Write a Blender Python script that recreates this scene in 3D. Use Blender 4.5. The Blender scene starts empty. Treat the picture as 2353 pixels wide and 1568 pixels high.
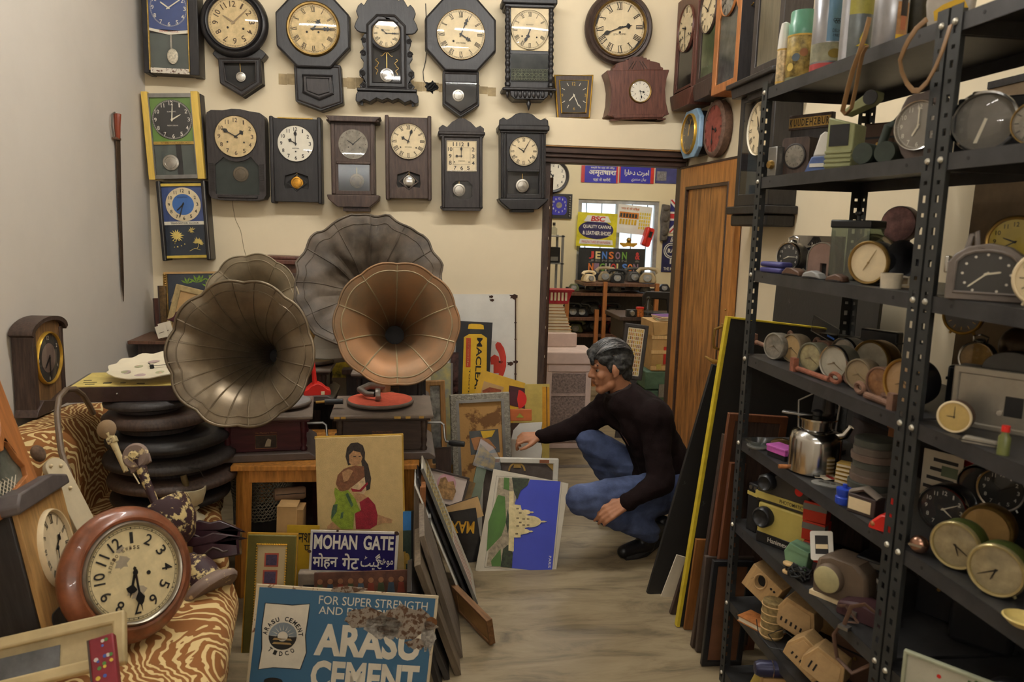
import bpy,math,random
from math import sin,cos,pi,radians,sqrt,atan2
from mathutils import Vector,Matrix,noise
from mathutils.geometry import tessellate_polygon
rnd=random.Random(7)
V=Vector
# ------------------------------------------------------------------ camera
SC=bpy.context.scene
COL=SC.collection
FPX,YAW,PIT,ROL=1768.7,0.1242,0.1491,0.0283      # focal length in pixels of the 2353x1568 frame
CAM=V((0,0,1.65))
_cy,_sy,_cp,_sp=cos(YAW),sin(YAW),cos(PIT),sin(PIT)
FW=V((_sy*_cp,_cy*_cp,-_sp));_rt=V((_cy,-_sy,0));_up=_rt.cross(FW)
RT=_rt*cos(ROL) + _up*sin(ROL);UP=_up*cos(ROL) - _rt*sin(ROL)
cd=bpy.data.cameras.new('camera');cam=bpy.data.objects.new('camera',cd);COL.objects.link(cam)
cd.sensor_width=36;cd.lens=FPX/2353*36;cd.clip_start=.05;cd.clip_end=60
cam.matrix_world=Matrix(((RT.x,UP.x,-FW.x,0),(RT.y,UP.y,-FW.y,0),(RT.z,UP.z,-FW.z,CAM.z),(0,0,0,1)))
SC.camera=cam
cd.dof.use_dof=True;cd.dof.focus_distance=4.0;cd.dof.aperture_fstop=4.5
# ------------------------------------------------------------------ world, exposure, lights
vs=SC.view_settings
vs.view_transform='Standard';vs.look='None';vs.gamma=1;vs.use_curve_mapping=False;vs.exposure=0.0
wd=bpy.data.worlds.new('sky');SC.world=wd;wd.use_nodes=True
bg=wd.node_tree.nodes['Background'];bg.inputs[0].default_value=(.80,.9,1,1);bg.inputs[1].default_value=2.2
def area(name,loc,rot,sx,sy,power,col=(1,1,1)):
    l=bpy.data.lights.new(name,'AREA');l.shape='RECTANGLE';l.size=sx;l.size_y=sy;l.energy=power;l.color=col
    o=bpy.data.objects.new(name,l);COL.objects.link(o);o.location=loc;o.rotation_euler=rot;return o
# the room is lit by its fluorescent tubes (emissive meshes built below): place, turn, strength
TUBES=[((.80,3.15,3.33),0,1.2,215),((-.60,3.0,3.33),0,1.2,190),((.2,.5,3.33),0,1.2,60),((1.9,6.9,2.99),0,1.2,230)]
WTUBES=[(-.78,-2.13,2.42),(.72,-2.13,2.42)];WSTR=92      # tubes on the wall behind the camera
area('window_daylight',(2.08,8.98,1.55),(radians(90),0,0),.8,.8,6,(.85,.93,1))
# ------------------------------------------------------------------ pixel -> place helpers
def ray(px,py):return FW + RT*((px-1176.5)/FPX) - UP*((py-784)/FPX)
def onP(px,py,o,n):
    d=ray(px,py);return CAM + d*((o-CAM).dot(n)/d.dot(n))
def onX(px,py,v):return onP(px,py,V((v,0,0)),V((1,0,0)))
def onY(px,py,v):return onP(px,py,V((0,v,0)),V((0,1,0)))
def onZ(px,py,v):return onP(px,py,V((0,0,v)),V((0,0,1)))
def mpp(p):return (p-CAM).dot(FW)/FPX          # metres per photo pixel at a point
def pix(p):
    d=p-CAM;w=d.dot(FW);return (1176.5+FPX*d.dot(RT)/w,784-FPX*d.dot(UP)/w)
# ------------------------------------------------------------------ materials
def lin(c):
    return tuple(((v/255)/12.92 if v/255 <= .04045 else ((v/255+.055)/1.055)**2.4) for v in c)+(1,)
MATS={}
def mat(name,col,rough=.6,metal=0,var=.18,scale=9,kind='noise',col2=None,bump=.0,spec=.4,coat=0,fine=60,thr=None):
    """procedural material. noise: blotchy colour; wood: grain along local z; worn: second colour showing through in patches"""
    if name in MATS:return MATS[name]
    m=bpy.data.materials.new(name);m.use_nodes=True;nt=m.node_tree;n=nt.nodes;l=nt.links
    b=n['Principled BSDF'];b.inputs['Roughness'].default_value=rough;b.inputs['Metallic'].default_value=metal
    b.inputs['Specular IOR Level'].default_value=spec;b.inputs['Coat Weight'].default_value=coat
    tc=n.new('ShaderNodeTexCoord');mp=n.new('ShaderNodeMapping');l.new(tc.outputs['Object'],mp.inputs[0])
    nz=n.new('ShaderNodeTexNoise');nz.inputs['Detail'].default_value=6;nz.inputs['Scale'].default_value=scale;nz.inputs['Roughness'].default_value=.65
    if kind == 'wood':mp.inputs['Scale'].default_value=(6,6,.7)
    if kind == 'woodx':mp.inputs['Scale'].default_value=(.7,6,6)
    if kind == 'woody':mp.inputs['Scale'].default_value=(6,.7,6)
    l.new(mp.outputs[0],nz.inputs['Vector'])
    cr=n.new('ShaderNodeValToRGB');e=cr.color_ramp
    a=lin(col);lo=tuple(x*(1-var*1.6) for x in a[:3])+(1,);hi=tuple(min(1,x*(1+var)) for x in a[:3])+(1,)
    if kind == 'worn':
        t=thr or .6
        e.elements[0].position=t-.02;e.elements[0].color=a;e.elements[1].position=t+.02;e.elements[1].color=lin(col2)
    else:
        e.elements[0].position=.33;e.elements[0].color=lo;e.elements[1].position=.68;e.elements[1].color=lin(col2) if col2 else hi
    l.new(nz.outputs['Fac'],cr.inputs[0]);l.new(cr.outputs[0],b.inputs['Base Color'])
    if bump:
        n2=n.new('ShaderNodeTexNoise');n2.inputs['Scale'].default_value=fine;n2.inputs['Detail'].default_value=4;l.new(mp.outputs[0],n2.inputs['Vector'])
        bp=n.new('ShaderNodeBump');bp.inputs['Strength'].default_value=bump;bp.inputs['Distance'].default_value=.004
        l.new(n2.outputs['Fac'],bp.inputs['Height']);l.new(bp.outputs[0],b.inputs['Normal'])
    MATS[name]=m;return m
def emis(name,col,s):
    m=bpy.data.materials.new(name);m.use_nodes=True;n=m.node_tree.nodes;n.clear()
    e=n.new('ShaderNodeEmission');e.inputs[0].default_value=lin(col);e.inputs[1].default_value=s
    o=n.new('ShaderNodeOutputMaterial');m.node_tree.links.new(e.outputs[0],o.inputs[0]);MATS[name]=m;return m
def glassmat(name,tint=(255,255,255),refl=.9,rough=.03,ior=1.45):
    m=bpy.data.materials.new(name);m.use_nodes=True;n=m.node_tree.nodes;l=m.node_tree.links;n.clear()
    t=n.new('ShaderNodeBsdfTransparent');t.inputs[0].default_value=lin(tint)
    g=n.new('ShaderNodeBsdfGlossy');g.inputs['Roughness'].default_value=rough;g.inputs[0].default_value=(refl,refl,refl,1)
    w=n.new('ShaderNodeLayerWeight');w.inputs[0].default_value=.5
    pw=n.new('ShaderNodeMath');pw.operation='POWER';pw.inputs[1].default_value=4;l.new(w.outputs['Facing'],pw.inputs[0])
    f=n.new('ShaderNodeMath');f.operation='MULTIPLY_ADD';f.inputs[1].default_value=.55;f.inputs[2].default_value=((ior-1)/(ior+1))**2*1.3;l.new(pw.outputs[0],f.inputs[0])
    x=n.new('ShaderNodeMixShader');o=n.new('ShaderNodeOutputMaterial')
    l.new(f.outputs[0],x.inputs[0]);l.new(t.outputs[0],x.inputs[1]);l.new(g.outputs[0],x.inputs[2]);l.new(x.outputs[0],o.inputs[0]);MATS[name]=m;return m
GLASS=glassmat('clock_glass');GLASSD=glassmat('dusty_glass',(196,200,200),.9,.12);PLASTIC=glassmat('clear_plastic',(225,228,228),.8,.2,1.5)
K=dict(
 black=mat('black_stained_wood',(52,46,44),.5,kind='wood',scale=14,var=.3,bump=.15),
 ebony=mat('ebonised_wood',(40,37,37),.42,kind='wood',scale=14,var=.3,bump=.12),
 dbrown=mat('dark_brown_wood',(72,56,48),.5,kind='wood',scale=14,var=.3,bump=.15),
 brown=mat('brown_wood',(104,72,54),.45,kind='wood',scale=12,var=.3,bump=.12),
 mahog=mat('mahogany_wood',(98,60,48),.4,kind='wood',scale=12,var=.3,bump=.1),
 redwood=mat('reddish_round_case_wood',(132,78,52),.3,kind='noise',scale=16,var=.25,bump=.05,coat=.3),
 tan=mat('tan_wood',(178,138,84),.5,kind='wood',scale=10,var=.22,bump=.08),
 teak=mat('teak_veneer',(176,112,54),.4,kind='wood',scale=5,var=.4,col2=(200,138,72),bump=.05),
 orange=mat('orange_wood',(176,112,62),.45,kind='wood',scale=8,var=.2),
 stool=mat('stool_pine',(196,132,60),.5,kind='wood',scale=10,var=.25,bump=.08),
 cream=mat('cream_dial',(228,208,168),.7,var=.08,scale=14),white=mat('white_dial',(232,224,204),.7,var=.05,scale=14),
 aged=mat('aged_dial',(214,188,138),.7,var=.14,scale=22),dust=mat('dusty_grey_dial',(140,132,118),.8,var=.3,scale=26),
 dgrey=mat('dark_grey_dial',(58,56,54),.6,var=.15),gold=mat('gold_gilt',(214,168,66),.34,.6,var=.15),goldp=mat('gold_paint',(196,158,74),.45,.3,var=.2,scale=30),
 brass=mat('brass',(176,142,78),.35,.9,var=.2),chrome=mat('chrome',(200,198,194),.16,1,var=.06),steel=mat('dull_steel',(150,148,144),.38,.9,var=.15),
 silver=mat('silvered_pendulum',(186,180,168),.3,.75,var=.2,scale=20),bronze=mat('tarnished_brass',(140,112,62),.45,.7,var=.3,scale=20),
 ink=mat('black_ink',(38,34,32),.7,var=.05),inkb=mat('brown_ink',(84,66,48),.75,var=.1),inkw=mat('white_ink',(224,218,204),.7,var=.05),
 hand=mat('clock_hand_black',(26,25,26),.45,.2,var=.05),handw=mat('clock_hand_ivory',(228,220,196),.5,var=.05),
 inner=mat('dark_case_interior',(46,44,42),.8,var=.25),innerg=mat('green_grey_interior',(84,90,84),.7,var=.15),
 green=mat('green_dial_panel',(106,140,66),.5,var=.08),blue=mat('blue_dial_panel',(62,80,132),.5,var=.12),dblue=mat('bright_blue_dial',(58,108,178),.4,var=.15),
 yellow=mat('yellow_wood_strip',(226,190,90),.45,kind='wood',var=.1),pale=mat('pale_pine',(216,180,128),.6,kind='wood',scale=8,var=.15),
 red=mat('red_plastic',(208,44,36),.35,var=.05),dred=mat('maroon_wood',(72,30,36),.35,kind='woodx',scale=8,var=.25),redfelt=mat('red_felt',(206,92,68),.95,var=.1,scale=40,bump=.2,fine=200),
 wplast=mat('white_plastic',(222,218,208),.4,var=.05),bplast=mat('black_plastic',(34,34,36),.35,var=.15),gplast=mat('grey_plastic',(120,118,112),.5,var=.1),
 rust=mat('rusty_iron',(128,96,78),.8,.2,var=.25,scale=30,bump=.4),card=mat('cardboard',(186,150,100),.85,var=.1),paper=mat('paper',(224,212,188),.9,var=.06),
 leather=mat('brown_leather',(92,66,50),.55,var=.2,bump=.3),strap=mat('tan_strap',(140,106,68),.6,var=.15),cable=mat('black_cable',(26,26,26),.5,var=.05),
 frame=mat('dark_frame',(64,50,42),.5,kind='wood',var=.25),fgold=mat('ornate_gilt',(168,132,72),.4,.6,var=.3,scale=60,bump=1.0,fine=120),fsilver=mat('ornate_silver_frame',(162,156,142),.38,.6,var=.3,scale=60,bump=1.0,fine=120),
 enamelw=mat('white_enamel',(226,222,212),.35,var=.06,scale=5),tin=mat('tin_can',(170,165,158),.3,.8,var=.1),
)
# ------------------------------------------------------------------ mesh builder
def circ(cx,cz,r,n=40,rz=None,a0=0):return [(cx+r*cos(a0+2*pi*i/n),cz+(rz or r)*sin(a0+2*pi*i/n)) for i in range(n)]
def rect(x0,z0,x1,z1):return [(x0,z0),(x1,z0),(x1,z1),(x0,z1)]
def rrect(x0,z0,x1,z1,r,n=5):
    o=[]
    for (cx,cz,a) in ((x1-r,z0+r,-pi/2),(x1-r,z1-r,0),(x0+r,z1-r,pi/2),(x0+r,z0+r,pi)):
        for i in range(n+1):o.append((cx+r*cos(a+pi/2*i/n),cz+r*sin(a+pi/2*i/n)))
    return o
def mir(right):                       # right-hand outline, bottom to top -> closed symmetric polygon
    return list(right)+[(-x,z) for x,z in reversed(right) if abs(x) > 1e-9]
class B:
    def __init__(s,k=1.0):s.k=k;s.v=[];s.f=[];s.m=Matrix()
    def add(s,vs,fs):
        o=len(s.v);s.v += [s.m @ V(v) for v in vs];s.f += [tuple(i+o for i in f) for f in fs];return s
    def at(s,m):s.m=m;return s
    def box(s,x0,x1,y0,y1,z0,z1):
        return s.add([(x0,y0,z0),(x1,y0,z0),(x1,y1,z0),(x0,y1,z0),(x0,y0,z1),(x1,y0,z1),(x1,y1,z1),(x0,y1,z1)],
                     [(0,3,2,1),(4,5,6,7),(0,1,5,4),(1,2,6,5),(2,3,7,6),(3,0,4,7)])
    def prism(s,pts,y0,y1,holes=(),pts2=None):
        """polygon in x-z, from y0 (front) to y1 (back)"""
        loops=[list(pts)]+[list(h) for h in holes];fl=[p for q in loops for p in q];n=len(fl)
        area=sum(a[0]*b[1]-b[0]*a[1] for a,b in zip(loops[0],loops[0][1:]+loops[0][:1]))
        tri=tessellate_polygon([[V((a,b,0)) for a,b in q] for q in loops]) if (holes or len(pts) > 4) else [(0,1,2),(0,2,3)][:len(pts)-2]
        tri=[tuple(t) for t in tri];fl2=list(pts2) if pts2 else fl
        def ori(t):
            (x0,z0),(x1,z1),(x2,z2)=(fl[i] for i in t)
            return t if (x1-x0)*(z2-z0)-(x2-x0)*(z1-z0) > 0 else (t[0],t[2],t[1])
        tri=[ori(t) for t in tri]
        f=list(tri)+[tuple(i+n for i in reversed(t)) for t in tri];o=0
        for qi,q in enumerate(loops):
            m=len(q);ar=sum(a[0]*b[1]-b[0]*a[1] for a,b in zip(q,q[1:]+q[:1]));fw=(ar > 0) == (qi == 0)
            for i in range(m):
                a,b=o+i,o+(i+1) % m
                f.append((a,a+n,b+n,b) if fw else (a,b,b+n,a+n))
            o += m
        return s.add([(a,y0,b) for a,b in fl]+[(a,y1,b) for a,b in fl2],f)
    def lathe(s,prof,n=28,c=(0,0,0),ax='z',sq=(1,1),cap=True):
        """(r, h) rings about an axis; ax y: h runs along +y"""
        vs=[];fs=[]
        for r,h in prof:
            for i in range(n):
                a=2*pi*i/n;x,y=r*cos(a)*sq[0],r*sin(a)*sq[1]
                vs.append((c[0]+x,c[1]+y,c[2]+h) if ax == 'z' else (c[0]+x,c[1]+h,c[2]-y) if ax == 'y' else (c[0]+h,c[1]+x,c[2]+y))
        for j in range(len(prof)-1):
            for i in range(n):
                a,b=j*n+i,j*n+(i+1) % n;fs.append((a,b,b+n,a+n))
        if cap:
            if prof[0][0] > 1e-9:fs.append(tuple(reversed(range(n))))
            if prof[-1][0] > 1e-9:fs.append(tuple(range((len(prof)-1)*n,len(prof)*n)))
        return s.add(vs,fs)
    def cyl(s,p0,p1,r0,r1=None,n=12):return s.tube([p0,p1],[r0,r0 if r1 is None else r1],n)
    def tube(s,pts,r,n=8,closed=False,flat=None):
        P=[V(p) for p in pts];m=len(P);vs=[];fs=[];up=None
        R=r if isinstance(r,(list,tuple)) else [r]*m
        for i,p in enumerate(P):
            t=(P[(i+1) % m]-P[i-1]) if (closed or 0 < i < m-1) else (P[1]-P[0] if i == 0 else P[-1]-P[-2])
            if t.length < 1e-9:t=V((0,0,1))
            t.normalize()
            if up is None:
                up=V((0,0,1)) if abs(t.z) < .9 else V((1,0,0))
            x=up.cross(t);x=x.normalized() if x.length > 1e-6 else V((1,0,0));y=t.cross(x);up=y
            for j in range(n):
                a=2*pi*j/n;vs.append(p+x*(R[i]*cos(a)*(flat or 1))+y*(R[i]*sin(a)))
        for i in range(m if closed else m-1):
            for j in range(n):
                a,b=i*n+j,i*n+(j+1) % n;c,d=((i+1) % m)*n+j,((i+1) % m)*n+(j+1) % n
                fs.append((a,b,d,c))
        if not closed:fs += [tuple(reversed(range(n))),tuple(range((m-1)*n,m*n))]
        return s.add(vs,fs)
    def sph(s,c,r,n=16,m=10):
        r=r if isinstance(r,(list,tuple)) else (r,r,r)
        vs=[];fs=[]
        for j in range(m+1):
            t=pi*j/m
            for i in range(n):
                a=2*pi*i/n;vs.append((c[0]+r[0]*sin(t)*cos(a),c[1]+r[1]*sin(t)*sin(a),c[2]-r[2]*cos(t)))
        for j in range(m):
            for i in range(n):
                a,b=j*n+i,j*n+(i+1) % n;fs.append((a,b,b+n,a+n))
        return s.add(vs,fs)
    def tor(s,c,R,r,n=36,m=8,ax='y',Rz=None):
        pts=[((c[0]+R*cos(2*pi*i/n),c[1],c[2]+(Rz or R)*sin(2*pi*i/n)) if ax == 'y' else (c[0]+R*cos(2*pi*i/n),c[1]+(Rz or R)*sin(2*pi*i/n),c[2])) for i in range(n)]
        return s.tube(pts,r,m,True)
    def sheet(s,pts,y=0):return s.add([(a,y,b) for a,b in pts],[tuple(range(len(pts)))])
    def obj(s,name,m,parent=None,smooth=35,bevel=0,mod=None):
        me=bpy.data.meshes.new(name);k=s.k
        me.from_pydata([(v[0]*k,v[1]*k,v[2]*k) for v in s.v],[],s.f)
        if smooth and len(me.polygons):
            me.polygons.foreach_set('use_smooth',[True]*len(me.polygons));me.set_sharp_from_angle(angle=radians(smooth))
        ms=m if isinstance(m,(list,tuple)) else [m]
        for q in ms:me.materials.append(K[q] if isinstance(q,str) else q)
        o=bpy.data.objects.new(name,me);COL.objects.link(o)
        if parent is not None:o.parent=parent.root if isinstance(parent,T) else parent
        if bevel:
            b=o.modifiers.new('bevel','BEVEL');b.width=bevel*k;b.segments=2;b.limit_method='ANGLE';b.angle_limit=radians(40)
        return o
def tag(o,label=None,cat=None,group=None,kind=None):
    if label:o['label']=label
    if cat:o['category']=cat
    if group:o['group']=group
    if kind:o['kind']=kind
    return o
class T:
    """a thing: an Empty with parts; k = size in metres of one building unit"""
    def __init__(s,name,label,cat,M=None,k=1.0,group=None):
        s.root=bpy.data.objects.new(name,None);COL.objects.link(s.root);s.root.empty_display_size=.05
        if M is not None:s.root.matrix_world=M
        s.k=k;tag(s.root,label,cat,group)
    def b(s):return B(s.k)
def frame(o,u,v):
    """matrix with local x = u, local z = v, front = -y towards u x v"""
    u=u.normalized();n=u.cross(v).normalized();v=n.cross(u);w=-n
    return Matrix(((u.x,w.x,v.x,o.x),(u.y,w.y,v.y,o.y),(u.z,w.z,v.z,o.z),(0,0,0,1)))
def flatM(cx,cy,P0,N,up=(0,-1)):
    """frame on a plane at a photo pixel whose up axis shows along `up` in the photo; returns matrix, metres per pixel"""
    o=onP(cx,cy,P0,N);l=sqrt(up[0]**2+up[1]**2);q=onP(cx+up[0]/l*20,cy+up[1]/l*20,P0,N)
    v=(q-o);nn=N if N.dot(CAM-o) > 0 else -N;u=v.cross(nn)
    return frame(o,u,v),v.length/20
def onwall(name,label,cat,cx,cy,Y,up=(-2.2,-100),group=None):
    M,k=flatM(cx,cy,V((0,Y,0)),V((0,-1,0)),up);return T(name,label,cat,M,k,group)
def sit(name,label,cat,p,rz=0,k=None,group=None,tilt=None):
    """thing standing at point p, turned by rz (front = -y)"""
    M=Matrix.Translation(p) @ Matrix.Rotation(rz,4,'Z')
    if tilt is not None:M=M @ tilt
    return T(name,label,cat,M,mpp(p) if k is None else k,group)
def struct(o):o['kind']='structure';return o
# ------------------------------------------------------------------ lettering
_TX={}
def txt(s,bold=0.0,space=1.0):
    key=(s,bold,space)
    if key not in _TX:
        c=bpy.data.curves.new('t','FONT');c.body=s;c.size=1;c.offset=bold;c.space_character=space;c.resolution_u=3;c.align_x='LEFT'
        o=bpy.data.objects.new('t',c);COL.objects.link(o)
        dg=bpy.context.evaluated_depsgraph_get();dg.update();me=bpy.data.meshes.new_from_object(o.evaluated_get(dg))
        vs=[(v.co.x,v.co.y) for v in me.vertices];fs=[tuple(p.vertices) for p in me.polygons]
        bpy.data.objects.remove(o);bpy.data.curves.remove(c);bpy.data.meshes.remove(me)
        if vs:
            x0=min(v[0] for v in vs);x1=max(v[0] for v in vs);y0=min(v[1] for v in vs);y1=max(v[1] for v in vs)
        else:x0=x1=y0=y1=0
        _TX[key]=(vs,fs,x0,x1,y0,y1)
    return _TX[key]
def letter(b,s,x0,x1,z0,z1,y=-.5,bold=0.0,rot=0,slant=0,space=1.0,c=None):
    """fit lettering s into the box x0..x1, z0..z1 (local x-z) at depth y"""
    vs,fs,a0,a1,b0,b1=txt(s,bold,space)
    if not vs:return b
    sx=(x1-x0)/max(a1-a0,1e-6);sz=(z1-z0)/max(b1-b0,1e-6);out=[]
    cx,cz=(x0+x1)/2,(z0+z1)/2
    for (p,q) in vs:
        x=x0+(p-a0)*sx;z=z0+(q-b0)*sz;x += slant*(z-z0)
        if rot:
            dx,dz=x-cx,z-cz;x,z=cx+dx*cos(rot)-dz*sin(rot),cz+dx*sin(rot)+dz*cos(rot)
        out.append((x,y,z))
    return b.add(out,fs)
ROMAN=['XII','I','II','III','IIII','V','VI','VII','VIII','IX','X','XI']
def romanglyph(b,s,cx,cz,w,h,y,rot,track=None):
    """a Roman numeral drawn from strokes, feet towards the dial centre"""
    wd={'I':.34,'V':.8,'X':.8};tot=sum(wd[c] for c in s);sc=min(w/tot,h*.62);x=-tot*sc/2
    def st(x0,z0,x1,z1,t):
        q=[(x0-t/2,z0),(x0+t/2,z0),(x1+t/2,z1),(x1-t/2,z1)]
        b.add([(cx+a*cos(rot)-c*sin(rot),y,cz+a*sin(rot)+c*cos(rot)) for a,c in q],[(0,1,2,3)])
    for c in s:
        ww=wd[c]*sc;th=.19*sc
        if c == 'I':st(x+ww/2,-h/2,x+ww/2,h/2,th)
        elif c == 'V':st(x+ww*.14,h/2,x+ww/2,-h/2,th);st(x+ww*.86,h/2,x+ww/2,-h/2,th*.4)
        else:st(x+ww*.14,h/2,x+ww*.86,-h/2,th);st(x+ww*.86,h/2,x+ww*.14,-h/2,th*.4)
        x += ww
    st(-tot*sc/2,h/2-.015*h,tot*sc/2,h/2-.015*h,.0001)
    for zz in (h/2,-h/2):
        q=[(-tot*sc/2+.06*sc,zz-.03*h),(tot*sc/2-.06*sc,zz-.03*h),(tot*sc/2-.06*sc,zz+.03*h),(-tot*sc/2+.06*sc,zz+.03*h)]
        b.add([(cx+a*cos(rot)-c2*sin(rot),y,cz+a*sin(rot)+c2*cos(rot)) for a,c2 in q],[(0,1,2,3)])
def handpoly(kind,L,w):
    if kind == 'spade':return mir([(0,-L*.16),(w*.5,-L*.12),(w*.35,0),(w*.3,L*.5),(w*1.5,L*.66),(w*.9,L*.78),(w*.2,L*.84),(0,L)])
    if kind == 'baton':return mir([(0,-L*.15),(w*.5,-L*.15),(w*.5,L*.9),(0,L)])
    if kind == 'maltese':return mir([(0,-L*.14),(w*.5,-L*.12),(w*.3,0),(w*.4,L*.52),(w*1.2,L*.58),(w*.5,L*.68),(w*1.3,L*.74),(w*.3,L*.84),(0,L)])
    return mir([(0,-L*.14),(w*.7,-L*.06),(w*.45,L*.1),(w*.4,L*.6),(w*.2,L*.92),(0,L)])
def dial(t,x,z,r,y=0,face='cream',ink='ink',style='roman',time=(10,10),hands='leaf',hm='hand',bezel=None,bw=.06,bd=.06,glass=None,rot=0,ring=True,nh=.2,nr=.8,holes=(),
         brand=None,disc=True,sx=1.0,skip=(),parent=None,numw=.3,bold=.012,thick=1.0,centre=None):
    """dial disc with printed track and numerals, two hands, bezel and glass. units = thing's units; rot = image rotation of XII"""
    rt=parent if parent is not None else t.root;k=t.k
    def E(px,pz):return (x+px*sx,z+pz)
    if disc:d=B(k).prism([E(*p) for p in circ(0,0,r,48)],y,y+r*.06).obj('dial',face,rt)
    else:d=rt
    if centre:B(k).prism([E(*p) for p in circ(0,0,r*centre[0],40)],y-r*.008,y).obj('dial_centre',centre[1],d)
    b=B(k);yy=y-r*.012;ad=(lambda px,pz:E(px*cos(rot)-pz*sin(rot),px*sin(rot)+pz*cos(rot)))
    if ring:
        for rr in (.97,.93):
            n=48;o=circ(0,0,r*rr,n);i=circ(0,0,r*(rr-.008),n)
            b.add([(E(*p)[0],yy,E(*p)[1]) for p in o+i],[(q,(q+1) % n,n+(q+1) % n,n+q) for q in range(n)])
        for i in range(60):
            a=pi/2-2*pi*i/60+rot;w=.012 if i % 5 == 0 else .005
            c0,s0=cos(a),sin(a);q=[(r*.93*c0-w*r*s0,r*.93*s0+w*r*c0),(r*.93*c0+w*r*s0,r*.93*s0-w*r*c0),(r*.965*c0+w*r*s0,r*.965*s0-w*r*c0),(r*.965*c0-w*r*s0,r*.965*s0+w*r*c0)]
            b.add([(E(*p)[0],yy,E(*p)[1]) for p in q],[(0,1,2,3)])
    for i in range(12):
        if i in skip:continue
        a=pi/2-2*pi*i/12+rot;cx,cz=r*nr*cos(a),r*nr*sin(a);X,Z=E(cx,cz)
        if style == 'roman':romanglyph(b,ROMAN[i],X,Z,r*numw*sx,r*nh,yy,a-pi/2)
        elif style in ('arabic','round'):
            s=str(i or 12);w=r*nh*(.62 if len(s) == 1 else 1.02)*sx
            if s in ('1',):w *= .5
            if s == '11':w *= .8
            letter(b,s,X-w/2,X+w/2,Z-r*nh/2,Z+r*nh/2,yy,bold,rot=(a-pi/2) if style == 'round' else rot)
        elif style == 'bar':
            q=[(-.02,-.5),(.02,-.5),(.02,.5),(-.02,.5)]
            b.add([(E(cx+(p*cos(a-pi/2)*r-s2*nh*r*sin(a-pi/2)),0)[0],yy,E(0,cz+(p*sin(a-pi/2)*r+s2*nh*r*cos(a-pi/2)))[1]) for p,s2 in q],[(0,1,2,3)])
    if brand:letter(b,brand[0],x-brand[1]*r*sx,x+brand[1]*r*sx,z+r*(brand[2]-.035),z+r*(brand[2]+.035),yy)
    if b.v:b.obj('numerals',ink,d,0)
    for hx,hz in holes:B(k).prism([E(p*1,q) for p,q in circ(hx*r,hz*r,r*.045,12)],yy-.01*r,yy).obj('winding_hole','ink',d)
    if time:
        h,m=time;am=-2*pi*m/60+rot;ah=-2*pi*((h % 12)+m/60)/12+rot
        for nm,a,L,w,yo in (('hour_hand',ah,r*.52,r*.075*thick,.03),('minute_hand',am,r*.82,r*.06*thick,.05)):
            pts=[E(p*cos(a)-q*sin(a),p*sin(a)+q*cos(a)) for p,q in handpoly(hands,L,w)]
            B(k).prism(pts,y-r*(yo+.012),y-r*yo).obj(nm,hm,d)
        B(k).lathe([(r*.055,0),(r*.05,r*.03),(0,r*.04)],12,(x,y-r*.065,z),'y').obj('hand_boss',hm,d)
    if bezel:
        bb=B(k);n=48;prof=[(1.0,.0),(1.02,-bd),(1.0+bw*.6,-bd*1.1),(1.0+bw,-bd*.3),(1.0+bw,.06)];vs=[];fs=[]
        for (rr,h) in prof:vs += [(E(*p)[0],y+h*r,E(*p)[1]) for p in circ(0,0,r*rr,n)]
        for j in range(len(prof)-1):
            for i in range(n):fs.append((j*n+i,(j+1)*n+i,(j+1)*n+(i+1) % n,j*n+(i+1) % n))
        bb.add(vs,fs).obj('bezel',bezel,rt,50)
    if glass:
        g=B(k);n=40;prof=[(0,-.13*glass-.07),(.4,-.11*glass-.07),(.75,-.06*glass-.07),(1.0,-.07)];vs=[];fs=[]
        vs=[(x,y+prof[0][1]*r,z)]
        for (rr,h) in prof[1:]:vs += [(E(*p)[0],y+h*r,E(*p)[1]) for p in circ(0,0,r*rr,n)]
        for i in range(n):fs.append((0,1+i,1+(i+1) % n))
        for j in range(len(prof)-2):
            for i in range(n):fs.append((1+j*n+i,1+(j+1)*n+i,1+(j+1)*n+(i+1) % n,1+j*n+(i+1) % n))
        g.add(vs,[tuple(reversed(f)) for f in fs]).obj('glass',GLASS,rt,80)
    return d
def pendulum(t,x,z,r,ztop,y,m='silver',rod='brass'):
    o=t.b().lathe([(0,-r*.12),(r*.6,-r*.1),(r*.95,-r*.02),(r,r*.05),(r*.9,r*.12),(0,r*.14)],28,(x,y,z),'y').obj('pendulum_bob',m,t)
    B(t.k).lathe([(r*.66,0),(r*.7,-r*.03),(r*.74,0)],28,(x,y-r*.1,z),'y',cap=False).obj('bob_ring',m,o)
    if ztop > z+r:t.b().box(x-r*.05,x+r*.05,y,y+r*.06,z+r*.9,ztop).obj('pendulum_rod',rod,t)
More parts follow.
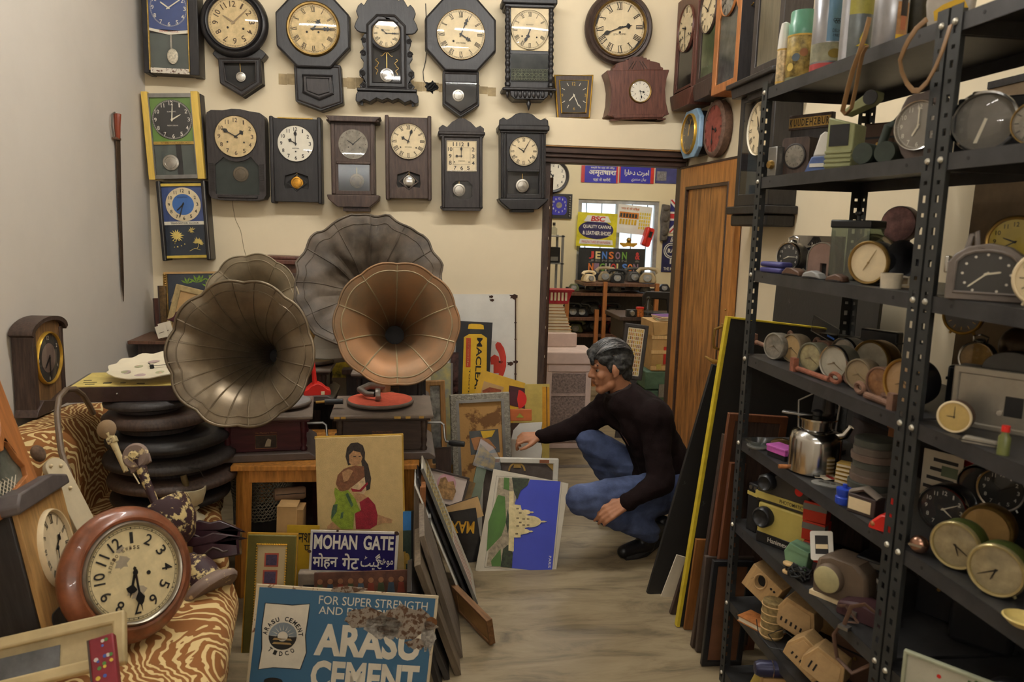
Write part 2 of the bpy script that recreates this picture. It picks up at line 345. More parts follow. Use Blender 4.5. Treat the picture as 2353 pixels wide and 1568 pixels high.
# ------------------------------------------------------------------ the room
YB,XL,XR,ZC=5.09,-1.654,1.78,3.42
YBEH=-2.2
def plaster(name,col,big=.03):
    m=mat(name,col,.75,var=big,scale=1.6,bump=.08,fine=35,spec=.25);return m
wallm=plaster('cream_plaster',(234,217,184));wallL=plaster('off_white_plaster',(216,208,197));ceilm=plaster('ceiling_white',(236,233,226))
def marble():
    m=bpy.data.materials.new('marble_floor');m.use_nodes=True;nt=m.node_tree;n=nt.nodes;l=nt.links;b=n['Principled BSDF']
    tc=n.new('ShaderNodeTexCoord');mp=n.new('ShaderNodeMapping');mp.inputs['Scale'].default_value=(.9,3.6,1);mp.inputs['Rotation'].default_value=(0,0,.06);l.new(tc.outputs['Object'],mp.inputs[0])
    a=n.new('ShaderNodeTexNoise');a.inputs['Scale'].default_value=2.6;a.inputs['Detail'].default_value=9;a.inputs['Roughness'].default_value=.68;a.inputs['Distortion'].default_value=.9;l.new(mp.outputs[0],a.inputs['Vector'])
    r=n.new('ShaderNodeValToRGB');e=r.color_ramp;e.elements[0].position=.3;e.elements[0].color=lin((96,84,66));e.elements[1].position=.52;e.elements[1].color=lin((148,132,104))
    e.elements.new(.72).color=lin((164,148,120));l.new(a.outputs['Fac'],r.inputs[0])
    a2=n.new('ShaderNodeTexNoise');a2.inputs['Scale'].default_value=1.3;a2.inputs['Detail'].default_value=5;l.new(tc.outputs['Object'],a2.inputs['Vector'])
    r2=n.new('ShaderNodeValToRGB');r2.color_ramp.elements[0].position=.35;r2.color_ramp.elements[0].color=(.72,.70,.68,1);r2.color_ramp.elements[1].position=.6;r2.color_ramp.elements[1].color=(1,1,1,1);l.new(a2.outputs['Fac'],r2.inputs[0])
    mx=n.new('ShaderNodeMixRGB');mx.blend_type='MULTIPLY';mx.inputs[0].default_value=1;l.new(r.outputs[0],mx.inputs[1]);l.new(r2.outputs[0],mx.inputs[2]);l.new(mx.outputs[0],b.inputs['Base Color'])
    b.inputs['Roughness'].default_value=.42;b.inputs['Specular IOR Level'].default_value=.25
    return m
fm=marble()
struct(B().box(XL-.1,XR+.1,YBEH-.1,YB+.18,-.1,0).obj('floor',fm))
struct(B().box(XL-3,3.6,YB+.18,9.0,-.1,0).obj('floor',fm))
tag(B().box(.83,1.72,YB-.035,YB+.03,0,.0012).obj('trim_1',mat('grey_marble_strip',(104,96,88),.35,var=.25,scale=20)),kind='structure')
struct(B().box(XL-.1,XL,YBEH-.1,YB+.15,0,ZC).obj('wall_left',wallL))
struct(B().box(XR,XR+.1,YBEH-.1,YB+.15,0,ZC).obj('wall_right',plaster('right_cream_plaster',(228,212,180))))
struct(B().box(XL,XR,YBEH-.1,YBEH,0,ZC).obj('wall_behind',wallL))
struct(B().box(XL-.1,XR+.1,YBEH-.1,YB+.15,ZC,ZC+.1).obj('ceiling',ceilm))
DX0,DX1,DZ=.845,1.768,2.075
struct(B().prism([(XL,0),(DX0,0),(DX0,DZ),(DX1,DZ),(DX1,0),(XR,0),(XR,ZC),(XL,ZC)],YB,YB+.15).obj('wall_back',wallm))
BY=4.985                                              # front of the lintel beam over the door
struct(B().box(.80,XR,BY,YB,2.165,2.338).obj('trim_2',wallm,bevel=.004))
frm=mat('door_frame_wood',(66,46,36),.45,kind='woodx',var=.3)
def frameprof(b,x0,x1):
    b.box(x0,x1,BY+.02,YB+.1,2.12,2.165).box(x0,x1,BY+.04,YB+.1,2.095,2.12).box(x0,x1,BY+.06,YB+.1,DZ-.012,2.095)
b=B();frameprof(b,.80,1.76);struct(b.obj('trim_3',frm,bevel=.004))
struct(B().box(.80,1.76,BY+.004,BY+.03,2.158,2.172).obj('trim_4',mat('raw_lintel_edge',(150,112,66),.7,kind='woodx',var=.3)))
struct(B().box(DX0-.03,DX0+.012,YB-.012,YB+.15,0,DZ).obj('trim_5',K['dbrown']))
struct(B().box(DX1-.004,XR,YB-.02,YB+.15,0,DZ).obj('trim_6',K['dbrown']))
# wall blemishes: bare plaster chase behind the top row of clocks
o=onY(650,178,YB-.001);
chase=mat('patched_cement',(176,154,116),.9,var=.25,scale=12,bump=.3)
a0,a1=onY(640,168,YB),onY(1140,200,YB);b0,b1=onY(640,192,YB),onY(1140,220,YB)
ch=B();N_=26
for i in range(N_):
    f0,f1=i/N_,(i+1)/N_
    j=[rnd.uniform(-.008,.008) for _ in range(4)]
    zt0=a0.z+(a1.z-a0.z)*f0+j[0];zb0=b0.z+(b1.z-b0.z)*f0+j[1]
    ch.box(a0.x+(a1.x-a0.x)*f0,a0.x+(a1.x-a0.x)*f1-.001,YB-.0018,YB-.0002,zb0,zt0)
struct(ch.obj('trim_7',chase))
# hairline crack in the plaster below the second row
ck=B();pts=[]
for i,(px,py) in enumerate([(533,455),(536,480),(541,505),(553,530),(556,545),(560,570),(566,590),(568,615)]):
    p=onY(px,py,YB-.001);pts.append(p)
ck.tube(pts,.0014,4);struct(ck.obj('trim_8',mat('crack_shadow',(150,130,100),.9)))
# ------------------------------------------------------------------ door leaf, open into the room along the right wall
HX,HY=1.728,5.05;EX,EY=1.732,4.12
u=V((HX-EX,HY-EY,0));L=u.length;uu=-(u.normalized())          # from hinge towards the camera
DM=frame(V((HX,HY,.012)),uu,V((0,0,1)))
dr=T('door_1',None,None,DM);dr.root['kind']='structure'
DH=DZ-.03
st,tr,mr=.115,.13,.15
dp=rect(0,0,L,DH);zm=.86
dr.b().prism(dp,0,.04,[rect(st,.22,L-st,DH-tr)]).obj('door_frame',mat('teak_stile',(182,118,58),.38,kind='wood',scale=5,var=.3,col2=(200,136,70),bump=.04),dr,bevel=.004)
for z0,z1 in ((.22,DH-tr),):
    pn=dr.b().box(st,L-st,.012,.03,z0,z1).obj('door_panel','teak',dr)
    dr.b().prism(rect(st-.002,z0-.002,L-st+.002,z1+.002),-.004,.014,[rect(st+.018,z0+.018,L-st-.018,z1-.018)]).obj('panel_moulding',frm,pn,bevel=.003)
dr.b().box(-.004,L+.002,-.003,.043,DH-.008,DH+.004).obj('top_edge',frm,dr)
hb=dr.b().box(L-.075,L-.045,-.006,0,.86,1.12).obj('handle_plate','brass',dr,bevel=.003)
dr.b().tube([(L-.06,-.004,1.1),(L-.06,-.045,1.085),(L-.06,-.05,1.03),(L-.06,-.045,.98),(L-.06,-.004,.965)],.008,10).obj('pull_handle','brass',dr)
lv=dr.b().tube([(L-.05,-.004,.9),(L-.05,-.05,.9),(L-.09,-.055,.905),(L-.15,-.055,.91)],[.013,.012,.009,.006],10).obj('lever_handle','brass',dr)
dr.b().cyl((L-.03,-.012,.86),(L-.03,-.012,1.0),.006).obj('tower_bolt','brass',dr)
for q in (.5,1.2):dr.b().sph((L-.03,-.004,q),.006,8,6).obj('screw','brass',dr)
# fluorescent tube fixtures on the ceiling (just above the frame)
tubem=[emis('fluorescent_tube_%d' % i,(255,253,248),q) for i,q in enumerate([x[3] for x in TUBES]+[WSTR])]
for i,(p,rz,ln,pw) in enumerate(TUBES):
    t=T('tube_light',['white fluorescent tube light on the ceiling above the door','white fluorescent tube light on the ceiling over the sofa','white fluorescent tube light on the ceiling nearest the camera','white fluorescent tube light in the far room'][i],'tube light',Matrix.Translation(V(p)) @ Matrix.Rotation(rz,4,'Z'),1,'ceiling tube lights')
    zt=ZC-p[2] if i < 3 else .03
    t.b().box(-ln/2,ln/2,-.03,.03,0,zt).obj('batten','wplast',t);t.b().cyl((-ln/2+.02,0,-.02),(ln/2-.02,0,-.02),.013).obj('tube',tubem[i],t)
    for s_ in (-1,1):t.b().box(s_*(ln/2-.01)-.012,s_*(ln/2-.01)+.012,-.02,.02,-.036,0).obj('lamp_holder','wplast',t)
for i,p in enumerate(WTUBES):
    t=T('wall_tube_light',['left','right'][i]+' fluorescent tube light on the wall behind the camera','tube light',Matrix.Translation(V(p)),1,'wall tube lights')
    t.b().box(-.62,.62,-.068,-.02,-.03,.03).obj('batten','wplast',t);t.b().cyl((-.6,.005,0),(.6,.005,0),.014).obj('tube',tubem[-1],t)
# ================================================================== wall clocks
G1='wall clocks in the top row';G2='wall clocks in the second row'
def depth(t,m):return m/t.k
def hexdrop(x0,x1,z1,z0,tip,xm=None):
    xm=(x0+x1)/2 if xm is None else xm
    return [(xm,tip),(x1,z0),(x1,z1),(x0,z1),(x0,z0)]
def inset(poly,d):
    cx=sum(p[0] for p in poly)/len(poly);cz=sum(p[1] for p in poly)/len(poly);out=[]
    for x,z in poly:
        l=max(abs(x-cx),abs(z-cz),1);s=1-d/max(1,sqrt((x-cx)**2+(z-cz)**2)/1.2);out.append((cx+(x-cx)*s,cz+(z-cz)*s))
    return out
def moulding(t,pts,r,y,m,name='moulding',n=6):return t.b().tube([(a,y,c) for a,c in pts],r,n,True).obj(name,m,t)
# 1 blue dial pendulum clock
t=onwall('pendulum_wall_clock','blue-dialled pendulum wall clock with dark side strips, top left corner','clock',390,60,YB-.13,(-3.6,-100),G1);D=.13/t.k
t.b().prism(rect(-54,-110,46,130),6,D).obj('case','black',t);
for s_,a,b_ in ((-1,-63,-50),(1,44,66)):t.b().box(a,b_,-2,D,-112,132).obj('side_strip','ebony',t,bevel=1.5)
t.b().box(-50,-48,-3,6,-104,132).obj('gilt_strip','goldp',t);t.b().box(42,44,-3,6,-104,132).obj('gilt_strip','goldp',t)
t.b().box(-48,42,2,8,-8,130).obj('dial_panel','blue',t)
t.b().prism([(-48,-12),(-3,-20),(42,-14),(42,-7),(-3,-13),(-48,-6)],0,5).obj('brand_strip','white',t)
b=t.b();letter(b,'PRINCE   CLOCK',-24,20,-14,-10.5,-.6);b.obj('lettering',mat('red_ink',(170,50,40),.7),t,0)
dial(t,-2,42,44,2,style='arabic',ink='inkw',time=(10,9),hands='baton',hm='handw',disc=False,ring=True,nr=.84,nh=.22)
t.b().box(-48,42,4,8,-100,-18).obj('window_back','innerg',t)
t.b().box(0,4,-1,1,-56,-20).obj('pendulum_rod','silver',t);t.b().sph((5,-2,-70),(13,3,18),18,12).obj('pendulum_bob',mat('worn_cream_bob',(206,196,172),.5,var=.3,scale=90),t)
t.b().box(-48,42,0,8,-110,-98).obj('bottom_rail',mat('peeling_white_paint',(214,204,188),.7,kind='worn',col2=(96,60,44),scale=60,thr=.56),t)
t.b().sheet(rect(-48,-98,42,130),-4).obj('glass',GLASS,t)
# 2 round drop clock
t=onwall('round_drop_wall_clock','black round-headed drop wall clock with small pointed pendulum box','clock',537,52,YB-.12,(-7,-100),G1);D=.12/t.k
bx=hexdrop(-45,56,-80,-140,-172,6);t.b().prism(bx,8,D,[inset(bx,13)]).obj('drop_box','ebony',t,bevel=2)
t.b().prism([(p[0],p[1]) for p in bx],18,D-1).obj('box_back','inner',t)
moulding(t,inset(bx,13),3,7,'black');moulding(t,inset(bx,3),3,8,'black')
t.b().prism([(-52,-62),(-58,-70),(-52,-78),(-46,-84),(58,-84),(64,-78),(70,-70),(62,-62),(40,-50),(-36,-50)],10,D).obj('neck_scroll','ebony',t,bevel=1.5)
t.b().lathe([(59,-6),(61,-9),(64,-10),(66,-4),(70,-8),(75,-7),(79,0),(81,8),(78,14),(72,16),(60,17),(60,D-2)],56,(0,0,0),'y',cap=False).obj('round_moulding','ebony',t,50)
dial(t,0,0,58,-1,face='aged',ink='inkb',style='round',time=(10,8),hands='leaf',hm=mat('faint_hand',(150,128,96),.6),nh=.24,nr=.74,bezel='chrome',bw=.05,glass=.5,holes=((-.25,-.2),(.38,-.25)))
pendulum(t,5,-124,12,-90,14,'silver')
# 3, 5 octagonal drop clocks
def octo(cx,cy,half,vh,up,label,face,R,time,drop,win,bob,hm,winding,brand):
    t=onwall('octagonal_drop_wall_clock',label,'clock',cx,cy,YB-.12,up,G1);D=.12/t.k
    c=half*.46;oc=[(c,-half),(half,-vh),(half,vh),(c,half),(-c,half),(-half,vh),(-half,-vh),(-c,-half)]
    t.b().prism(oc,0,D*.55,pts2=[(p*1.02,q*1.02) for p,q in oc]).obj('octagon_bezel','ebony',t,bevel=2.5)
    moulding(t,[(p*.97,q*.97) for p,q in oc],2.2,0,'ebony','octagon_rim')
    t.b().prism(drop,8,D).obj('drop_box','ebony',t,bevel=2)
    moulding(t,inset(drop,6),2.4,8,'black')
    return t,D
dr3=[(14,-188),(67,-168),(63,-78),(-49,-78),(-48,-166)]
t,D=octo(719,69,87,38,(-3,-100),'black octagonal drop wall clock with raised six-sided wooden door panel','aged',58,(1,15),dr3,0,0,0,0,0)
dial(t,1,2,56,-2,face='aged',time=(1,15),hands='maltese',bezel='bronze',bw=.14,bd=.1,glass=.3,holes=((-.27,-.13),(.22,-.13)),thick=1.3,brand=('CLOCK',.25,.3))
pan=[(10,-160),(43,-146),(42,-105),(-28,-105),(-28,-144)];t.b().prism(pan,4,9).obj('door_panel','black',t,bevel=2);moulding(t,pan,3.4,5,'ebony','panel_moulding');moulding(t,inset(pan,8),1.6,3.5,'ebony','panel_moulding')
dr5=[(-1,-193),(45,-164),(44,-84),(-44,-84),(-45,-162)]
t,D=octo(1059,79,85,36,(-.6,-100),'black octagonal drop wall clock with glazed pendulum door and long thin hands','cream',58,(4,3),dr5,0,0,0,0,0)
dial(t,0,-1,57,-2,face='cream',time=(4,4),hands='maltese',bezel='bronze',bw=.03,bd=.05,glass=.3,holes=((-.32,-.27),),brand=('SETH THOMAS',.2,-.34))
wn=[(-1,-180),(38,-156),(38,-112),(-38,-112),(-38,-156)];t.b().prism(wn,6,9).obj('window_back','inner',t);moulding(t,wn,3,6,'ebony','window_moulding')
pendulum(t,-7,-142,14.5,-140,4,'silver');t.b().sheet(wn,2.6).obj('glass',GLASS,t)
# 4 gingerbread clock
t=onwall('gingerbread_wall_clock','ornate black carved gingerbread wall clock with lobed crest and scrolled sides','clock',888,120,YB-.14,(-1.5,-100),G1);D=.14/t.k
cr=[(0,44),(34,44),(62,46),(70,50),(76,58),(72,70),(66,80),(71,94),(66,106),(58,114),(52,108),(46,118),(40,128),(30,122),(18,132),(0,136)]
t.b().prism(mir(cr),10,20).obj('crest','ebony',t,bevel=2)
sd=[(44,-84),(62,-84),(67,-76),(60,-70),(56,-62),(66,-54),(66,-42),(57,-34),(55,-22),(62,-12),(62,2),(54,10),(58,20),(60,32),(52,44),(44,44)]
for s_ in (1,-1):
    o=t.b().prism([(s_*p,q) for p,q in sd],12,22).obj('side_scroll','ebony',t,bevel=1.5)
    for (a,c,r) in ((58,-48,7),(56,-2,7),(54,28,6),(56,-76,6)):
        sp=[(s_*(a+r*(1-i/22)*cos(i*.75)),11,c+r*(1-i/22)*sin(i*.75)) for i in range(19)]
        t.b().tube(sp,1.6,6).obj('carved_scroll','ebony',o)
bd=[(47,-84),(47,64),(22,88),(-22,88),(-47,64),(-47,-84)]
wi=[(34,-70),(34,58),(17,74),(-17,74),(-34,58),(-34,-70)]
t.b().prism(bd,2,D,[wi]).obj('case','ebony',t,bevel=2);t.b().prism(wi,14,D-1).obj('window_back','inner',t)
moulding(t,[(p*.93,q*.95) for p,q in bd],2.6,2,'ebony','door_moulding');moulding(t,wi,2,2,'ebony','door_moulding')
dial(t,0,45,32,8,face='cream',time=(10,15),hands='maltese',bezel='brass',bw=.06,bd=.1,holes=((-.5,-.35),(.5,-.4)),brand=('Ansonia',.25,.25),nh=.24)
t.b().lathe([(34,4),(40,2),(44,6),(40,10)],36,(0,0,45),'y',cap=False).obj('dial_hood','ebony',t)
b=t.b()
for s_ in (1,-1):
    for base in ((22,-14),(24,-32)):
        b.tube([(s_*(base[0]+5*sin(i*.7)*(1-i/14)),6,base[1]-i*1.6) for i in range(13)],.8,5)
    b.tube([(s_*(4+i*2.4),6,8-3*sin(i*.6)) for i in range(9)],.9,5);b.tube([(s_*33,6,-60+i*6) for i in range(18)],.5,4)
    b.tube([(s_*(2+i*1.8),6,-4+4*cos(i*.55)) for i in range(8)],.8,5)
b.obj('gilt_stencil','goldp',t)
pendulum(t,0,-51,17,4,10,'chrome');t.b().sheet(wi,4.6).obj('glass',GLASS,t)
t.b().box(-72,72,-2,D,-91,-84).obj('base_shelf','ebony',t,bevel=2)
bs=[(0,-106),(12,-112),(26,-106),(42,-116),(56,-110),(68,-118),(76,-114),(75,-100),(70,-91),(0,-91)]
t.b().prism(mir(bs),4,D).obj('base_apron','ebony',t,bevel=1.5)
for s_ in (-1,1):t.b().box(s_*62-3,s_*62+3,16,30,-122,-108).obj('foot','ebony',t)
# 6 clock with turned columns
t=onwall('column_wall_clock','black wall clock with turned side columns, lace strip and finials','clock',1217,110,YB-.15,(.3,-100),G1);D=.15/t.k
t.b().prism(rect(-52,-92,50,108),10,D).obj('case','ebony',t)
t.b().box(-66,67,-4,D,100,113).obj('cornice','ebony',t,bevel=3);t.b().box(-60,60,0,D,92,100).obj('cornice_moulding','ebony',t,bevel=2)
for s_ in (-1,1):
    pr=[(7,-88),(7.5,-82),(4.5,-78)]+[(4.2+2.6*abs(sin(i*.52)),-78+i*2.75) for i in range(61)]+[(5,90),(7.5,94)]
    t.b().lathe(pr,14,(s_*53,4,0)).obj('turned_column','ebony',t,60)
    t.b().lathe([(0,-118),(2,-112),(5,-106),(2.5,-102),(6,-96),(6,-90)],12,(s_*54,6,0)).obj('finial','ebony',t,60)
t.b().box(-44,47,6,10,-5,92).obj('dial_panel','cream',t)
dial(t,1,42,44,4,face='cream',time=(6,34),hands='spade',bezel='chrome',bw=.05,bd=.06,glass=.3,holes=((-.43,-.34),(.38,-.38)),brand=('METHODIST',.2,.27))
t.b().box(-46,47,6,10,-13,-6).obj('middle_rail','ebony',t)
t.b().box(-44,46,8,10,-76,-13).obj('window_back',mat('smoky_window',(70,66,60),.4,var=.5,scale=16),t)
b=t.b()
for i in range(30):
    x=-43+i*3;b.box(x,x+.7,5,6,-70,-52)
for i in range(8):b.tor((-38+i*11,5.5,-61),5,.5,14,4,Rz=3.4)
for i in range(22):b.tor((-42+i*4.1,5.5,-50),2,.4,10,4);b.tor((-42+i*4.1,5.5,-72),2,.4,10,4)
b.obj('lace_strip',mat('pale_lace',(196,196,160),.8),t)
t.b().sheet(rect(-44,-76,46,-13),3.4).obj('glass',GLASSD,t)
t.b().box(-66,66,-3,D,-100,-92).obj('base_shelf','ebony',t,bevel=3)
o=t.b().prism([(-36,-120),(36,-120),(46,-112),(48,-100),(-48,-100),(-46,-112)],2,D).obj('base_apron','ebony',t,bevel=2)
for i in range(7):t.b().sph((-33+i*11,2,-108),(5,4,9),10,8).obj('carved_lobe','ebony',o)
t.b().lathe([(0,-145),(2.4,-139),(3,-136),(6.5,-128),(3.5,-124),(5,-120)],14,(0,14,0)).obj('pendant_finial','ebony',t,60)
# 7 big round wall clock, leaning forward over the lintel
P7=V((0,YB-.14,onY(1424,150,YB).z));M,k=flatM(1424,64,V((0,YB-.10,onY(1424,64,YB).z)),V((0,-cos(.10),-sin(.10))),(-1,-100))
t=T('round_wall_clock','large round dark-cased wall clock with torn paper dial above the lintel','clock',M,k,G1)
t.b().lathe([(64,-2),(66,-6),(70,-7),(73,-2),(79,-4),(84,2),(86,12),(84,20),(76,22),(64,23)],64,(0,0,0),'y',cap=False).obj('round_case','dbrown',t,50)
t.b().lathe([(62,0),(63,-7),(66,-9),(68,-5)],64,(0,0,0),'y',cap=False).obj('brass_bezel','bronze',t,60)
t.b().prism(circ(0,0,65,48),2,4).obj('backing_plate','ebony',t)
pts=[]
for i in range(48):
    a=2*pi*i/48;r=63.5-max(0,7*(cos(2*(a-2.6))*.6+.3*sin(5*a)+.2*sin(9*a+1)));pts.append((r*cos(a),r*sin(a)))
d=t.b().prism(pts,0,1.5).obj('dial','cream',t)
dial(t,0,0,62,-.2,style='roman',disc=False,time=(2,42),hands='spade',brand=('SETH THOMAS',.26,-.24),holes=((0,-.17),),nh=.26,glass=.25,parent=t.root,numw=.34)
# row 2 / 8 yellow and green clock
t=onwall('pendulum_wall_clock','green and black dialled clock with yellow wooden side strips','clock',399,312,YB-.12,(-9,-100),G2);D=.12/t.k
t.b().prism(rect(-50,-98,55,98),8,D).obj('case','dbrown',t)
for a,c in ((-64,-50),(48,64)):t.b().prism([(a,-102),(c,-102),(c,101),(a,101)],-6,10 if a < 0 else 12).obj('side_strip','yellow',t,bevel=1)
t.b().box(50,66,12,D,-100,98).obj('case_side','black',t)
for z0,z1 in ((88,97),(-100,-91)):t.b().box(-50,48,-3,8,z0,z1).obj('silver_rail','steel',t)
for a in (-50,45.5):t.b().box(a,a+2.5,-3,8,-91,88).obj('silver_bead','steel',t)
t.b().box(-48,46,2,8,-14,88).obj('dial_panel','green',t);t.b().box(-48,46,1,6,-20,-13).obj('gilt_rail','goldp',t)
b=t.b();letter(b,'SCIENTIFIC CLOCK',-30,30,-18.5,-14.8,.2);b.obj('lettering','inkb',t,0)
dial(t,0,37,46,0,face='dgrey',ink='inkw',style='arabic',time=(2,1),hands='leaf',hm='handw',nr=.82,nh=.2,brand=('SCIENTIFIC',.22,.4),ring=True)
b=t.b();letter(b,'NEW DELHI',-12,12,22,25,-.7);b.obj('lettering','inkw',t,0)
t.b().box(-48,46,4,8,-91,-20).obj('window_back','innerg',t);t.b().box(2,14,2.5,4,-91,-20).obj('inner_stile','inner',t)
pendulum(t,-12,-62,19,-60,0,'silver');t.b().sheet(rect(-48,-91,46,88),-2.4).obj('glass',GLASS,t)
# 9 rounded brown clock
t=onwall('pendulum_wall_clock','dark brown round-shouldered wall clock with ribbed lower sides','clock',543,356,YB-.13,(-3.4,-100),G2);D=.13/t.k
cs=[(66,-92),(60,-102),(40,-106),(-40,-106),(-60,-102),(-66,-92),(-67,84),(-64,95),(-54,101),(-28,101),(-8,105),(12,105),(32,101),(56,98),(64,92),(67,82)]
wn=[(50,-92),(50,-24)]+[(53*cos(a),42+58*sin(a)) for a in [radians(-52-8*i) for i in range(10)]]+[(-50,-24),(-50,-92)]
t.b().prism(cs,0,D,[wn]).obj('case','black',t,bevel=4);t.b().prism(wn,9,D-1).obj('window_back','innerg',t)
for s_ in (-1,1):
    for i in range(20):t.b().box(s_*57-5,s_*57+5,-2,1,-84+i*3.3,-82.2+i*3.3).obj('rib','black',t)
t.b().box(-46,46,-3,2,-101,-94).obj('bottom_rail','black',t,bevel=2)
dial(t,0,42,47,-1,face='aged',ink='inkb',style='arabic',time=(1,50),hands='spade',bezel='black',bw=.03,glass=.25,nr=.8,nh=.21,ring=False,holes=((-.4,-.27),(.4,-.28)),thick=1.2)
pendulum(t,8,-44,18,-30,4,mat('dull_rose_bob',(170,146,120),.5,.4,var=.2));t.b().sheet(wn,1.6).obj('glass',GLASSD,t)
# 10, 12 clocks with side posts and lozenge window
def postclock(cx,cy,up,w,zt,zb,zc,r,zw,label,case,bobm,**kw):
    t=onwall('pendulum_wall_clock',label,'clock',cx,cy,YB-.11,up,G2);D=.11/t.k
    loz=[(0,zw-23),(10,zw-14),(26,zw-17),(28,zw-6),(26,zw+13),(13,zw+17),(0,zw+21),(-13,zw+17),(-26,zw+13),(-28,zw-6),(-26,zw-17),(-10,zw-14)]
    t.b().prism(rect(-w+6,zb+4,w-6,zt-4),2,D,[loz]).obj('case',case,t,bevel=1)
    t.b().prism([(p*1.05,zw+(q-zw)*1.05) for p,q in loz],8,10).obj('window_back','inner',t)
    for s_ in (-1,1):t.b().prism([(s_*(w-8),zb),(s_*(w+1),zb),(s_*(w+1),zt),(s_*(w-8),zt)][::s_],-4,D).obj('side_post',case,t,bevel=2.5)
    lo2=[(0,zw-19),(21,zw-2),(0,zw+17),(-21,zw-2)]
    t.b().prism([(p*1.14,zw-1+(q-zw+1)*1.14) for p,q in lo2],.5,3.5,[lo2]).obj('lozenge_frame',case,t)
    pendulum(t,1,zw-2,14.5,0,4,bobm);dial(t,0,zc,r,0,**kw);return t
t=postclock(680,368,(-2.2,-100),58,99,-101,38,41,-50,'black wall clock with white Arabic dial, side posts and orange pendulum bob','ebony',mat('orange_bob',(204,146,52),.35,.6,var=.25,scale=40),face='white',style='arabic',time=(10,0),hands='spade',bezel='black',bw=.03,nr=.8,nh=.21,ring=False,holes=((0,-.45),),glass=.2,brand=('ANSONIA',.2,-.27))
t.b().box(-40,40,0,12,94.5,97).obj('top_strip','goldp',t)
t=postclock(938.5,362,(-.9,-100),53,96,-99,37,40.5,-53,'dark brown plank-fronted wall clock with side posts and chrome pendulum','dbrown','chrome',face='cream',style='roman',time=(10,3),hands='spade',bezel='dbrown',bw=.03,holes=((-.45,-.34),(.45,-.36)),glass=.02,brand=('SETH THOMAS',.2,-.33),nh=.24)
# 11 cornice clock with dusty dial
t=onwall('pendulum_wall_clock','brown cornice-topped wall clock with dusty grey dial and brass bob','clock',812,365,YB-.14,(-1.7,-100),G2);D=.14/t.k
def framewin(t,x0,x1,zt,zb,y,D,case,wins):
    t.b().prism(rect(x0,zb,x1,zt),y,D,wins).obj('case',case,t,bevel=1.2)
    for w in wins:t.b().prism([(p,q) for p,q in w],y+10,D-1).obj('window_back','inner',t)
framewin(t,-52,50,84,-84,0,D,'dbrown',[rect(-36,-74,37,-13)])
t.b().prism([(-62,96),(-55,88),(-54,83),(54,83),(56,88),(66,96)],-14,D).obj('cornice','dbrown',t,bevel=2)
t.b().box(-60,62,-10,D,84,89).obj('cornice_moulding','dbrown',t,bevel=2)
for a in (-46,44):t.b().box(a-4,a+4,-3,2,-82,82).obj('pilaster','dbrown',t,bevel=1)
t.b().box(-40,40,-3,2,-13,-6).obj('middle_rail','dbrown',t,bevel=2)
dial(t,0,33,34,-2,face='dust',ink='inkb',style='bar',time=(10,8),hands='leaf',ring=False,nr=.85,nh=.08,holes=((-.32,-.2),(.46,-.2)),glass=.1)
pendulum(t,7,-51,17,-20,5,'bronze');t.b().sheet(rect(-36,-74,37,-13),1.5).obj('glass',GLASSD,t)
t.b().prism([(-40,-112),(38,-112),(58,-95),(60,-84),(-63,-84),(-60,-94)],-6,D).obj('flared_base','dbrown',t,bevel=2)
b=t.b().box(-26,36,2,D,-122,-112)
for i in range(14):b.box(-25+i*4.3,-22.5+i*4.3,0,3,-121,-113)
b.obj('fluted_corbel','dbrown',t)
# 13 square dial clock
t=onwall('pendulum_wall_clock','black crested wall clock with square cream dial and octagonal window','clock',1061,385,YB-.12,(-.3,-100),G2);D=.12/t.k
ow=[(-12,-74),(-21,-66),(-21,-40),(-12,-32),(15,-32),(24,-40),(24,-66),(15,-74)]
t.b().prism(rect(-46,-94,48,76),2,D,[ow]).obj('case','black',t,bevel=1.5);t.b().prism(ow,12,14).obj('window_back','inner',t)
for a in (-47,42):t.b().box(a,a+7,-3,D,-94,76).obj('side_strip','black',t,bevel=2)
t.b().prism([(-50,-94),(-44,-100),(44,-100),(50,-94),(50,-90),(-50,-90)],4,D).obj('base_rail','black',t)
t.b().box(-55,55,-6,D,74,82).obj('cornice','black',t,bevel=2.5);t.b().box(-52,52,-3,D,69,75).obj('cornice_moulding','black',t,bevel=2)
t.b().prism(mir([(0,80),(52,80),(53,90),(44,97),(34,92),(22,104),(14,108),(8,112),(0,113)]),2,14).obj('crest','black',t,bevel=2)
t.b().box(-35,35,0,3,-9,61).obj('dial_plate','cream',t)
pl_=t.b()
for i in range(12):
    a=pi/2-2*pi*i/12;x,z=cos(a),sin(a);m_=max(abs(x),abs(z));x,z=x/m_*27,26+z/m_*27;s_=str(i or 12);w=6.5 if len(s_) == 1 else 10
    letter(pl_,s_,x-w/2*(.5 if s_ == '1' else 1),x+w/2*(.5 if s_ == '1' else 1),z-4.5,z+4.5,-.8,.012)
for (x0,x1,z0,z1) in ((-20,20,45.2,45.6),(-20,20,6.4,6.8),(-20,-19.6,6.4,45.6),(19.6,20,6.4,45.6),(-34,34,59.4,60),(-34,34,-8,-7.4),(-34,-33.4,-8,60),(33.4,34,-8,60)):pl_.add([(x0,-.8,z0),(x1,-.8,z0),(x1,-.8,z1),(x0,-.8,z1)],[(0,1,2,3)])
letter(pl_,'ANSONIA',-8,8,13.5,16,-.8);pl_.obj('numerals','ink',t,0)
dial(t,-1,26,30,-1,style='none',time=(9,0),hands='spade',ring=False,disc=False,holes=((-.55,-.45),(.6,-.45)))
t.b().sheet(rect(-35,-9,35,61),-6).obj('glass',GLASS,t)
pendulum(t,-6,-52,15,-30,6,'silver');t.b().sheet(ow,3).obj('glass',GLASS,t)
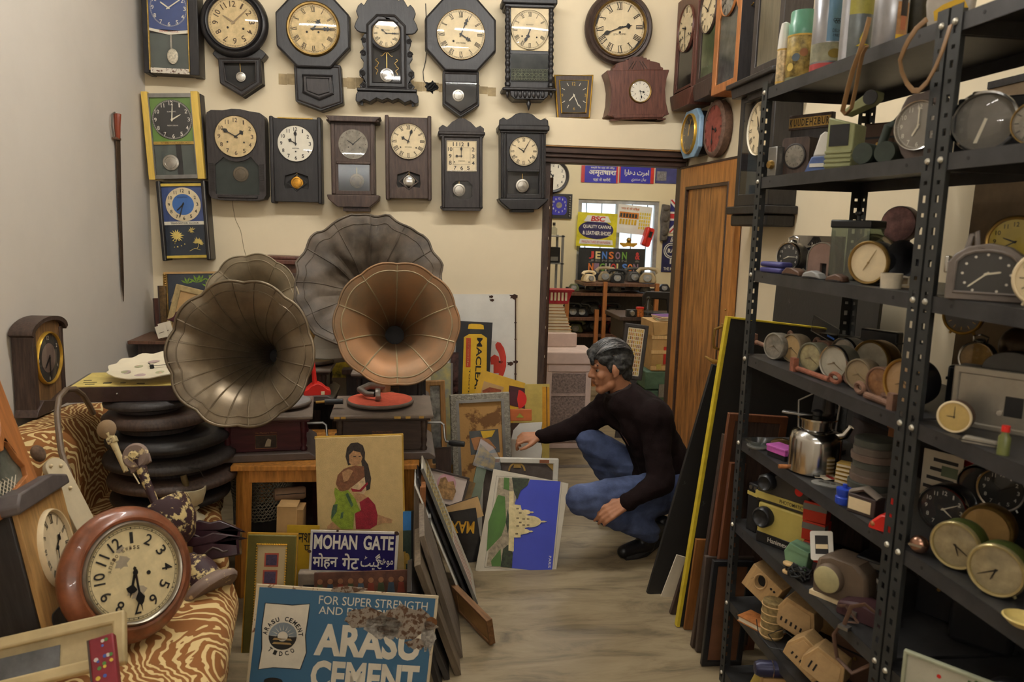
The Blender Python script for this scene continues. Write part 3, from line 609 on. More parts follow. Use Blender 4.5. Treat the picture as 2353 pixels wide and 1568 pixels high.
# 14 crested clock by the doorway
t=onwall('pendulum_wall_clock','black wall clock with arched crest and glazed pendulum door beside the doorway','clock',1203,385,YB-.14,(.4,-100),G2);D=.14/t.k
framewin(t,-54,53,84,-72,0,D,'ebony',[rect(-37,-62,37,-10)])
t.b().box(-60,60,-10,D,83,96).obj('cornice','ebony',t,bevel=3);t.b().box(-56,56,-5,D,78,84).obj('cornice_moulding','ebony',t,bevel=2)
t.b().prism(mir([(0,95),(58,95),(57,108),(48,113),(40,108),(30,113),(20,121),(10,124),(0,124)]),-4,8).obj('crest','ebony',t,bevel=2)
for a in (-50,-42,41,49):t.b().cyl((a,0,-70),(a,0,80),2.6,n=10).obj('reeded_pilaster','ebony',t)
t.b().box(-38,38,-3,2,-10,-4).obj('middle_rail','ebony',t,bevel=1)
dial(t,0,37,33,-2,face='cream',time=(10,5),hands='leaf',bezel='ebony',bw=.04,glass=.02,holes=((-.5,-.4),(.5,-.45)),nh=.22,brand=('Ansonia',.16,.2))
pendulum(t,-2,-42,16,-14,5,'silver');t.b().sheet(rect(-37,-62,37,-10),1.4).obj('glass',GLASS,t)
t.b().prism([(-36,-97),(36,-97),(56,-80),(60,-72),(-60,-72),(-56,-80)],-6,D).obj('flared_base','ebony',t,bevel=2.5);t.b().box(-28,26,2,D,-104,-97).obj('corbel','ebony',t,bevel=1.5)
# 15 transistor clock
t=onwall('transistor_wall_clock','black transistor wall clock with blue dial and yellow dried flowers','clock',424,508,YB-.11,(-8.4,-100),G2);D=.11/t.k
t.b().prism(rect(-44,-84,50,90),6,D).obj('case','ebony',t)
for a in (-56,44):t.b().prism(rect(a,-92,a+10,92),-5,D).obj('side_post','ebony',t,bevel=2.5);t.b().box(a+6.5,a+8,-6,-4,-90,92).obj('silver_bead','steel',t)
for z0 in (80,-86):t.b().box(-46,44,-2,6,z0,z0+6).obj('yellow_rail',mat('yellow_rail',(206,178,76),.5),t)
t.b().box(-46,44,2,6,-1,80).obj('dial_panel','blue',t);t.b().box(-46,44,1,6,-9,-1).obj('brand_strip','white',t)
b=t.b();letter(b,'TRANSISTOR CLOCK',-32,32,-7,-2.8,.2,.01);b.obj('lettering','ink',t,0)
dial(t,0,38,39,0,face='cream',style='arabic',time=(7,33),hands='baton',nr=.81,nh=.2,ring=False,centre=(.62,'dblue'),brand=('SCIENTIFIC',.3,.42),ink='ink')
t.b().box(-46,44,3,6,-80,-9).obj('window_back',mat('blue_black_velvet',(44,52,64),.8),t)
fl=mat('dried_flower_yellow',(220,196,110),.8,var=.2)
def flower(x,z,r,n=12,a0=0,a1=2*pi,nm='dried_flower'):
    b=t.b()
    for i in range(n):
        a=a0+(a1-a0)*i/(n-1);L=r*(.8+.4*rnd.random());w=r*.13
        b.add([(x,1.4,z),(x+L*.5*cos(a)-w*sin(a),.4,z+L*.5*sin(a)+w*cos(a)),(x+L*cos(a),1,z+L*sin(a)),(x+L*.5*cos(a)+w*sin(a),.4,z+L*.5*sin(a)-w*cos(a))],[(0,1,2,3)])
    b.obj(nm,fl,t,0)
flower(-20,-33,15,15);flower(14,-22,9,8,.5,5.5);flower(27,-52,14,13,-.4,3.0)
b=t.b()
for i in range(9):b.sph((-30+rnd.uniform(0,26),1,-62+rnd.uniform(0,18)),rnd.uniform(1,2),8,6)
b.tube([(22,1,-66),(26,1,-60),(27,1,-52)],.7,5);b.tube([(6,1,-70),(18,1,-64),(30,1,-68)],.6,5);b.obj('dried_berries',fl,t)
t.b().sheet(rect(-46,-80,44,80),-2.6).obj('glass',GLASS,t)
# 16 trapezoid clock on the lintel, 17 mantel clock
zl=2.338
t=onwall('trapezoid_table_clock','gold-edged brown trapezoid clock standing on the lintel ledge','clock',1319,209,BY+.012,(-.5,-100));k=t.k
o=onY(1318,258,BY+.012);t.root.matrix_world=Matrix.Translation(V((0,0,zl-o.z+.001))) @ t.root.matrix_world
tz=lambda s:[(38*s,-49*s),(47*s,50*s),(-46*s,50*s),(-39*s,-49*s)]
t.b().prism(tz(1),0,22).obj('case','dbrown',t,bevel=1.5);moulding(t,tz(.99),2.3,0,'gold','gold_edge');moulding(t,tz(.76),2,-1.5,'gold','dial_rim')
t.b().prism(tz(.75),-1,1).obj('dial_plate','dgrey',t)
dial(t,0,3,34,-1.6,style='bar',ink='handw',time=(7,26),hands='baton',hm='handw',disc=False,ring=False,nr=.86,nh=.24,skip=(0,3,6,9),thick=.9)
b=t.b();letter(b,'12',-4,4,26,34,-2,.01);letter(b,'6',-2.5,2.5,-31,-24,-2,.01);letter(b,'3',26,30,0,7,-2,.01);letter(b,'9',-30,-26,0,7,-2,.01);b.obj('numerals','goldp',t,0)
t.b().sheet(tz(.75),-5).obj('glass',GLASS,t)
t=onwall('mantel_clock','brown wooden mantel clock with stepped crest on the lintel ledge','clock',1467,215,BY-.05,(-.8,-100))
o=onY(1467,274,BY-.05);t.root.matrix_world=Matrix.Translation(V((0,0,zl-o.z+.002))) @ t.root.matrix_world;D=.15/t.k
t.b().prism(mir([(0,-58),(58,-58),(64,-52),(77,-48),(74,-44),(68,-20),(66,10),(70,36),(76,52),(76,55),(0,55)]),0,D).obj('case','mahog',t,bevel=1.5)
t.b().prism(mir([(0,55),(62,55),(62,60),(56,62),(54,70),(46,73),(30,76),(30,79),(22,79),(22,83),(14,83),(14,86),(0,86)]),2,D-6).obj('stepped_crest','mahog',t,bevel=1)
for s_ in (-1,1):
    for q in (0,7):t.b().tube([(s_*(4+q),1.4,76-q*.2),(s_*(16+q),1.4,57)],1.1,5).obj('carved_line','dbrown',t)
t.b().prism(mir([(0,-55),(60,-55),(66,-47),(0,-47)]),-2,4).obj('plinth','mahog',t,bevel=1)
dial(t,4,6,24,-1,face='white',time=(3,28),hands='spade',bezel='bronze',bw=.16,bd=.16,glass=.8,nh=.2,holes=((-.5,-.25),(.45,-.3)),ring=False,style='bar')
for s_,q in ((-1,-58),(1,58)):t.b().box(q-10,q+10,2,D-2,-60,-57).obj('foot','mahog',t)
# ------------------------------------------------------------------ clocks on the right wall
def rw(name,label,px,py,dep,group='clocks on the right wall'):
    o=onX(px,py,XR-dep);return T(name,label,'clock',frame(o,V((0,-1,0)),V((0,0,1))),1.0,group),o
def span(px0,px1,py,X):return abs(onX(px0,py,X).y-onX(px1,py,X).y)
# tall glazed clocks: (label, left px, right px, bottom py at left, depth, wood, dial py, window style)
def rclock(label,pl,pr,pb,dep,case,dpy,dr_,face,lower,ztop,name='pendulum_wall_clock',lowz=None,lowm='inner',time=(10,10),cor=False,base=False,dialx=.5,**kw):
    t,o=rw(name,label,pl,pb,dep);X=XR-dep;w=span(pl,pr,pb,X);H=ztop-o.z
    zd=onX(pl+(pr-pl)*.5,dpy,X).z-o.z;wins=[rect(w*.14,lower[0],w*.86,lower[1])] if not isinstance(lower[0],(list,tuple)) else [[(a*w,c) for a,c in lower]]
    t.b().prism(rect(0,0,w,H),0,dep-.001,wins).obj('case',case,t,bevel=.004)
    for q in wins:t.b().prism(q,.012,.016).obj('window_back',lowm,t);t.b().sheet(q,.006).obj('glass',GLASSD,t)
    if kw.get('inset_dial',True):
        dial(t,w*dialx,zd,dr_,-.002,face=face,time=time,hands='leaf',bezel=kw.get('bez',case),bw=.05,holes=((-.4,-.3),(.4,-.3)))
    if cor:t.b().box(-.03,w+.03,-.03,dep-.001,H,H+.05).obj('cornice',case,t,bevel=.008)
    if base:
        t.b().prism([(w*.1,-.10),(w*.9,-.10),(w+.01,-.03),(w+.02,0),(-.02,0),(-.01,-.03)],-.015,dep-.001).obj('flared_base',case,t,bevel=.006)
    return t,w,H,zd
t,w,H,zd=rclock('reddish-brown glazed wall clock high on the right wall next to the back corner',1546,1592,222,.13,'mahog',72,.135,'cream',(.03,.30),3.1,base=True,time=(9,30))
moulding(t,rect(w*.1,.01,w*.9,.33),.006,0,'mahog','door_moulding',6)
t,w,H,zd=rclock('dark glazed wall clock with pale green lower panel on the right wall',1598,1640,196,.12,'dbrown',32,.12,'cream',(.03,.33),3.08,lowm=mat('pale_green_panel',(150,160,112),.6,var=.25),base=True,time=(10,8))
t,w,H,zd=rclock('orange-brown wall clock with pointed glass window on the right wall',1633,1690,222,.14,'orange',0,.10,'dust',[(.16,.05),(.86,.05),(.86,.40),(.5,.56),(.16,.40)],3.05,lowm=mat('grey_mirror_window',(128,128,124),.3,var=.4,scale=12),time=(8,40),style='bar')
t.b().box(w,w+.004,.002,.139,0,H).obj('case_side','ebony',t)
t.b().tube([(w+.006,.05,H*.62),(w+.02,.05,H*.62),(w+.03,.05,H*.63)],.004,6).obj('door_hook','brass',t)
t,w,H,zd=rclock('tall black glazed wall clock with bare backboard on the right wall',1722,1790,188,.14,'black',-60,.10,'cream',(.06,.50),3.38,lowm=mat('bare_backboard',(158,138,110),.8,kind='wood',var=.15),base=True)
# lower clock partly behind the shelving
t,o=rw('pendulum_wall_clock','black wall clock with white Roman dial hanging behind the steel shelving',1703,228,.14);X=XR-.14;w=.40;zb=onX(1695,520,X).z-o.z
q=rect(.045,zb+.16,w-.045,-.03);t.b().prism(rect(0,zb+.1,w,0),0,.139,[q]).obj('case','ebony',t,bevel=.004);t.b().prism(q,.04,.044).obj('case_back',mat('teal_black_lining',(52,60,64),.5,var=.2),t)
t.b().prism([(-.03,0),(w+.03,0),(w+.05,.05),(-.05,.05)],-.04,.139).obj('cornice','ebony',t,bevel=.008);t.b().box(-.07,w+.07,-.06,.139,.05,.075).obj('cornice_top','ebony',t,bevel=.006)
zd=onX(1745,293,X).z-o.z;dial(t,w*.5,zd,.125,.02,face='cream',time=(11,24),bezel='white',bw=.04,holes=((-.4,-.3),),nh=.2,hands='leaf')
t.b().box(-.03,w+.03,-.03,.139,zb+.06,zb+.1).obj('base_shelf','ebony',t,bevel=.006);t.b().box(-.01,w+.01,-.01,.139,zb,zb+.06).obj('base_apron','ebony',t,bevel=.01)
t.b().sheet(q,.004).obj('glass',GLASS,t)
# blue clock and red round clock
t,o=rw('octagonal_wall_clock','pale blue eight-sided clock with gold-rimmed black dial near the corner',1585,308,.10);hw=span(1566,1606,308,XR-.10)/2;hh=.145
t.b().prism(mir([(0,-hh),(hw*.6,-hh),(hw,-hh*.62),(hw,hh*.62),(hw*.6,hh),(0,hh)]),0,.03).obj('blue_front',mat('pale_blue_paint',(140,172,198),.5),t,bevel=.006)
t.b().prism(mir([(0,-hh*.9),(hw*.6,-hh*.9),(hw*.95,-hh*.6),(hw*.95,hh*.6),(hw*.6,hh*.9),(0,hh*.9)]),.03,.099).obj('case_back','bplast',t)
dial(t,0,0,.115,-.004,face='dgrey',ink='goldp',style='bar',time=(12,4),hands='baton',hm='gold',bezel='gold',bw=.08,bd=.1,glass=.3)
t,o=rw('round_wall_clock','round clock with faded red dial and wooden rim above the open door',1639,296,.06);R=.165
t.b().lathe([(R*.8,.004),(R*.82,-.004),(R*.9,-.006),(R,.006),(R,.04),(R*.9,.059)],48,(0,0,0),'y',cap=False).obj('round_case',mat('weathered_wood_rim',(110,84,70),.7,var=.25,scale=40),t,50)
dial(t,0,0,R*.82,0,face=mat('faded_red_dial',(150,78,64),.8,var=.2,scale=24),style='roman',ink='ink',time=(3,30),hands='spade',nh=.16,nr=.9,ring=False)
# ------------------------------------------------------------------ sword on the left wall
X=XL+.012
t=T('sword','old sword with red wooden grip hanging on the left wall','sword',frame(onX(268,320,X),V((0,1,0)),V((0,0,1))));o=V(t.root.location)
def lw(px,py):p=onX(px,py,X);return (p.y-o.y,p.z-o.z)
bl=[lw(266,322),lw(276,322),lw(279,480),lw(284,640),lw(284,693),lw(279,640),lw(272,480)]
t.b().prism(bl[::-1],-.002,.002).obj('blade',mat('rusty_blade',(84,66,52),.55,.6,var=.3),t)
gz0,gz1=lw(268,318),lw(266,262)
t.b().tube([(gz0[0]+.01,-.004,gz0[1]),(gz0[0]+.004,-.006,(gz0[1]+gz1[1])/2),(gz1[0]+.012,-.004,gz1[1])],[.012,.016,.02],10).obj('grip',mat('red_grip',(138,66,44),.4,kind='wood'),t)
t.b().box(gz0[0]-.05,gz0[0]+.04,-.01,.006,gz0[1]-.008,gz0[1]+.004).obj('cross_guard','rust',t,bevel=.002)
t.b().tube([(gz0[0]-.05,-.002,gz0[1]),(gz0[0]-.07,-.004,gz0[1]+.06),(gz0[0]-.06,-.004,gz0[1]+.12),(gz1[0]-.02,-.002,gz1[1]+.005)],.005,6).obj('knuckle_bow','steel',t)
# hole with wires in the plaster
p=onY(991,200,YB-.002);t=T('wall_hole','ragged black hole with cable tangle in the wall between two clocks','wall hole',Matrix.Translation(p))
t.b().prism([(.04*(1+.3*sin(3*i)+.2*cos(5*i))*cos(2*pi*i/14),.034*(1+.3*cos(4*i))*sin(2*pi*i/14)) for i in range(14)],0,.002).obj('hole',mat('painted_dark_hole',(22,20,18),.9),t)  # flat patch: the hole's darkness is put into its black colour
for q in range(3):t.b().tube([(.03*cos(i*.5+q)*(1-.1*q),-.006-.004*q,.024*sin(i*.5+q*2)) for i in range(12)],.004,6).obj('cable','cable',t)
wr=[onY(a,c,YB-.008) for a,c in ((978,8),(980,50),(981,105),(978,140),(972,165),(974,185),(982,196))]
tag(B().tube(wr,.0025,5).obj('hanging_cable','cable'),'thin dark cable hanging down to the wall hole between clocks','cable')
# ================================================================== steel shelving on the right
XS=1.128;SD=.385
ZT=[2.119,1.831,1.521,1.231,.930,.628,.329,.055]
BAYS=[(1.617,2.53),(.66,1.611)]
slot=mat('charcoal_slotted_steel',(54,55,54),.5,.2,var=.2,scale=14);shm=mat('charcoal_shelf_steel',(60,59,59),.45,.2,var=.25,scale=8)
boltm=mat('zinc_bolt',(206,200,184),.35,.6)
_post={}
def postmesh(key):
    """L-section post with punched slots; key gives the two flange directions"""
    if key in _post:return _post[key]
    sx,sy=key;H=ZT[0]+.02;w=.038;th=.0018;q=B();z0=0;z=.03;n=0;hw=.0058
    q.box(0,w/2-hw,0,th,0,H).box(w/2+hw,w,0,th,0,H)
    while z < H-.02:
        h=.009 if n % 2 else .016;q.box(w/2-hw,w/2+hw,0,th,z0,z-h/2);z0=z+h/2;z += .0355;n += 1
    q.box(w/2-hw,w/2+hw,0,th,z0,H)
    b=B();b.add([(v.y*sx,v.x*sy,v.z) for v in q.v],q.f);b.add([(v.x*sx,v.y*sy,v.z) for v in q.v],q.f)
    o=b.obj('post',slot,None,0);me=o.data;bpy.data.objects.remove(o);_post[key]=me;return me
for bi,(ya,yb) in enumerate(BAYS):
    t=T('steel_shelving',['slotted-angle steel shelving full of old clocks and cameras beside the leaning boards','slotted-angle steel shelving nearest the camera at the right edge'][bi],'shelving',Matrix.Translation(V((XS,(ya+yb)/2,0))),1,'slotted steel shelving units');hy=(yb-ya)/2
    for sx in (1,-1):
        for sy in (1,-1):
            o=bpy.data.objects.new('post',postmesh((sx,sy)));COL.objects.link(o);o.parent=t.root
            o.location=(0 if sx > 0 else SD,-hy if sy > 0 else hy,0)
    for i,z in enumerate(ZT):
        s_=t.b().box(.004,SD-.004,-hy+.004,hy-.004,z-.003,z).box(.003,.0055,-hy+.004,hy-.004,z-.036,z).box(SD-.0055,SD-.003,-hy+.004,hy-.004,z-.036,z).box(.004,SD-.004,-hy+.003,-hy+.005,z-.036,z-.002).box(.004,SD-.004,hy-.005,hy-.003,z-.036,z-.002).obj('shelf',shm,t,0)
        for sy in (-1,1):
            t.b().lathe([(0,-.006),(.005,-.005),(.0072,-.002),(.0075,0)],10,(0,sy*(hy-.019),z-.014),'x',cap=False).obj('bolt',boltm,t)
            if i < 7:t.b().lathe([(.0042,-.0006),(.0042,.001)],10,(.003,sy*(hy-.10),z-.016),'x').obj('punched_hole','ink',s_)
def sh(i,px,X):
    """point on shelf i at depth X seen in photo column px"""
    z=ZT[i];py=700
    for _ in range(12):
        p=onX(px,py,X)
        if p.y > 2.44:X=max(1.15,X*2.44/p.y);p=onX(px,py,X)
        q=V((X,p.y,z));py=pix(q)[1]
    return V((X,p.y,z+.0006))
SHG=['tins and flasks on the top shelf','objects on the second shelf','objects on the third shelf','alarm clocks on the fourth shelf','objects on the fifth shelf','objects on the sixth shelf','objects on the lowest shelves','objects on the lowest shelves']
R_=radians
def item(name,label,cat,i,px,X,rz=-60,k=None,dz=0,g=True):
    p=sh(i,px,X);p=p+V((0,0,dz));return sit(name,label,cat,p,R_(rz),k,SHG[i] if g else None)
# ---- top shelf: flasks and printed tins
def tin(label,px,X,r,h,bands,cap=None,name='printed_tin',rz=-40):
    t=item(name,label,'tin',0,px,X,rz)
    z=0;t.b().lathe([(r*.96,0),(r,1.5),(r,h-1.5),(r*.97,h)],32).obj('can',bands[0],t,50)
    for (z0,z1,m,rr) in bands[1:]:t.b().lathe([(r*rr,z0),(r*rr,z1)],32,cap=False).obj('printed_band',m,t,50)
    if cap:
        t.b().lathe([(q*r,h+zz) for q,zz in cap[0]],32).obj('cap',cap[1],t,50)
    return t
cr_=mat('cream_printed_tin',(204,180,138),.4,.2,var=.4,scale=55);grn=mat('sea_green_plastic',(96,150,124),.3,var=.05)
t=tin('tall cream printed flask with white conical cap on the top shelf',1795,1.20,14,78,[cr_,(2,6,'goldp',1.02),(74,77,'goldp',1.03)],([(1.0,0),(1.0,6),(.86,34),(.62,56),(0,60)],'wplast'),'vacuum_flask')
t=tin('squat printed jar with sea-green screw lid on the top shelf',1837,1.185,33,100,[mat('patchwork_print',(150,132,80),.45,.2,var=.6,scale=22,col2=(206,176,96)),(2,8,mat('olive_band',(120,118,84),.5),1.01),(97,101,'goldp',1.02)],([(.97,0),(.97,26),(.90,28),(.90,50),(.86,54),(0,55)],grn),'screw_top_jar')
b=t.b()
for a,z,m in ((-2.1,30,1),(-1.2,60,2),(-1.7,50,3)):
    t.b().prism(circ(0,0,9,18),0,.6).at(Matrix()).obj('printed_medallion',[0,mat('print_yellow',(206,176,84),.5),mat('print_rust',(150,96,52),.5),mat('print_slate',(84,96,104),.5)][m],t).matrix_local=Matrix.Translation(V((33.2*cos(a),33.2*sin(a),z))*t.k) @ Matrix.Rotation(a+pi/2,4,'Z')
silv=mat('bare_tinplate',(176,176,180),.28,.7,var=.12,scale=8);blu=mat('steel_blue_print',(92,126,152),.4,.2,var=.1)
t=tin('tall silver and blue printed tin with five ring emblem on the top shelf',1897,1.185,36,175,[silv,(2,16,mat('red_band',(170,62,60),.45),1.008),(20,60,mat('sage_print',(150,146,118),.5,var=.35,scale=18),1.006)])
def curved(t,r,a0,a1,z0,z1,m,nm='printed_panel',n=10):
    vs=[];fs=[]
    for i in range(n+1):
        a=a0+(a1-a0)*i/n;vs += [(r*cos(a),r*sin(a),z0),(r*cos(a),r*sin(a),z1)]
    for i in range(n):fs.append((2*i,2*i+2,2*i+3,2*i+1))
    return t.b().add(vs,fs).obj(nm,m,t,60)
curved(t,36.4,R_(-85),R_(-5),62,172,blu)
a=R_(-52)
for dx,dz in ((-6,3),(0,3),(6,3),(-3,-1),(3,-1)):
    o=t.b().tor((0,0,0),3.2,.5,16,5).obj('ring_emblem','ink',t);o.matrix_local=Matrix.Translation(V((36.8*cos(a+dx/36),36.8*sin(a+dx/36),104+dz))*t.k) @ Matrix.Rotation(a+pi/2,4,'Z')
o=letter(t.b(),'DELHI',-10,10,-3,4,0).obj('lettering','ink',t,0);o.matrix_local=Matrix.Translation(V((37.2*cos(a),37.2*sin(a),84))*t.k) @ Matrix.Rotation(a+pi/2,4,'Z')
o=letter(t.b(),'1982',-8,8,-3,3,0).obj('lettering','ink',t,0);o.matrix_local=Matrix.Translation(V((37.2*cos(a),37.2*sin(a),74))*t.k) @ Matrix.Rotation(a+pi/2,4,'Z')
o=t.b().prism(circ(0,0,16,24,10),0,.8).obj('oval_emblem',mat('olive_gold_print',(140,118,52),.5),t);o.matrix_local=Matrix.Translation(V((36.6*cos(a),36.6*sin(a),36))*t.k) @ Matrix.Rotation(a+pi/2,4,'Z')
t=tin('grey and yellow printed tin with yellow animal emblem on the top shelf',1962,1.185,35,185,[mat('grey_print',(128,134,134),.35,.4,var=.15),(98,150,mat('lime_yellow_print',(188,178,84),.45,var=.3,scale=7),1.006)])
a=R_(-55);kg=[(-4,-22),(14,-18),(4,-16),(8,-6),(10,6),(8,16),(14,24),(10,28),(4,18),(-2,8),(-8,-6),(-6,-16),(-16,-22)]
o=t.b().prism(kg,0,.6).obj('animal_emblem',mat('emblem_yellow',(210,184,60),.5),t);o.matrix_local=Matrix.Translation(V((35.3*cos(a),35.3*sin(a),50))*t.k) @ Matrix.Rotation(a+pi/2,4,'Z')
curved(t,35.3,R_(-180),R_(-110),2,180,silv)
t=tin('shiny printed tin with a portrait panel on the top shelf',2040,1.185,37,190,[silv,(120,188,mat('blue_label',(84,124,176),.4),1.004)])
curved(t,37.4,R_(-62),R_(-12),8,96,mat('portrait_ground',(176,128,84),.5,var=.3,scale=20));curved(t,37.7,R_(-50),R_(-22),66,110,mat('portrait_hair',(40,32,34),.5),'portrait_hair');curved(t,37.6,R_(-48),R_(-26),36,76,mat('portrait_skin',(184,112,78),.6),'portrait_face');curved(t,37.65,R_(-62),R_(-14),4,26,mat('portrait_yellow',(212,172,56),.5),'portrait_robe')
t=tin('dark tin standing behind the portrait tin on the top shelf',2096,1.27,30,190,[mat('dark_olive_print',(60,54,34),.4,.2,var=.4,scale=12)])
t=item('printed_bag','white canvas bag with yellow print at the end of the top shelf','bag',0,2178,1.19,-55)
t.b().prism([(-42,0),(44,0),(50,60),(46,130),(-44,130),(-50,60)],-14,20).obj('bag_body',mat('grubby_canvas',(176,168,156),.85,var=.15),t,bevel=6);t.b().prism([(-26,18),(18,22),(44,34),(30,62),(-10,52),(-30,40)],-14.6,-14).obj('yellow_print',mat('canvas_yellow',(212,170,52),.8),t)
def strapitem(label,pts,X,w,mtl='strap'):
    P=[onX(a,c,X-.02-.012*sin(i*.7)) for i,(a,c) in enumerate(pts)]
    tag(B().tube(P,w,6,flat=.35).obj('hanging_strap',mtl),label,'strap','straps hanging from the top shelf')
strapitem('tan leather strap hanging in a narrow loop over the viewer',[(1998,40),(1988,80),(1975,120),(1960,160),(1948,205),(1936,255),(1943,264),(1956,250),(1966,205),(1974,160),(1982,124),(1992,106)],XS,.007)
strapitem('tan webbing strap hanging in a wide loop by the middle posts',[(2130,44),(2105,66),(2088,92),(2078,112),(2068,138),(2072,165),(2084,192),(2098,208),(2112,208),(2130,190),(2148,158),(2165,118),(2178,78),(2184,58)],XS,.007)
# ---- second shelf
t=item('name_plate_block','wooden block with a row of brass letter tiles on the second shelf','sign block',1,1850,1.32,-62,dz=.155);k=t.k
t.b().box(-56,56,0,14,0,34).obj('block','dbrown',t,bevel=1);t.b().box(-54,54,-1,1,5,27).obj('brass_strip',mat('tarnished_brass_strip',(176,148,92),.5,.3,var=.2),t)
b=t.b()
for i,c in enumerate('KUUDEHZBUR'):t.b().box(-52+i*10.5,-43+i*10.5,-1.8,-1,6,26).obj('letter_tile','brass',t,bevel=.3);letter(b,c,-51+i*10.5,-44+i*10.5,8,24,-2.2,.02)
b.obj('lettering','ink',t,0)
t.b().box(-50,50,2,12,-.153/k,0).obj('stand','black',t)
t=item('square_gauge_clock','dark brown square clock with domed glass on the second shelf','clock',1,1829,1.20,-62)
t.b().prism(rrect(-36,0,36,86,8),-10,26).obj('case','dbrown',t,bevel=4);dial(t,0,44,25,-12,face='dust',style='bar',ink='ink',time=None,bezel='black',bw=.15,glass=1.4,ring=False)
t=item('metal_latch_box','small metal box with round knob at the end of the second shelf','box',1,1774,1.142,-80)
t.b().box(-16,16,-4,22,0,66).obj('case','steel',t,bevel=2);t.b().lathe([(0,-9),(8,-8),(10,-3),(10,0)],16,(0,-4,26),'y',cap=False).obj('knob','brass',t)
t=item('kitchen_scale','blue and white kitchen scale on the second shelf','scale',1,1884,1.19,-55)
t.b().prism([(-34,0),(34,0),(30,36),(-18,36)],-12,30).obj('base',mat('dull_blue_enamel',(84,104,152),.4),t,bevel=3);t.b().prism([(-18,36),(26,36),(22,84),(6,92),(-4,84)],-8,26).obj('pan','wplast',t,bevel=4);t.b().box(-20,14,-14,-12,12,20).obj('scale_window','wplast',t)
t=item('slide_viewer','olive green slide viewer with label and ribbed front on the second shelf','slide viewer',1,1928,1.165,-58)
ol=mat('olive_plastic',(146,148,104),.5,var=.1)
t.b().prism([(-30,0),(34,0),(36,96),(-28,116)],-14,40).obj('body',ol,t,bevel=3)
t.b().prism([(0,118),(60,140),(72,150),(72,166),(52,166),(-6,128)],-2,36).obj('tilted_hood',ol,t,bevel=3)
t.b().box(-22,24,-15.5,-14,50,98).obj('label_plate','bplast',t)
for q in range(4):t.b().box(-30,34,-17,-13,4+q*10,10+q*10).obj('rib',ol,t,bevel=1)
t.b().lathe([(16,0),(16,4),(0,4)],20,(60,-6,152),'y').obj('lens','bplast',t)
t=item('binoculars','dark green field binoculars lying on the second shelf','binoculars',1,2014,1.18,-60)
bg_=mat('dark_green_rubber',(48,56,46),.6,var=.2,bump=.3)
for q in (-26,26):
    t.b().lathe([(24,-20),(25,-14),(24,20),(20,40),(14,56),(15,70),(11,72)],22,(q,0,26),'y').obj('barrel',bg_,t,50);t.b().lathe([(20,-19),(0,-19.5)],22,(q,0,26),'y',cap=False).obj('front_lens',GLASSD,t)
t.b().tube([(-10,30,40),(0,36,90),(20,40,110),(34,38,60)],10,12).obj('upright_tube',bg_,t)
t.b().box(-14,14,10,34,18,36).obj('hinge',bg_,t,bevel=3)
t=item('aneroid_gauge','large brown cast gauge with round chrome-rimmed dial on the second shelf','gauge',1,2108,1.21,-66)
bc=mat('brown_casting',(98,84,76),.6,.2,var=.2,bump=.3)
t.b().prism([(62*(1+.06*cos(6*i*pi/12))*cos(i*pi/12+.1),80+78*(1+.06*cos(6*i*pi/12))*sin(i*pi/12+.1)) for i in range(24)],-6,34).obj('flange',bc,t,bevel=5)
dial(t,0,80,52,-10,face=mat('grey_scale_dial',(150,142,130),.5,var=.15),style='arabic',ink='inkw',time=(7,0),hands='baton',hm='handw',bezel='chrome',bw=.1,bd=.14,glass=.6,ring=True)
t=item('headlamp','large round chrome-rimmed headlamp with glass front on the near second shelf','headlamp',1,2252,1.20,-48)
t.b().lathe([(64,0),(64,18),(56,44),(40,66),(20,78),(0,80)],36,(0,0,70),'y',cap=False).obj('bowl','bplast',t,60);t.b().lathe([(62,2),(64,-8),(69,-6),(70,6),(64,10)],40,(0,0,70),'y',cap=False).obj('chrome_rim','chrome',t,60)
t.b().lathe([(62,8),(0,8)],40,(0,0,70),'y',cap=False).obj('dial_face',mat('lamp_reflector',(116,112,104),.4,.3),t);t.b().lathe([(62,-4),(45,-12),(20,-17),(0,-18)],40,(0,0,70),'y',cap=False).obj('glass',GLASS,t,80)
t.b().prism([(-18,24),(-10,24),(6,78),(0,80)],6,7).obj('needle','handw',t);t.b().box(-16,16,4,44,0,10).obj('foot','bplast',t)
for (px,X,w,h,rz,m,lb) in ((2270,1.38,76,150,-50,'bplast','tall black box at the back of the near second shelf'),(2240,1.34,22,160,-50,'leather','brown book upright behind the headlamp')):
    t=item('upright_box',lb,'box',1,px,X,rz);t.b().box(-w,w,0,50,0,h).obj('body',m,t,bevel=4);t.b().box(-w-1,w+1,-1,51,h*.82,h*.86).obj('seam','cable',t)
t=item('round_gauge','brass-rimmed round gauge at the right edge of the near second shelf','gauge',1,2372,1.20,-55);t.b().lathe([(50,0),(50,60),(0,62)],30,(0,0,54),'y').obj('body','bplast',t,50);dial(t,0,54,46,-2,face='dust',style='bar',time=(8,10),bezel='bronze',bw=.1,bd=.1,ring=True)
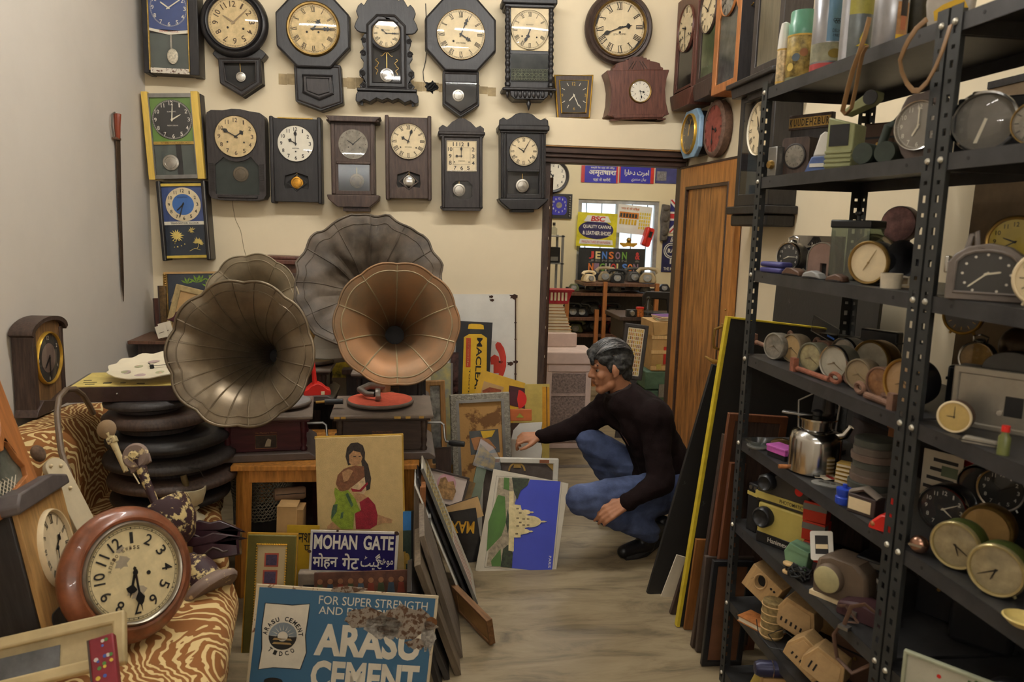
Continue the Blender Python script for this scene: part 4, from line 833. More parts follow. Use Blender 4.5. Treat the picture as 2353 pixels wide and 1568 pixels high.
# ---- alarm clocks
def alarm(label,i,px,X,r,rz,body='dust',face='cream',rim='steel',depthf=1.0,style='arabic',time=(10,10),bell=False,feet=True,dz=0,ink='inkb',hm='hand',name='alarm_clock',glass=.3,tilt=0,group=None,lift=1.04):
    t=item(name,label,'clock',i,px,X,rz,dz=dz);k=t.k
    if group:t.root['group']=group
    c=r*lift;d=r*depthf
    t.b().lathe([(r*.98,0),(r*1.0,r*.06),(r*.97,d*.7),(r*.88,d*.95),(0,d)],30,(0,0,c),'y',cap=False).obj('case',body,t,50)
    dial(t,0,c,r*.86,r*.04,face=face,ink=ink,style=style,time=time,hands='leaf',hm=hm,ring=False,nh=.2,nr=.78,glass=glass)
    t.b().lathe([(r*.86,r*.05),(r*.88,-r*.06),(r*.95,-r*.08),(r*1.0,-r*.02),(r*1.01,r*.06)],36,(0,0,c),'y',cap=False).obj('bezel',rim,t,60)
    if feet:
        for q in (-.5,.5):t.b().cyl((q*r,d*.4,c-r*.8),(q*r*1.2,d*.4,r*.05),r*.09,r*.06,8).obj('foot',rim,t)
    if bell:
        t.b().tube([(-r*.35,d*.4,c+r*.9),(-r*.4,d*.4,c+r*1.25),(0,d*.4,c+r*1.38),(r*.4,d*.4,c+r*1.25),(r*.35,d*.4,c+r*.9)],r*.05,6).obj('handle',rim,t)
        t.b().sph((0,d*.4,c+r*1.02),(r*.3,r*.3,r*.16),14,8).obj('bell',rim,t)
    return t
# ---- third shelf
t=item('jewel_case','small violet-blue case lying at the end of the third shelf','case',2,1776,1.145,-75);vb=mat('violet_blue',(74,72,128),.45)
t.b().box(-36,36,-10,26,0,12).obj('base',vb,t,bevel=4);t.b().box(-36,36,-10,26,13,25).obj('lid',vb,t,bevel=5)
alarm('chrome alarm clock with black dial and wire handle on the third shelf',2,1808,1.235,34,-66,'steel','dgrey','chrome',1.1,'arabic',(8,15),True,ink='inkw',hm='handw')
alarm('blue alarm clock half hidden behind the black dial one',2,1862,1.33,30,-66,mat('blue_enamel',(52,72,120),.35),mat('navy_dial',(40,48,80),.5),'chrome',1.1,'bar',(9,10),True,ink='inkw')
t=item('arched_table_clock','dusty brown round-topped clock with little doorway on the third shelf','clock',2,1884,1.225,-64);dbm=mat('dusty_rose_brown',(146,118,104),.85,var=.2)
t.b().prism(mir([(0,0),(38,0)]+[(38*cos(a*pi/16),40+38*sin(a*pi/16)) for a in range(0,8)]+[(0,78)]),0,22,[rect(-2,2,14,30)]).obj('case',dbm,t,bevel=2);moulding(t,mir([(0,1),(37,1)]+[(37*cos(a*pi/16),40+37*sin(a*pi/16)) for a in range(0,8)]+[(0,77)]),1.6,0,'dust','rim');t.b().box(-2,14,8,9,2,30).obj('doorway','inner',t)
t=item('glass_jar','square clear glass jar with black knobbed lid on the third shelf','jar',2,1958,1.24,-56);gl=glassmat('jar_glass',(214,220,212),1,.05,1.7)
for (x0,x1,y0,y1) in ((-44,44,-30,-29),(-44,44,41,42),(-44,-43,-30,42),(43,44,-30,42)):t.b().box(x0,x1,y0,y1,0,118).obj('glass_wall',gl,t)
t.b().box(-44,44,-30,42,0,4).obj('glass_base',gl,t);t.b().box(-26,26,-16,28,4,60).obj('clear_filling',PLASTIC,t,bevel=6)
for q in (-40,40):t.b().cyl((q,-26,0),(q,-26,112),4,n=8).obj('corner_pillar',gl,t)
o=t.b().box(-47,47,-33,45,118,136).obj('lid','bplast',t,bevel=3);t.b().lathe([(4,136),(4,146),(9,150),(9,155),(0,158)],14,(0,6,0)).obj('lid_knob','bplast',o)
alarm('large black alarm clock with blank cream dial on the third shelf',2,1990,1.165,50,-62,'bplast','cream','bronze',1.3,'none',(7,5),lift=1.02,hm=mat('faint_dial_hand',(150,120,70),.6))
alarm('cream-rimmed clock case leaning behind the large black alarm clock',2,1998,1.30,52,-66,mat('cream_case',(176,160,128),.7),mat('brown_dial',(120,100,76),.7),'cream',.5,'none',None)
t=item('mug','small cream enamel mug near the middle posts','mug',2,2046,1.17,-40);t.b().lathe([(0,2),(20,2),(22,0),(24,34),(22,34),(20,4)],24,cap=False).obj('body',mat('cream_enamel',(206,194,170),.35),t,50);t.b().tube([(24,0,28),(36,0,26),(36,0,10),(23,0,8)],2.6,8).obj('handle',mat('cream_enamel',(0,0,0)),t)
t=item('black_horn','wide black funnel lying on the third shelf behind the mug','funnel',2,2084,1.24,-70);t.b().lathe([(44,-30),(38,-26),(22,10),(10,44),(6,70)],28,(0,0,64),'y',cap=False).obj('bell','bplast',t,60);t.b().box(-24,24,-16,30,0,26).obj('stand',mat('pale_card',(180,160,128),.8),t)
t=item('round_tin','round maroon tin standing on edge at the back of the third shelf','tin',2,2050,1.42,-60,dz=.11);t.b().lathe([(40,0),(41,4),(41,26),(0,27)],30,(0,0,42),'y',cap=False).obj('body',mat('maroon_tin',(82,50,52),.4,.3),t,50);t.b().lathe([(39,1),(0,-1)],30,(0,0,42),'y',cap=False).obj('lid',mat('foxed_mirror',(140,104,104),.35,.4,var=.4,scale=20),t)
t.b().box(-20,20,4,24,-.11/t.k,6).obj('box_under','leather',t)
t=item('patterned_board','black and grey geometric patterned board at the back of the third shelf','board',2,1870,1.44,-84)
t.b().box(-95,95,0,6,0,84).obj('board',mat('grey_board',(126,116,100),.7),t)
for q in range(7):t.b().prism([(-4+q*9-30,62),(2+q*9-30,62),(q*3-9,82),(q*3-12,82)],-.6,0).obj('pattern_ray','ink',t)
for q in range(6):t.b().box(-90+q*14,-82+q*14,-.6,0,44,58).obj('pattern_square','ink',t)
for (nm,lb,px,X,pts,m,rz) in (('clothes_brush','brown wooden brush lying along the third shelf edge',1820,1.145,[(-30,0),(34,0),(30,10),(10,17),(-16,17),(-30,6)],'leather',-80),('computer_mouse','grey and white hand tool lying along the third shelf edge',1866,1.143,[(-30,0),(34,0),(24,12),(0,18),(-24,12)],mat('two_tone_grey',(140,138,134),.5,kind='worn',col2=(70,70,72),scale=12),-78),('pouch','dark leather pouch lying on the third shelf edge',1918,1.143,[(-26,0),(30,0),(28,12),(4,18),(-22,10)],'leather',-78)):
    t=item('hand_tool' if nm == 'computer_mouse' else nm,lb,'brush' if 'brush' in nm else 'tool' if 'tool' in lb else 'pouch',2,px,X,rz);t.b().prism(pts,-8,16).obj('body',m,t,bevel=4);t.b().prism([(p*.94,1+q*.2) for p,q in pts],-9,17).obj('edge_strip','cable',t)
# near bay, third shelf
t=item('arched_bakelite_clock','large arched bakelite table clock with dark square dial on the near third shelf','clock',2,2258,1.165,-46)
bk=mat('grey_bakelite',(116,106,98),.4,var=.12);arch=[(78,0),(80,8),(80,84),(68,104),(40,124),(0,132),(-40,124),(-68,104),(-80,84),(-80,8),(-78,0)]
win=[(p*.78,18+q*.78) for p,q in [(80,0),(80,90),(60,112),(34,122),(0,126),(-34,122),(-60,112),(-80,90),(-80,0)]]
t.b().prism(arch,0,60,[win]).obj('case',bk,t,bevel=5);moulding(t,win,4,0,bk,'rim');t.b().prism(win,6,8).obj('dial_plate','dgrey',t)
dial(t,0,62,58,5,style='none',disc=False,time=(2,38),hands='baton',hm='handw',ring=False)
b=t.b()
for i in range(12):a=pi/2-i*pi/6;b.prism(circ(48*cos(a),62+44*sin(a),3,10),4.4,5)
b.obj('luminous_dots','inkw',t);t.b().sheet(win,2).obj('glass',GLASS,t);t.b().tube([(-46,20,118),(-40,24,150),(-30,24,158),(-26,20,126)],6,8).obj('back_lever',bk,t)
t.b().box(-90,-80,20,50,60,100).obj('side_button','chrome',t,bevel=3)
alarm('polished brass ship clock with yellow chapter ring on the near third shelf',2,2316,1.36,60,-50,'brass',mat('yellow_chapter',(206,180,76),.5),'brass',.6,'arabic',(9,40),ink='ink',dz=.06)
alarm('cream round clock cut by the right edge of the near third shelf',2,2392,1.17,66,-50,'cream','cream','cream',.7,'bar',None)
t=item('dark_hat_box','dark crumpled box at the back of the near third shelf','box',2,2222,1.40,-60);t.b().prism([(-50,0),(60,0),(64,60),(20,92),(-10,70),(-50,72)],0,50).obj('body','dbrown',t,bevel=4);t.b().prism([(-52,60),(-10,60),(20,82),(64,50),(64,56),(20,90),(-10,68),(-52,68)],-2,52).obj('lid','black',t)
# ---- fourth shelf: row of alarm clocks
A4='alarm clocks on the fourth shelf'
for (px,X,r,rz,bo,fa,ri,st_,lb) in (
 (1775,1.235,31,-72,'dust','dust','dust','none','dusty grey-faced alarm clock at the far end of the fourth shelf'),
 (1815,1.215,33,-74,mat('drab_case',(128,112,88),.7),mat('tan_dial',(186,156,108),.7,var=.15),mat('drab_case',(0,0,0)),'none','tan-faced alarm clock second from the far end of the fourth shelf'),
 (1858,1.185,35,-70,mat('green_grey_case',(104,100,82),.6),mat('mottled_dial',(168,156,116),.7,var=.25,scale=30),mat('green_grey_case',(0,0,0)),'none','green-grey alarm clock with mottled dial behind the big keys'),
 (1912,1.195,41,-70,mat('olive_case',(92,88,74),.5),mat('silver_dial',(176,170,152),.5,var=.12),'chrome','none','chrome-rimmed alarm clock with silvery dial in the middle of the fourth shelf'),
 (1968,1.195,36,-70,mat('drab_case',(0,0,0)),mat('dull_tan_dial',(150,130,98),.75,var=.15),mat('drab_case',(0,0,0)),'none','dull tan alarm clock with blank dial on the fourth shelf'),
 (2016,1.195,36,-72,'rust',mat('rust_stained_dial',(150,104,66),.8,var=.3,scale=30),'rust','none','alarm clock with rust-stained dial on the fourth shelf'),
 (2070,1.195,56,-74,'bplast',mat('buff_dial',(180,146,104),.7,var=.1),'brass','none','large brass-rimmed alarm clock half behind the middle posts'),
 (1886,1.30,28,-70,'rust','dust','rust','none','small rusty alarm clock behind the keys in the back row'),
 (1934,1.30,40,-72,'gplast','silver','chrome','none','double chrome-ringed alarm clock in the back row of the fourth shelf'),
 (1996,1.30,48,-66,'bronze',mat('hazy_glass_dial',(160,150,130),.4,var=.3),'brass','none','brass-rimmed clock with hazy glass in the back row of the fourth shelf')):
    alarm(lb,3,px,X,r,rz,bo,fa,ri,1.15,st_,(8,20) if 'rust-stained' not in lb else None,feet=False,glass=.25,lift=1.0,hm=mat('dim_hand',(110,92,66),.6),group=A4)
t=item('plastic_tray','clear plastic tray propped behind the alarm clocks','tray',3,1890,1.43,-75,dz=.0);t.b().prism([(-44,62),(40,40),(42,76),(-38,100)],0,2).obj('tray',PLASTIC,t);t.b().box(-20,24,4,30,0,60).obj('box_under','bplast',t);moulding(t,[(-44,62),(40,40),(42,76),(-38,100)],1,0,'gplast','rim');t.b().prism([(8,56),(30,50),(30,54),(8,60)],-1,0).obj('blue_print',mat('bright_blue',(60,110,200),.4),t)
def key(label,a,c,ringc,ringr,bit=None,rr=.008,m='rust',z=ZT[3]+.011):
    p0=onZ(a[0],a[1],z);p1=onZ(c[0],c[1],z);t=T('iron_key',label,'key',Matrix.Translation(p0),1,'large iron keys on the fourth shelf')
    d=p1-p0;t.b().tube([(0,0,0),d*.5,d],[rr,rr*.95,rr],10).obj('shank',m,t);u=d.normalized()
    rp=onZ(ringc[0],ringc[1],z)-p0;s_=V((u.y,-u.x,0))
    n=22;t.b().tube([rp+V((0,0,ringr[1]-.003))+u*(ringr[0]*cos(2*pi*i/n))+V((0,0,ringr[1]*sin(2*pi*i/n)))+s_*.003 for i in range(n)],rr*.75,8,True).obj('bow',m,t)
    if bit:e=d if bit > 0 else V((0,0,0));t.b().box(e.x-.012,e.x+.004,e.y-.004,e.y+.02,-.011,.03).obj('bit',m,t)
key('large rusty iron key with oval bow at the far end of the fourth shelf',(1737,786),(1800,812),(1814,818),(.022,.042),-1)
key('large rusty iron key with pierced bow in front of the chrome alarm clock',(1892,838),(1996,872),(1876,826),(.02,.036),1)
key('reddish rusty iron key lying along the fourth shelf edge',(1830,846),(1906,873),(1921,876),(.024,.012),-1,m=mat('red_rust',(140,84,62),.85,var=.25,scale=40,bump=.4))
key('long rusty iron key next to the middle posts on the fourth shelf',(1975,886),(2062,918),(1956,878),(.024,.012),1,rr=.010)
key('second long rusty key beside the middle posts at the shelf edge',(1990,908),(2058,934),(1978,899),(.018,.012),1,rr=.009)
# near bay, fourth shelf
t=item('portable_radio','aluminium-fronted portable radio case on the near fourth shelf','radio',3,2292,1.27,-52)
al=mat('brushed_aluminium',(168,162,150),.35,.7,var=.12)
t.b().box(-100,100,0,60,0,140).obj('case','gplast',t,bevel=5);t.b().prism(rect(-102,-2,102,142),-6,2,[rect(-88,12,88,124)]).obj('front_frame',al,t,bevel=3);t.b().box(-88,88,-1,1,12,124).obj('front_panel',al,t)
t.b().box(8,44,-4,0,38,84).obj('dial_window','bplast',t,bevel=1);t.b().lathe([(6,-8),(6,0)],14,(0,0,44),'y').obj('knob','chrome',t)
t.b().prism([(60*cos(pi*i/14)+10,140+44*sin(pi*i/14)) for i in range(15)],10,50).obj('domed_lid',mat('smoked_perspex',(74,72,68),.25),t,bevel=3)
alarm('small round clock with yellowed dial and brown body on the near fourth shelf',3,2188,1.155,37,-52,'leather',mat('yellowed_dial',(206,176,104),.6),'cream',1.2,'none',(9,0),feet=False,lift=1.0)
t=item('small_bottle','small bottle with red cap on the near fourth shelf','bottle',3,2304,1.145,-50,dz=0);t.b().lathe([(0,0),(13,0),(13,40),(8,48),(7,56)],18,cap=False).obj('glass_body',mat('olive_bottle',(110,116,66),.3),t,60);t.b().lathe([(9,54),(9,68),(0,69)],16).obj('cap','red',t)
t=item('spectacle_case','flat grey case lying on the near fourth shelf edge','case',3,2248,1.15,-50);t.b().prism([(-36,0),(40,0),(36,12),(-30,14)],-10,14).obj('body',mat('pale_grey_case',(150,142,128),.5),t,bevel=4);t.b().box(-38,42,-11,15,5,7).obj('seam','cable',t)
alarm('chrome gauge clock at the back of the near fourth shelf',3,2228,1.33,40,-60,'bplast','bronze','chrome',.8,'none',None,dz=.09,bell=True)
alarm('yellow-ringed black wheel clock at the back of the near fourth shelf',3,2190,1.42,44,-58,'bplast',mat('black_yellow_dial',(40,36,30),.5),mat('yellow_ring',(196,150,40),.5),.5,'bar',None,dz=.165,ink='goldp')
t=item('globe_lamp','dark bronze globe at the back of the near fourth shelf','globe',3,2330,1.42,-50,dz=0);t.b().sph((0,10,160),50,24,14).obj('globe',mat('dark_bronze',(74,58,38),.35,.5,var=.3),t,80);t.b().lathe([(30,0),(26,8),(8,20),(8,112)],16,(0,10,0)).obj('stem','bplast',t)
t=item('black_camera_case','black leather case at the back of the near fourth shelf','case',3,2290,1.40,-50);t.b().box(-110,30,0,40,0,96).obj('body','bplast',t,bevel=6);t.b().box(-112,32,-1,41,62,68).obj('seam','cable',t)
# ---- fifth shelf
t=item('pink_box','small pink box on a black case on the fifth shelf','box',4,1786,1.16,-72,dz=.016);t.b().box(-28,30,-8,30,0,15).obj('body',mat('magenta_card',(198,96,178),.5),t,bevel=1);t.b().box(-29,31,-9,31,11,16).obj('lid',mat('magenta_lid',(206,104,188),.5),t,bevel=1);t.b().box(-26,28,-6,28,-.0155/t.k,0).obj('tray_under','bplast',t)
t=item('glass_ashtray','clear glass dish at the far end of the fifth shelf','dish',4,1742,1.19,-70);t.b().lathe([(0,2),(20,2),(30,16),(26,18),(18,6),(0,5)],20,cap=False).obj('bowl',PLASTIC,t);t.b().lathe([(24,0),(26,4)],20).obj('base','gplast',t)
t=item('tortoiseshell_bowl','brown domed glass paperweight on the fifth shelf','paperweight',4,1795,1.36,-60);t.b().sph((0,0,14),(26,26,16),20,10).obj('dome',mat('amber_glass',(92,70,40),.12,var=.4),t,80);t.b().lathe([(24,0),(24,6)],20).obj('base','bplast',t)
t=item('steel_kettle','shiny steel tea urn with lid on the fifth shelf','kettle',4,1868,1.21,-40)
t.b().lathe([(0,0),(52,0),(57,4),(57,78),(52,92),(38,100),(30,102)],40,cap=False).obj('body','chrome',t,50);t.b().lathe([(33,100),(34,122),(44,124),(44,128),(0,132)],36).obj('neck','chrome',t,50)
t.b().lathe([(10,132),(12,140),(6,144),(0,145)],16).obj('lid_knob','bplast',t);t.b().box(-78,-10,-8,8,126,131).obj('lid_lever','steel',t,bevel=1)
t.b().tube([(40,0,90),(60,0,96),(72,0,116)],[14,10,7],12).obj('spout','chrome',t);t.b().tube([(-40,0,96),(-44,0,160),(10,0,196),(44,0,160),(40,0,96)],2.2,8).obj('bail_handle','steel',t)
t=item('cigar_tube','small orange and white tube lying on the fifth shelf','tube',4,1802,1.135,-70);t.b().cyl((0,-18,5),(14,10,5),5).obj('orange_half','orange',t);t.b().cyl((14,10,5),(22,26,5),5).obj('white_half','wplast',t)
for q in range(5):
    p=onZ(1842+q*16,1082+q*4,ZT[4]+.002+q*.0008);t=sit('playing_card',['printed card lying at the far end of the spread','printed card second in the spread','red-striped card in the middle of the spread','printed card fourth in the spread','reddish card at the near end of the spread'][q]+' on the fifth shelf','card',p,R_(-50+q*14),None,'printed cards on the fifth shelf')
    t.b().box(-22,22,-15,15,0,.6).obj('card','paper',t);t.b().box(-16+q*3,-8+q*4,-15,15,.6,.8).obj('printed_stripe',mat('card_red',(190,60,50),.6) if q % 2 == 0 else mat('card_green',(120,140,90),.6),t)
for q in range(8):
    p=sh(4,2000,1.27)+V((rnd.uniform(-.006,.006),rnd.uniform(-.006,.006),q*.0205));t=sit('film_can','round dusty film can, '+['lowest','second','third','fourth','fifth','sixth','seventh','topmost'][q]+' of the stack on the fifth shelf','film can',p,0,None,'stacked film cans');r=47+(q in (2,5))*3-(q > 5)*3
    m=mat('dusty_can_%d' % (q % 3),[(112,102,92),(90,92,84),(126,108,96)][q % 3],.6,.2,var=.2);h_=.0196/t.k
    t.b().lathe([(0,0),(r,0),(r,h_*.8)],32,cap=False).obj('can',m,t,50);t.b().lathe([(r*1.02,h_*.45),(r*1.02,h_*.9),(r*.97,h_),(0,h_)],32,cap=False).obj('lid',m,t,50)
for q in range(5):
    p=sh(4,1940,1.25)+V((0,0,q*.0125));t=sit('booklet','yellow booklet, '+['bottom','second','middle','fourth','top'][q]+' of the small pile by the film cans','booklet',p,R_(-60+q*3),None,'yellow booklets');t.b().box(-16,16,-14,18,.4,6).obj('pages','paper',t);t.b().box(-17,17,-15,19,0,.7).box(-17,17,-15,19,5.7,6.6).obj('cover',mat('booklet_yellow',(200,164,84),.7),t)
t=item('blue_jar','small bright blue plastic jar on the fifth shelf','jar',4,1938,1.15,-50);bb=mat('bright_blue_plastic',(44,74,190),.35);t.b().lathe([(0,0),(17,0),(19,3),(19,16),(15,19),(17,22),(17,32),(0,33)],24,cap=False).obj('body',bb,t,50);t.b().lathe([(18,30),(18,36),(5,38),(5,46),(0,47)],20).obj('lid',bb,t)
for q in range(3):
    p=onZ(1886+q*14,1112+q*3,ZT[4]);t=sit('metal_disc',['leftmost','middle','rightmost'][q]+' flat grey disc on the fifth shelf edge','disc',p,0,None,'flat discs');t.b().lathe([(0,0),(20,0),(21,3),(18,5),(0,5)],24,cap=False).obj('disc','gplast',t,50);t.b().lathe([(5,5),(5,6.5),(0,6.5)],12).obj('hub','steel',t)
t=item('label_box','dark card box with cream label on the fifth shelf','box',4,1980,1.155,-62);t.b().box(-34,34,-8,34,0,44).obj('body',mat('dark_card',(66,54,50),.6),t,bevel=2);t.b().box(-30,24,-9,-8,8,36).obj('label','cream',t);t.b().tube([(-34,10,44),(0,10,60),(34,10,44)],6,8,flat=2.4).obj('curved_flap',mat('grey_flap',(120,108,96),.6),t)
t=item('toy_telephone','red plastic toy telephone by the middle posts on the fifth shelf','toy',4,2032,1.15,-60);t.b().prism([(-34,0),(34,0),(24,34),(8,40),(-10,36),(-30,14)],-14,24).obj('body','red',t,bevel=5);t.b().tube([(14,4,34),(16,4,96)],[9,11],12).obj('upright_handset','red',t);t.b().sph((-22,-10,12),7,10,8).obj('ear_knob','orange',t)
t=item('wicker_board','orange-brown board leaning at the back of the fifth shelf','board',4,2060,1.46,-82);t.b().box(-40,30,0,8,0,110).obj('board','orange',t,bevel=2);t.b().box(-42,32,-2,0,100,110).obj('rail','orange',t)
t=item('dark_plinth','low dark pedestal behind the tea urn on the fifth shelf','pedestal',4,1900,1.42,-60);t.b().lathe([(40,0),(40,10),(12,20),(10,170),(30,184)],20).obj('column','black',t,50);t.b().lathe([(34,184),(34,190)],20).obj('top_disc','black',t)
# near bay fifth shelf
O5=mat('olive_green_enamel',(78,88,40),.4)
alarm('olive green alarm clock with tarnished dial on the near fifth shelf',4,2188,1.17,56,-60,O5,mat('tarnished_dial',(170,156,122),.45,.2,var=.25,scale=18),mat('pale_brass_rim',(196,180,130),.3,.7),1.1,'none',(5,20),glass=.5)
alarm('second olive green alarm clock with tarnished dial nearest the camera',4,2280,1.165,62,-58,O5,mat('tarnished_dial',(0,0,0)),mat('pale_brass_rim',(0,0,0)),1.1,'none',(6,40),glass=.5)
alarm('black alarm clock with chrome double rim behind the green clock',4,2160,1.28,56,-58,'bplast','dgrey','chrome',1.2,'arabic',(4,10),ink='inkw',dz=.0,hm='handw')
alarm('yellow-dialled alarm clock between the two green ones',4,2258,1.30,56,-56,'brass',mat('ochre_dial',(190,152,92),.6),'bronze',1.0,'none',None)
alarm('black double-ringed alarm clock at the back of the near fifth shelf',4,2286,1.41,52,-56,'bplast','dgrey','chrome',1.3,'arabic',(10,10),ink='inkw',dz=.06)
alarm('black alarm clock with pale ring at the back by the papers',4,2236,1.42,44,-56,'bplast','dgrey','chrome',1.3,'none',None,dz=.05)
t=item('brass_knob','small round chrome and copper knob by the middle posts','knob',4,2110,1.15,-50);t.b().sph((0,0,21),(21,18,21),20,12).obj('ball',mat('coppery_chrome',(170,130,110),.22,.9),t,80);t.b().box(-18,10,-20,-17,20,25).obj('slot_bar','chrome',t)
t=item('magazine','old printed magazine propped on the near fifth shelf','magazine',4,2150,1.40,-64,dz=.02);t.b().box(-40,50,0,3,0,110).obj('pages','paper',t)
for q in range(4):t.b().box(-34+q*6,30+q*3,-.6,0,20+q*22,28+q*22).obj('printed_line','dgrey',t)
t.b().box(4,40,-.7,0,56,80).obj('printed_picture',mat('green_grey_print',(120,130,100),.7),t);t.b().box(-30,40,3,20,-.02/t.k,60).obj('backing_box','card',t)
t=item('red_lighter','glossy red plastic block at the back of the near fifth shelf','plastic block',4,2216,1.46,-56,dz=.0);t.b().box(-24,24,0,26,100,140).obj('block','red',t,bevel=4);t.b().box(-20,20,2,24,0,100).obj('plinth','black',t)
t=item('cream_shell','cream plastic dish cut by the right edge on the near fifth shelf','dish',4,2350,1.14,-60);t.b().lathe([(0,2),(30,4),(44,18),(40,20),(28,8),(0,6)],26,cap=False).obj('dish',mat('yellowish_plastic',(220,196,120),.4),t,60);t.b().lathe([(24,0),(26,4)],20).obj('foot_ring','cream',t)
# ---- sixth shelf
ybox=mat('lemon_yellow_card',(196,178,96),.55,var=.08)
t=item('film_camera','yellow movie projector box with black lens on the sixth shelf','projector',5,1790,1.18,-58);k=t.k
t.b().box(-62,60,0,70,0,96).obj('body',ybox,t,bevel=4);t.b().box(-62,60,-1,71,0,26).obj('black_base','bplast',t,bevel=2);t.b().lathe([(24,0),(24,-16),(20,-20),(16,-14),(0,-12)],24,(-42,0,66),'y').obj('lens','bplast',t,50)
b=t.b();letter(b,'Hanimex',-30,20,8,19,-1.6,.01);b.obj('lettering','inkw',t,0)
t2=sit('instant_camera','black instant camera with yellow band and red badge atop the yellow projector','camera',sh(5,1790,1.18)+V((0,0,97*k)),R_(-58),k,SHG[5])
t2.b().prism([(-70,0),(62,0),(62,84),(-10,84),(-30,66),(-70,60)],2,66).obj('body',mat('soft_black_body',(62,58,54),.5),t2,bevel=4);t2.b().prism([(-72,8),(64,8),(64,24),(-72,24)],0,68).obj('yellow_band',ybox,t2);t2.b().lathe([(20,4),(20,-14),(16,-18),(12,-12),(0,-10)],22,(-40,0,52),'y').obj('lens','bplast',t2,50)
t2.b().lathe([(10,0),(10,-1.5),(0,-2)],18,(36,2,50),'y').obj('red_badge','red',t2);b=t2.b();letter(b,'PHOTOMATIC',-8,50,11.5,20,-.6,.005);b.obj('lettering','ink',t2,0)
t3=sit('flash_unit','small black flash unit with yellow stripe beside the instant camera','flash unit',sh(5,1724,1.17),R_(-70),None,SHG[5]);t3.b().box(-16,18,0,40,0,112).obj('body','bplast',t3,bevel=3);t3.b().box(-17,19,-1,41,84,92).obj('yellow_stripe',ybox,t3)
for q in (0,1):t3.b().lathe([(5,-3),(5,0)],12,(-6+q*14,0,104),'y').obj('dial_knob','chrome',t3)
t=item('mint_box','folded mint green paper bag on the sixth shelf','paper bag',5,1828,1.155,-52);mg=mat('mint_paper',(118,154,120),.8,var=.1);t.b().prism([(-20,0),(24,0),(30,56),(-16,66),(-28,44)],-8,30).obj('bag',mg,t,bevel=2);t.b().prism([(-20,52),(30,46),(30,56),(-16,66)],-10,8).obj('folded_top',mg,t)
for q in range(3):
    p=sh(5,1862,1.24)+V((0,0,q*.064));t=sit('film_box','red film carton, '+['bottom','middle','top'][q]+' of the stack on the sixth shelf','carton',p,R_(-55+q*5),None,'red film cartons');t.b().box(-26,26,0,40,0,.062/t.k).obj('carton',mat('film_red',(196,54,32),.5),t,bevel=1);t.b().box(-26.5,26.5,-.6,20,.036/t.k,.056/t.k).obj('grey_label','gplast',t)
p=sh(5,1882,1.17)+V((0,0,.10));t=sit('slide_mount','white slide frame with dark film leaning on the red cartons','slide frame',p,R_(-52),None,SHG[5],Matrix.Rotation(R_(-22),4,'X') @ Matrix.Rotation(R_(-16),4,'Y'))
t.b().prism(rrect(-26,-10,26,56,5),0,2,[rect(-15,4,15,46)]).obj('white_frame','wplast',t);t.b().box(-15,15,.6,1.4,4,46).obj('dark_film','bplast',t);t.b().box(-14,14,.2,.6,16,26).obj('film_strip','cream',t);t.b().box(-10,10,2,30,-.10/t.k,0).obj('support_box','film_red' if False else MATS['film_red'],t)
t=item('slide_projector','brown bakelite slide projector with cream lens cap on the sixth shelf','projector',5,1920,1.17,-58);bp=mat('brown_crackle',(108,92,76),.55,var=.12,bump=.3)
t.b().prism([(-60,0),(64,0),(70,40),(66,84),(40,104),(-30,104),(-54,92),(-62,40)],0,80).obj('housing',bp,t,bevel=8);t.b().lathe([(34,0),(34,-14),(31,-18)],28,(-18,0,56),'y',cap=False).obj('lens_barrel',bp,t,50);t.b().lathe([(31,-18),(28,-20),(0,-20)],28,(-18,0,56),'y',cap=False).obj('lens_cap',mat('cream_cap',(186,176,130),.5),t)
t.b().box(-64,72,-4,84,0,10).obj('base_plate','cream',t)
t=item('camera_strap','brown leather strap looping over the sixth shelf edge','strap',5,1950,1.13,-60);pts=[(-10,-4,6),(6,-10,60),(40,-16,82),(80,-14,66),(84,-12,10),(66,-18,-50),(30,-24,-86),(-10,-20,-70),(-26,-16,-20),(-16,-8,4)]
t.b().tube(pts,5,8,flat=.4).obj('strap','leather',t);t.b().box(-18,6,-16,2,0,8).obj('buckle','steel',t)
t=item('leather_case','maroon leather camera case under the straps on the sixth shelf','camera case',5,1975,1.18,-60);t.b().prism([(-60,0),(50,0),(46,34),(-10,44),(-56,30)],-4,60).obj('case',mat('maroon_leather',(78,50,54),.5),t,bevel=6);t.b().tube([(-50,-6,20),(-20,-30,40),(10,-26,10),(-30,-20,-6)],4,8,flat=.5).obj('strap','leather',t);t.b().box(-20,-6,-7,-4,6,22).obj('clasp','steel',t)
t=item('cable_bundle','tangled black cable bundle on the sixth shelf','cable',5,1836,1.14,-60)
b=t.b();b.tube([(20*sin(i*.9)+6*sin(i*.31),14*cos(i*.7),16+12*sin(i*1.3+1)) for i in range(60)],2.6,6);b.obj('coiled_cable','cable',t);t.b().box(-26,-4,-10,6,4,16).obj('plug','bplast',t,bevel=2)
t=item('wooden_spool','pale wooden spool by the cable bundle on the sixth shelf','spool',5,1812,1.13,-60);t.b().lathe([(14,0),(14,3),(7,5),(7,18),(14,20),(14,23)],20).obj('spool','pale',t,50);t.b().lathe([(8,6),(8,17)],16,cap=False).obj('thread','cable',t)
t=item('box_camera','black box camera beside the projector on the sixth shelf','camera',5,2000,1.26,-55);t.b().box(-44,40,0,60,0,110).obj('body','bplast',t,bevel=4);t.b().lathe([(20,2),(20,-10),(15,-12),(0,-8)],20,(0,0,60),'y').obj('lens','steel',t);t.b().box(-12,12,-2,0,92,104).obj('viewfinder','steel',t)
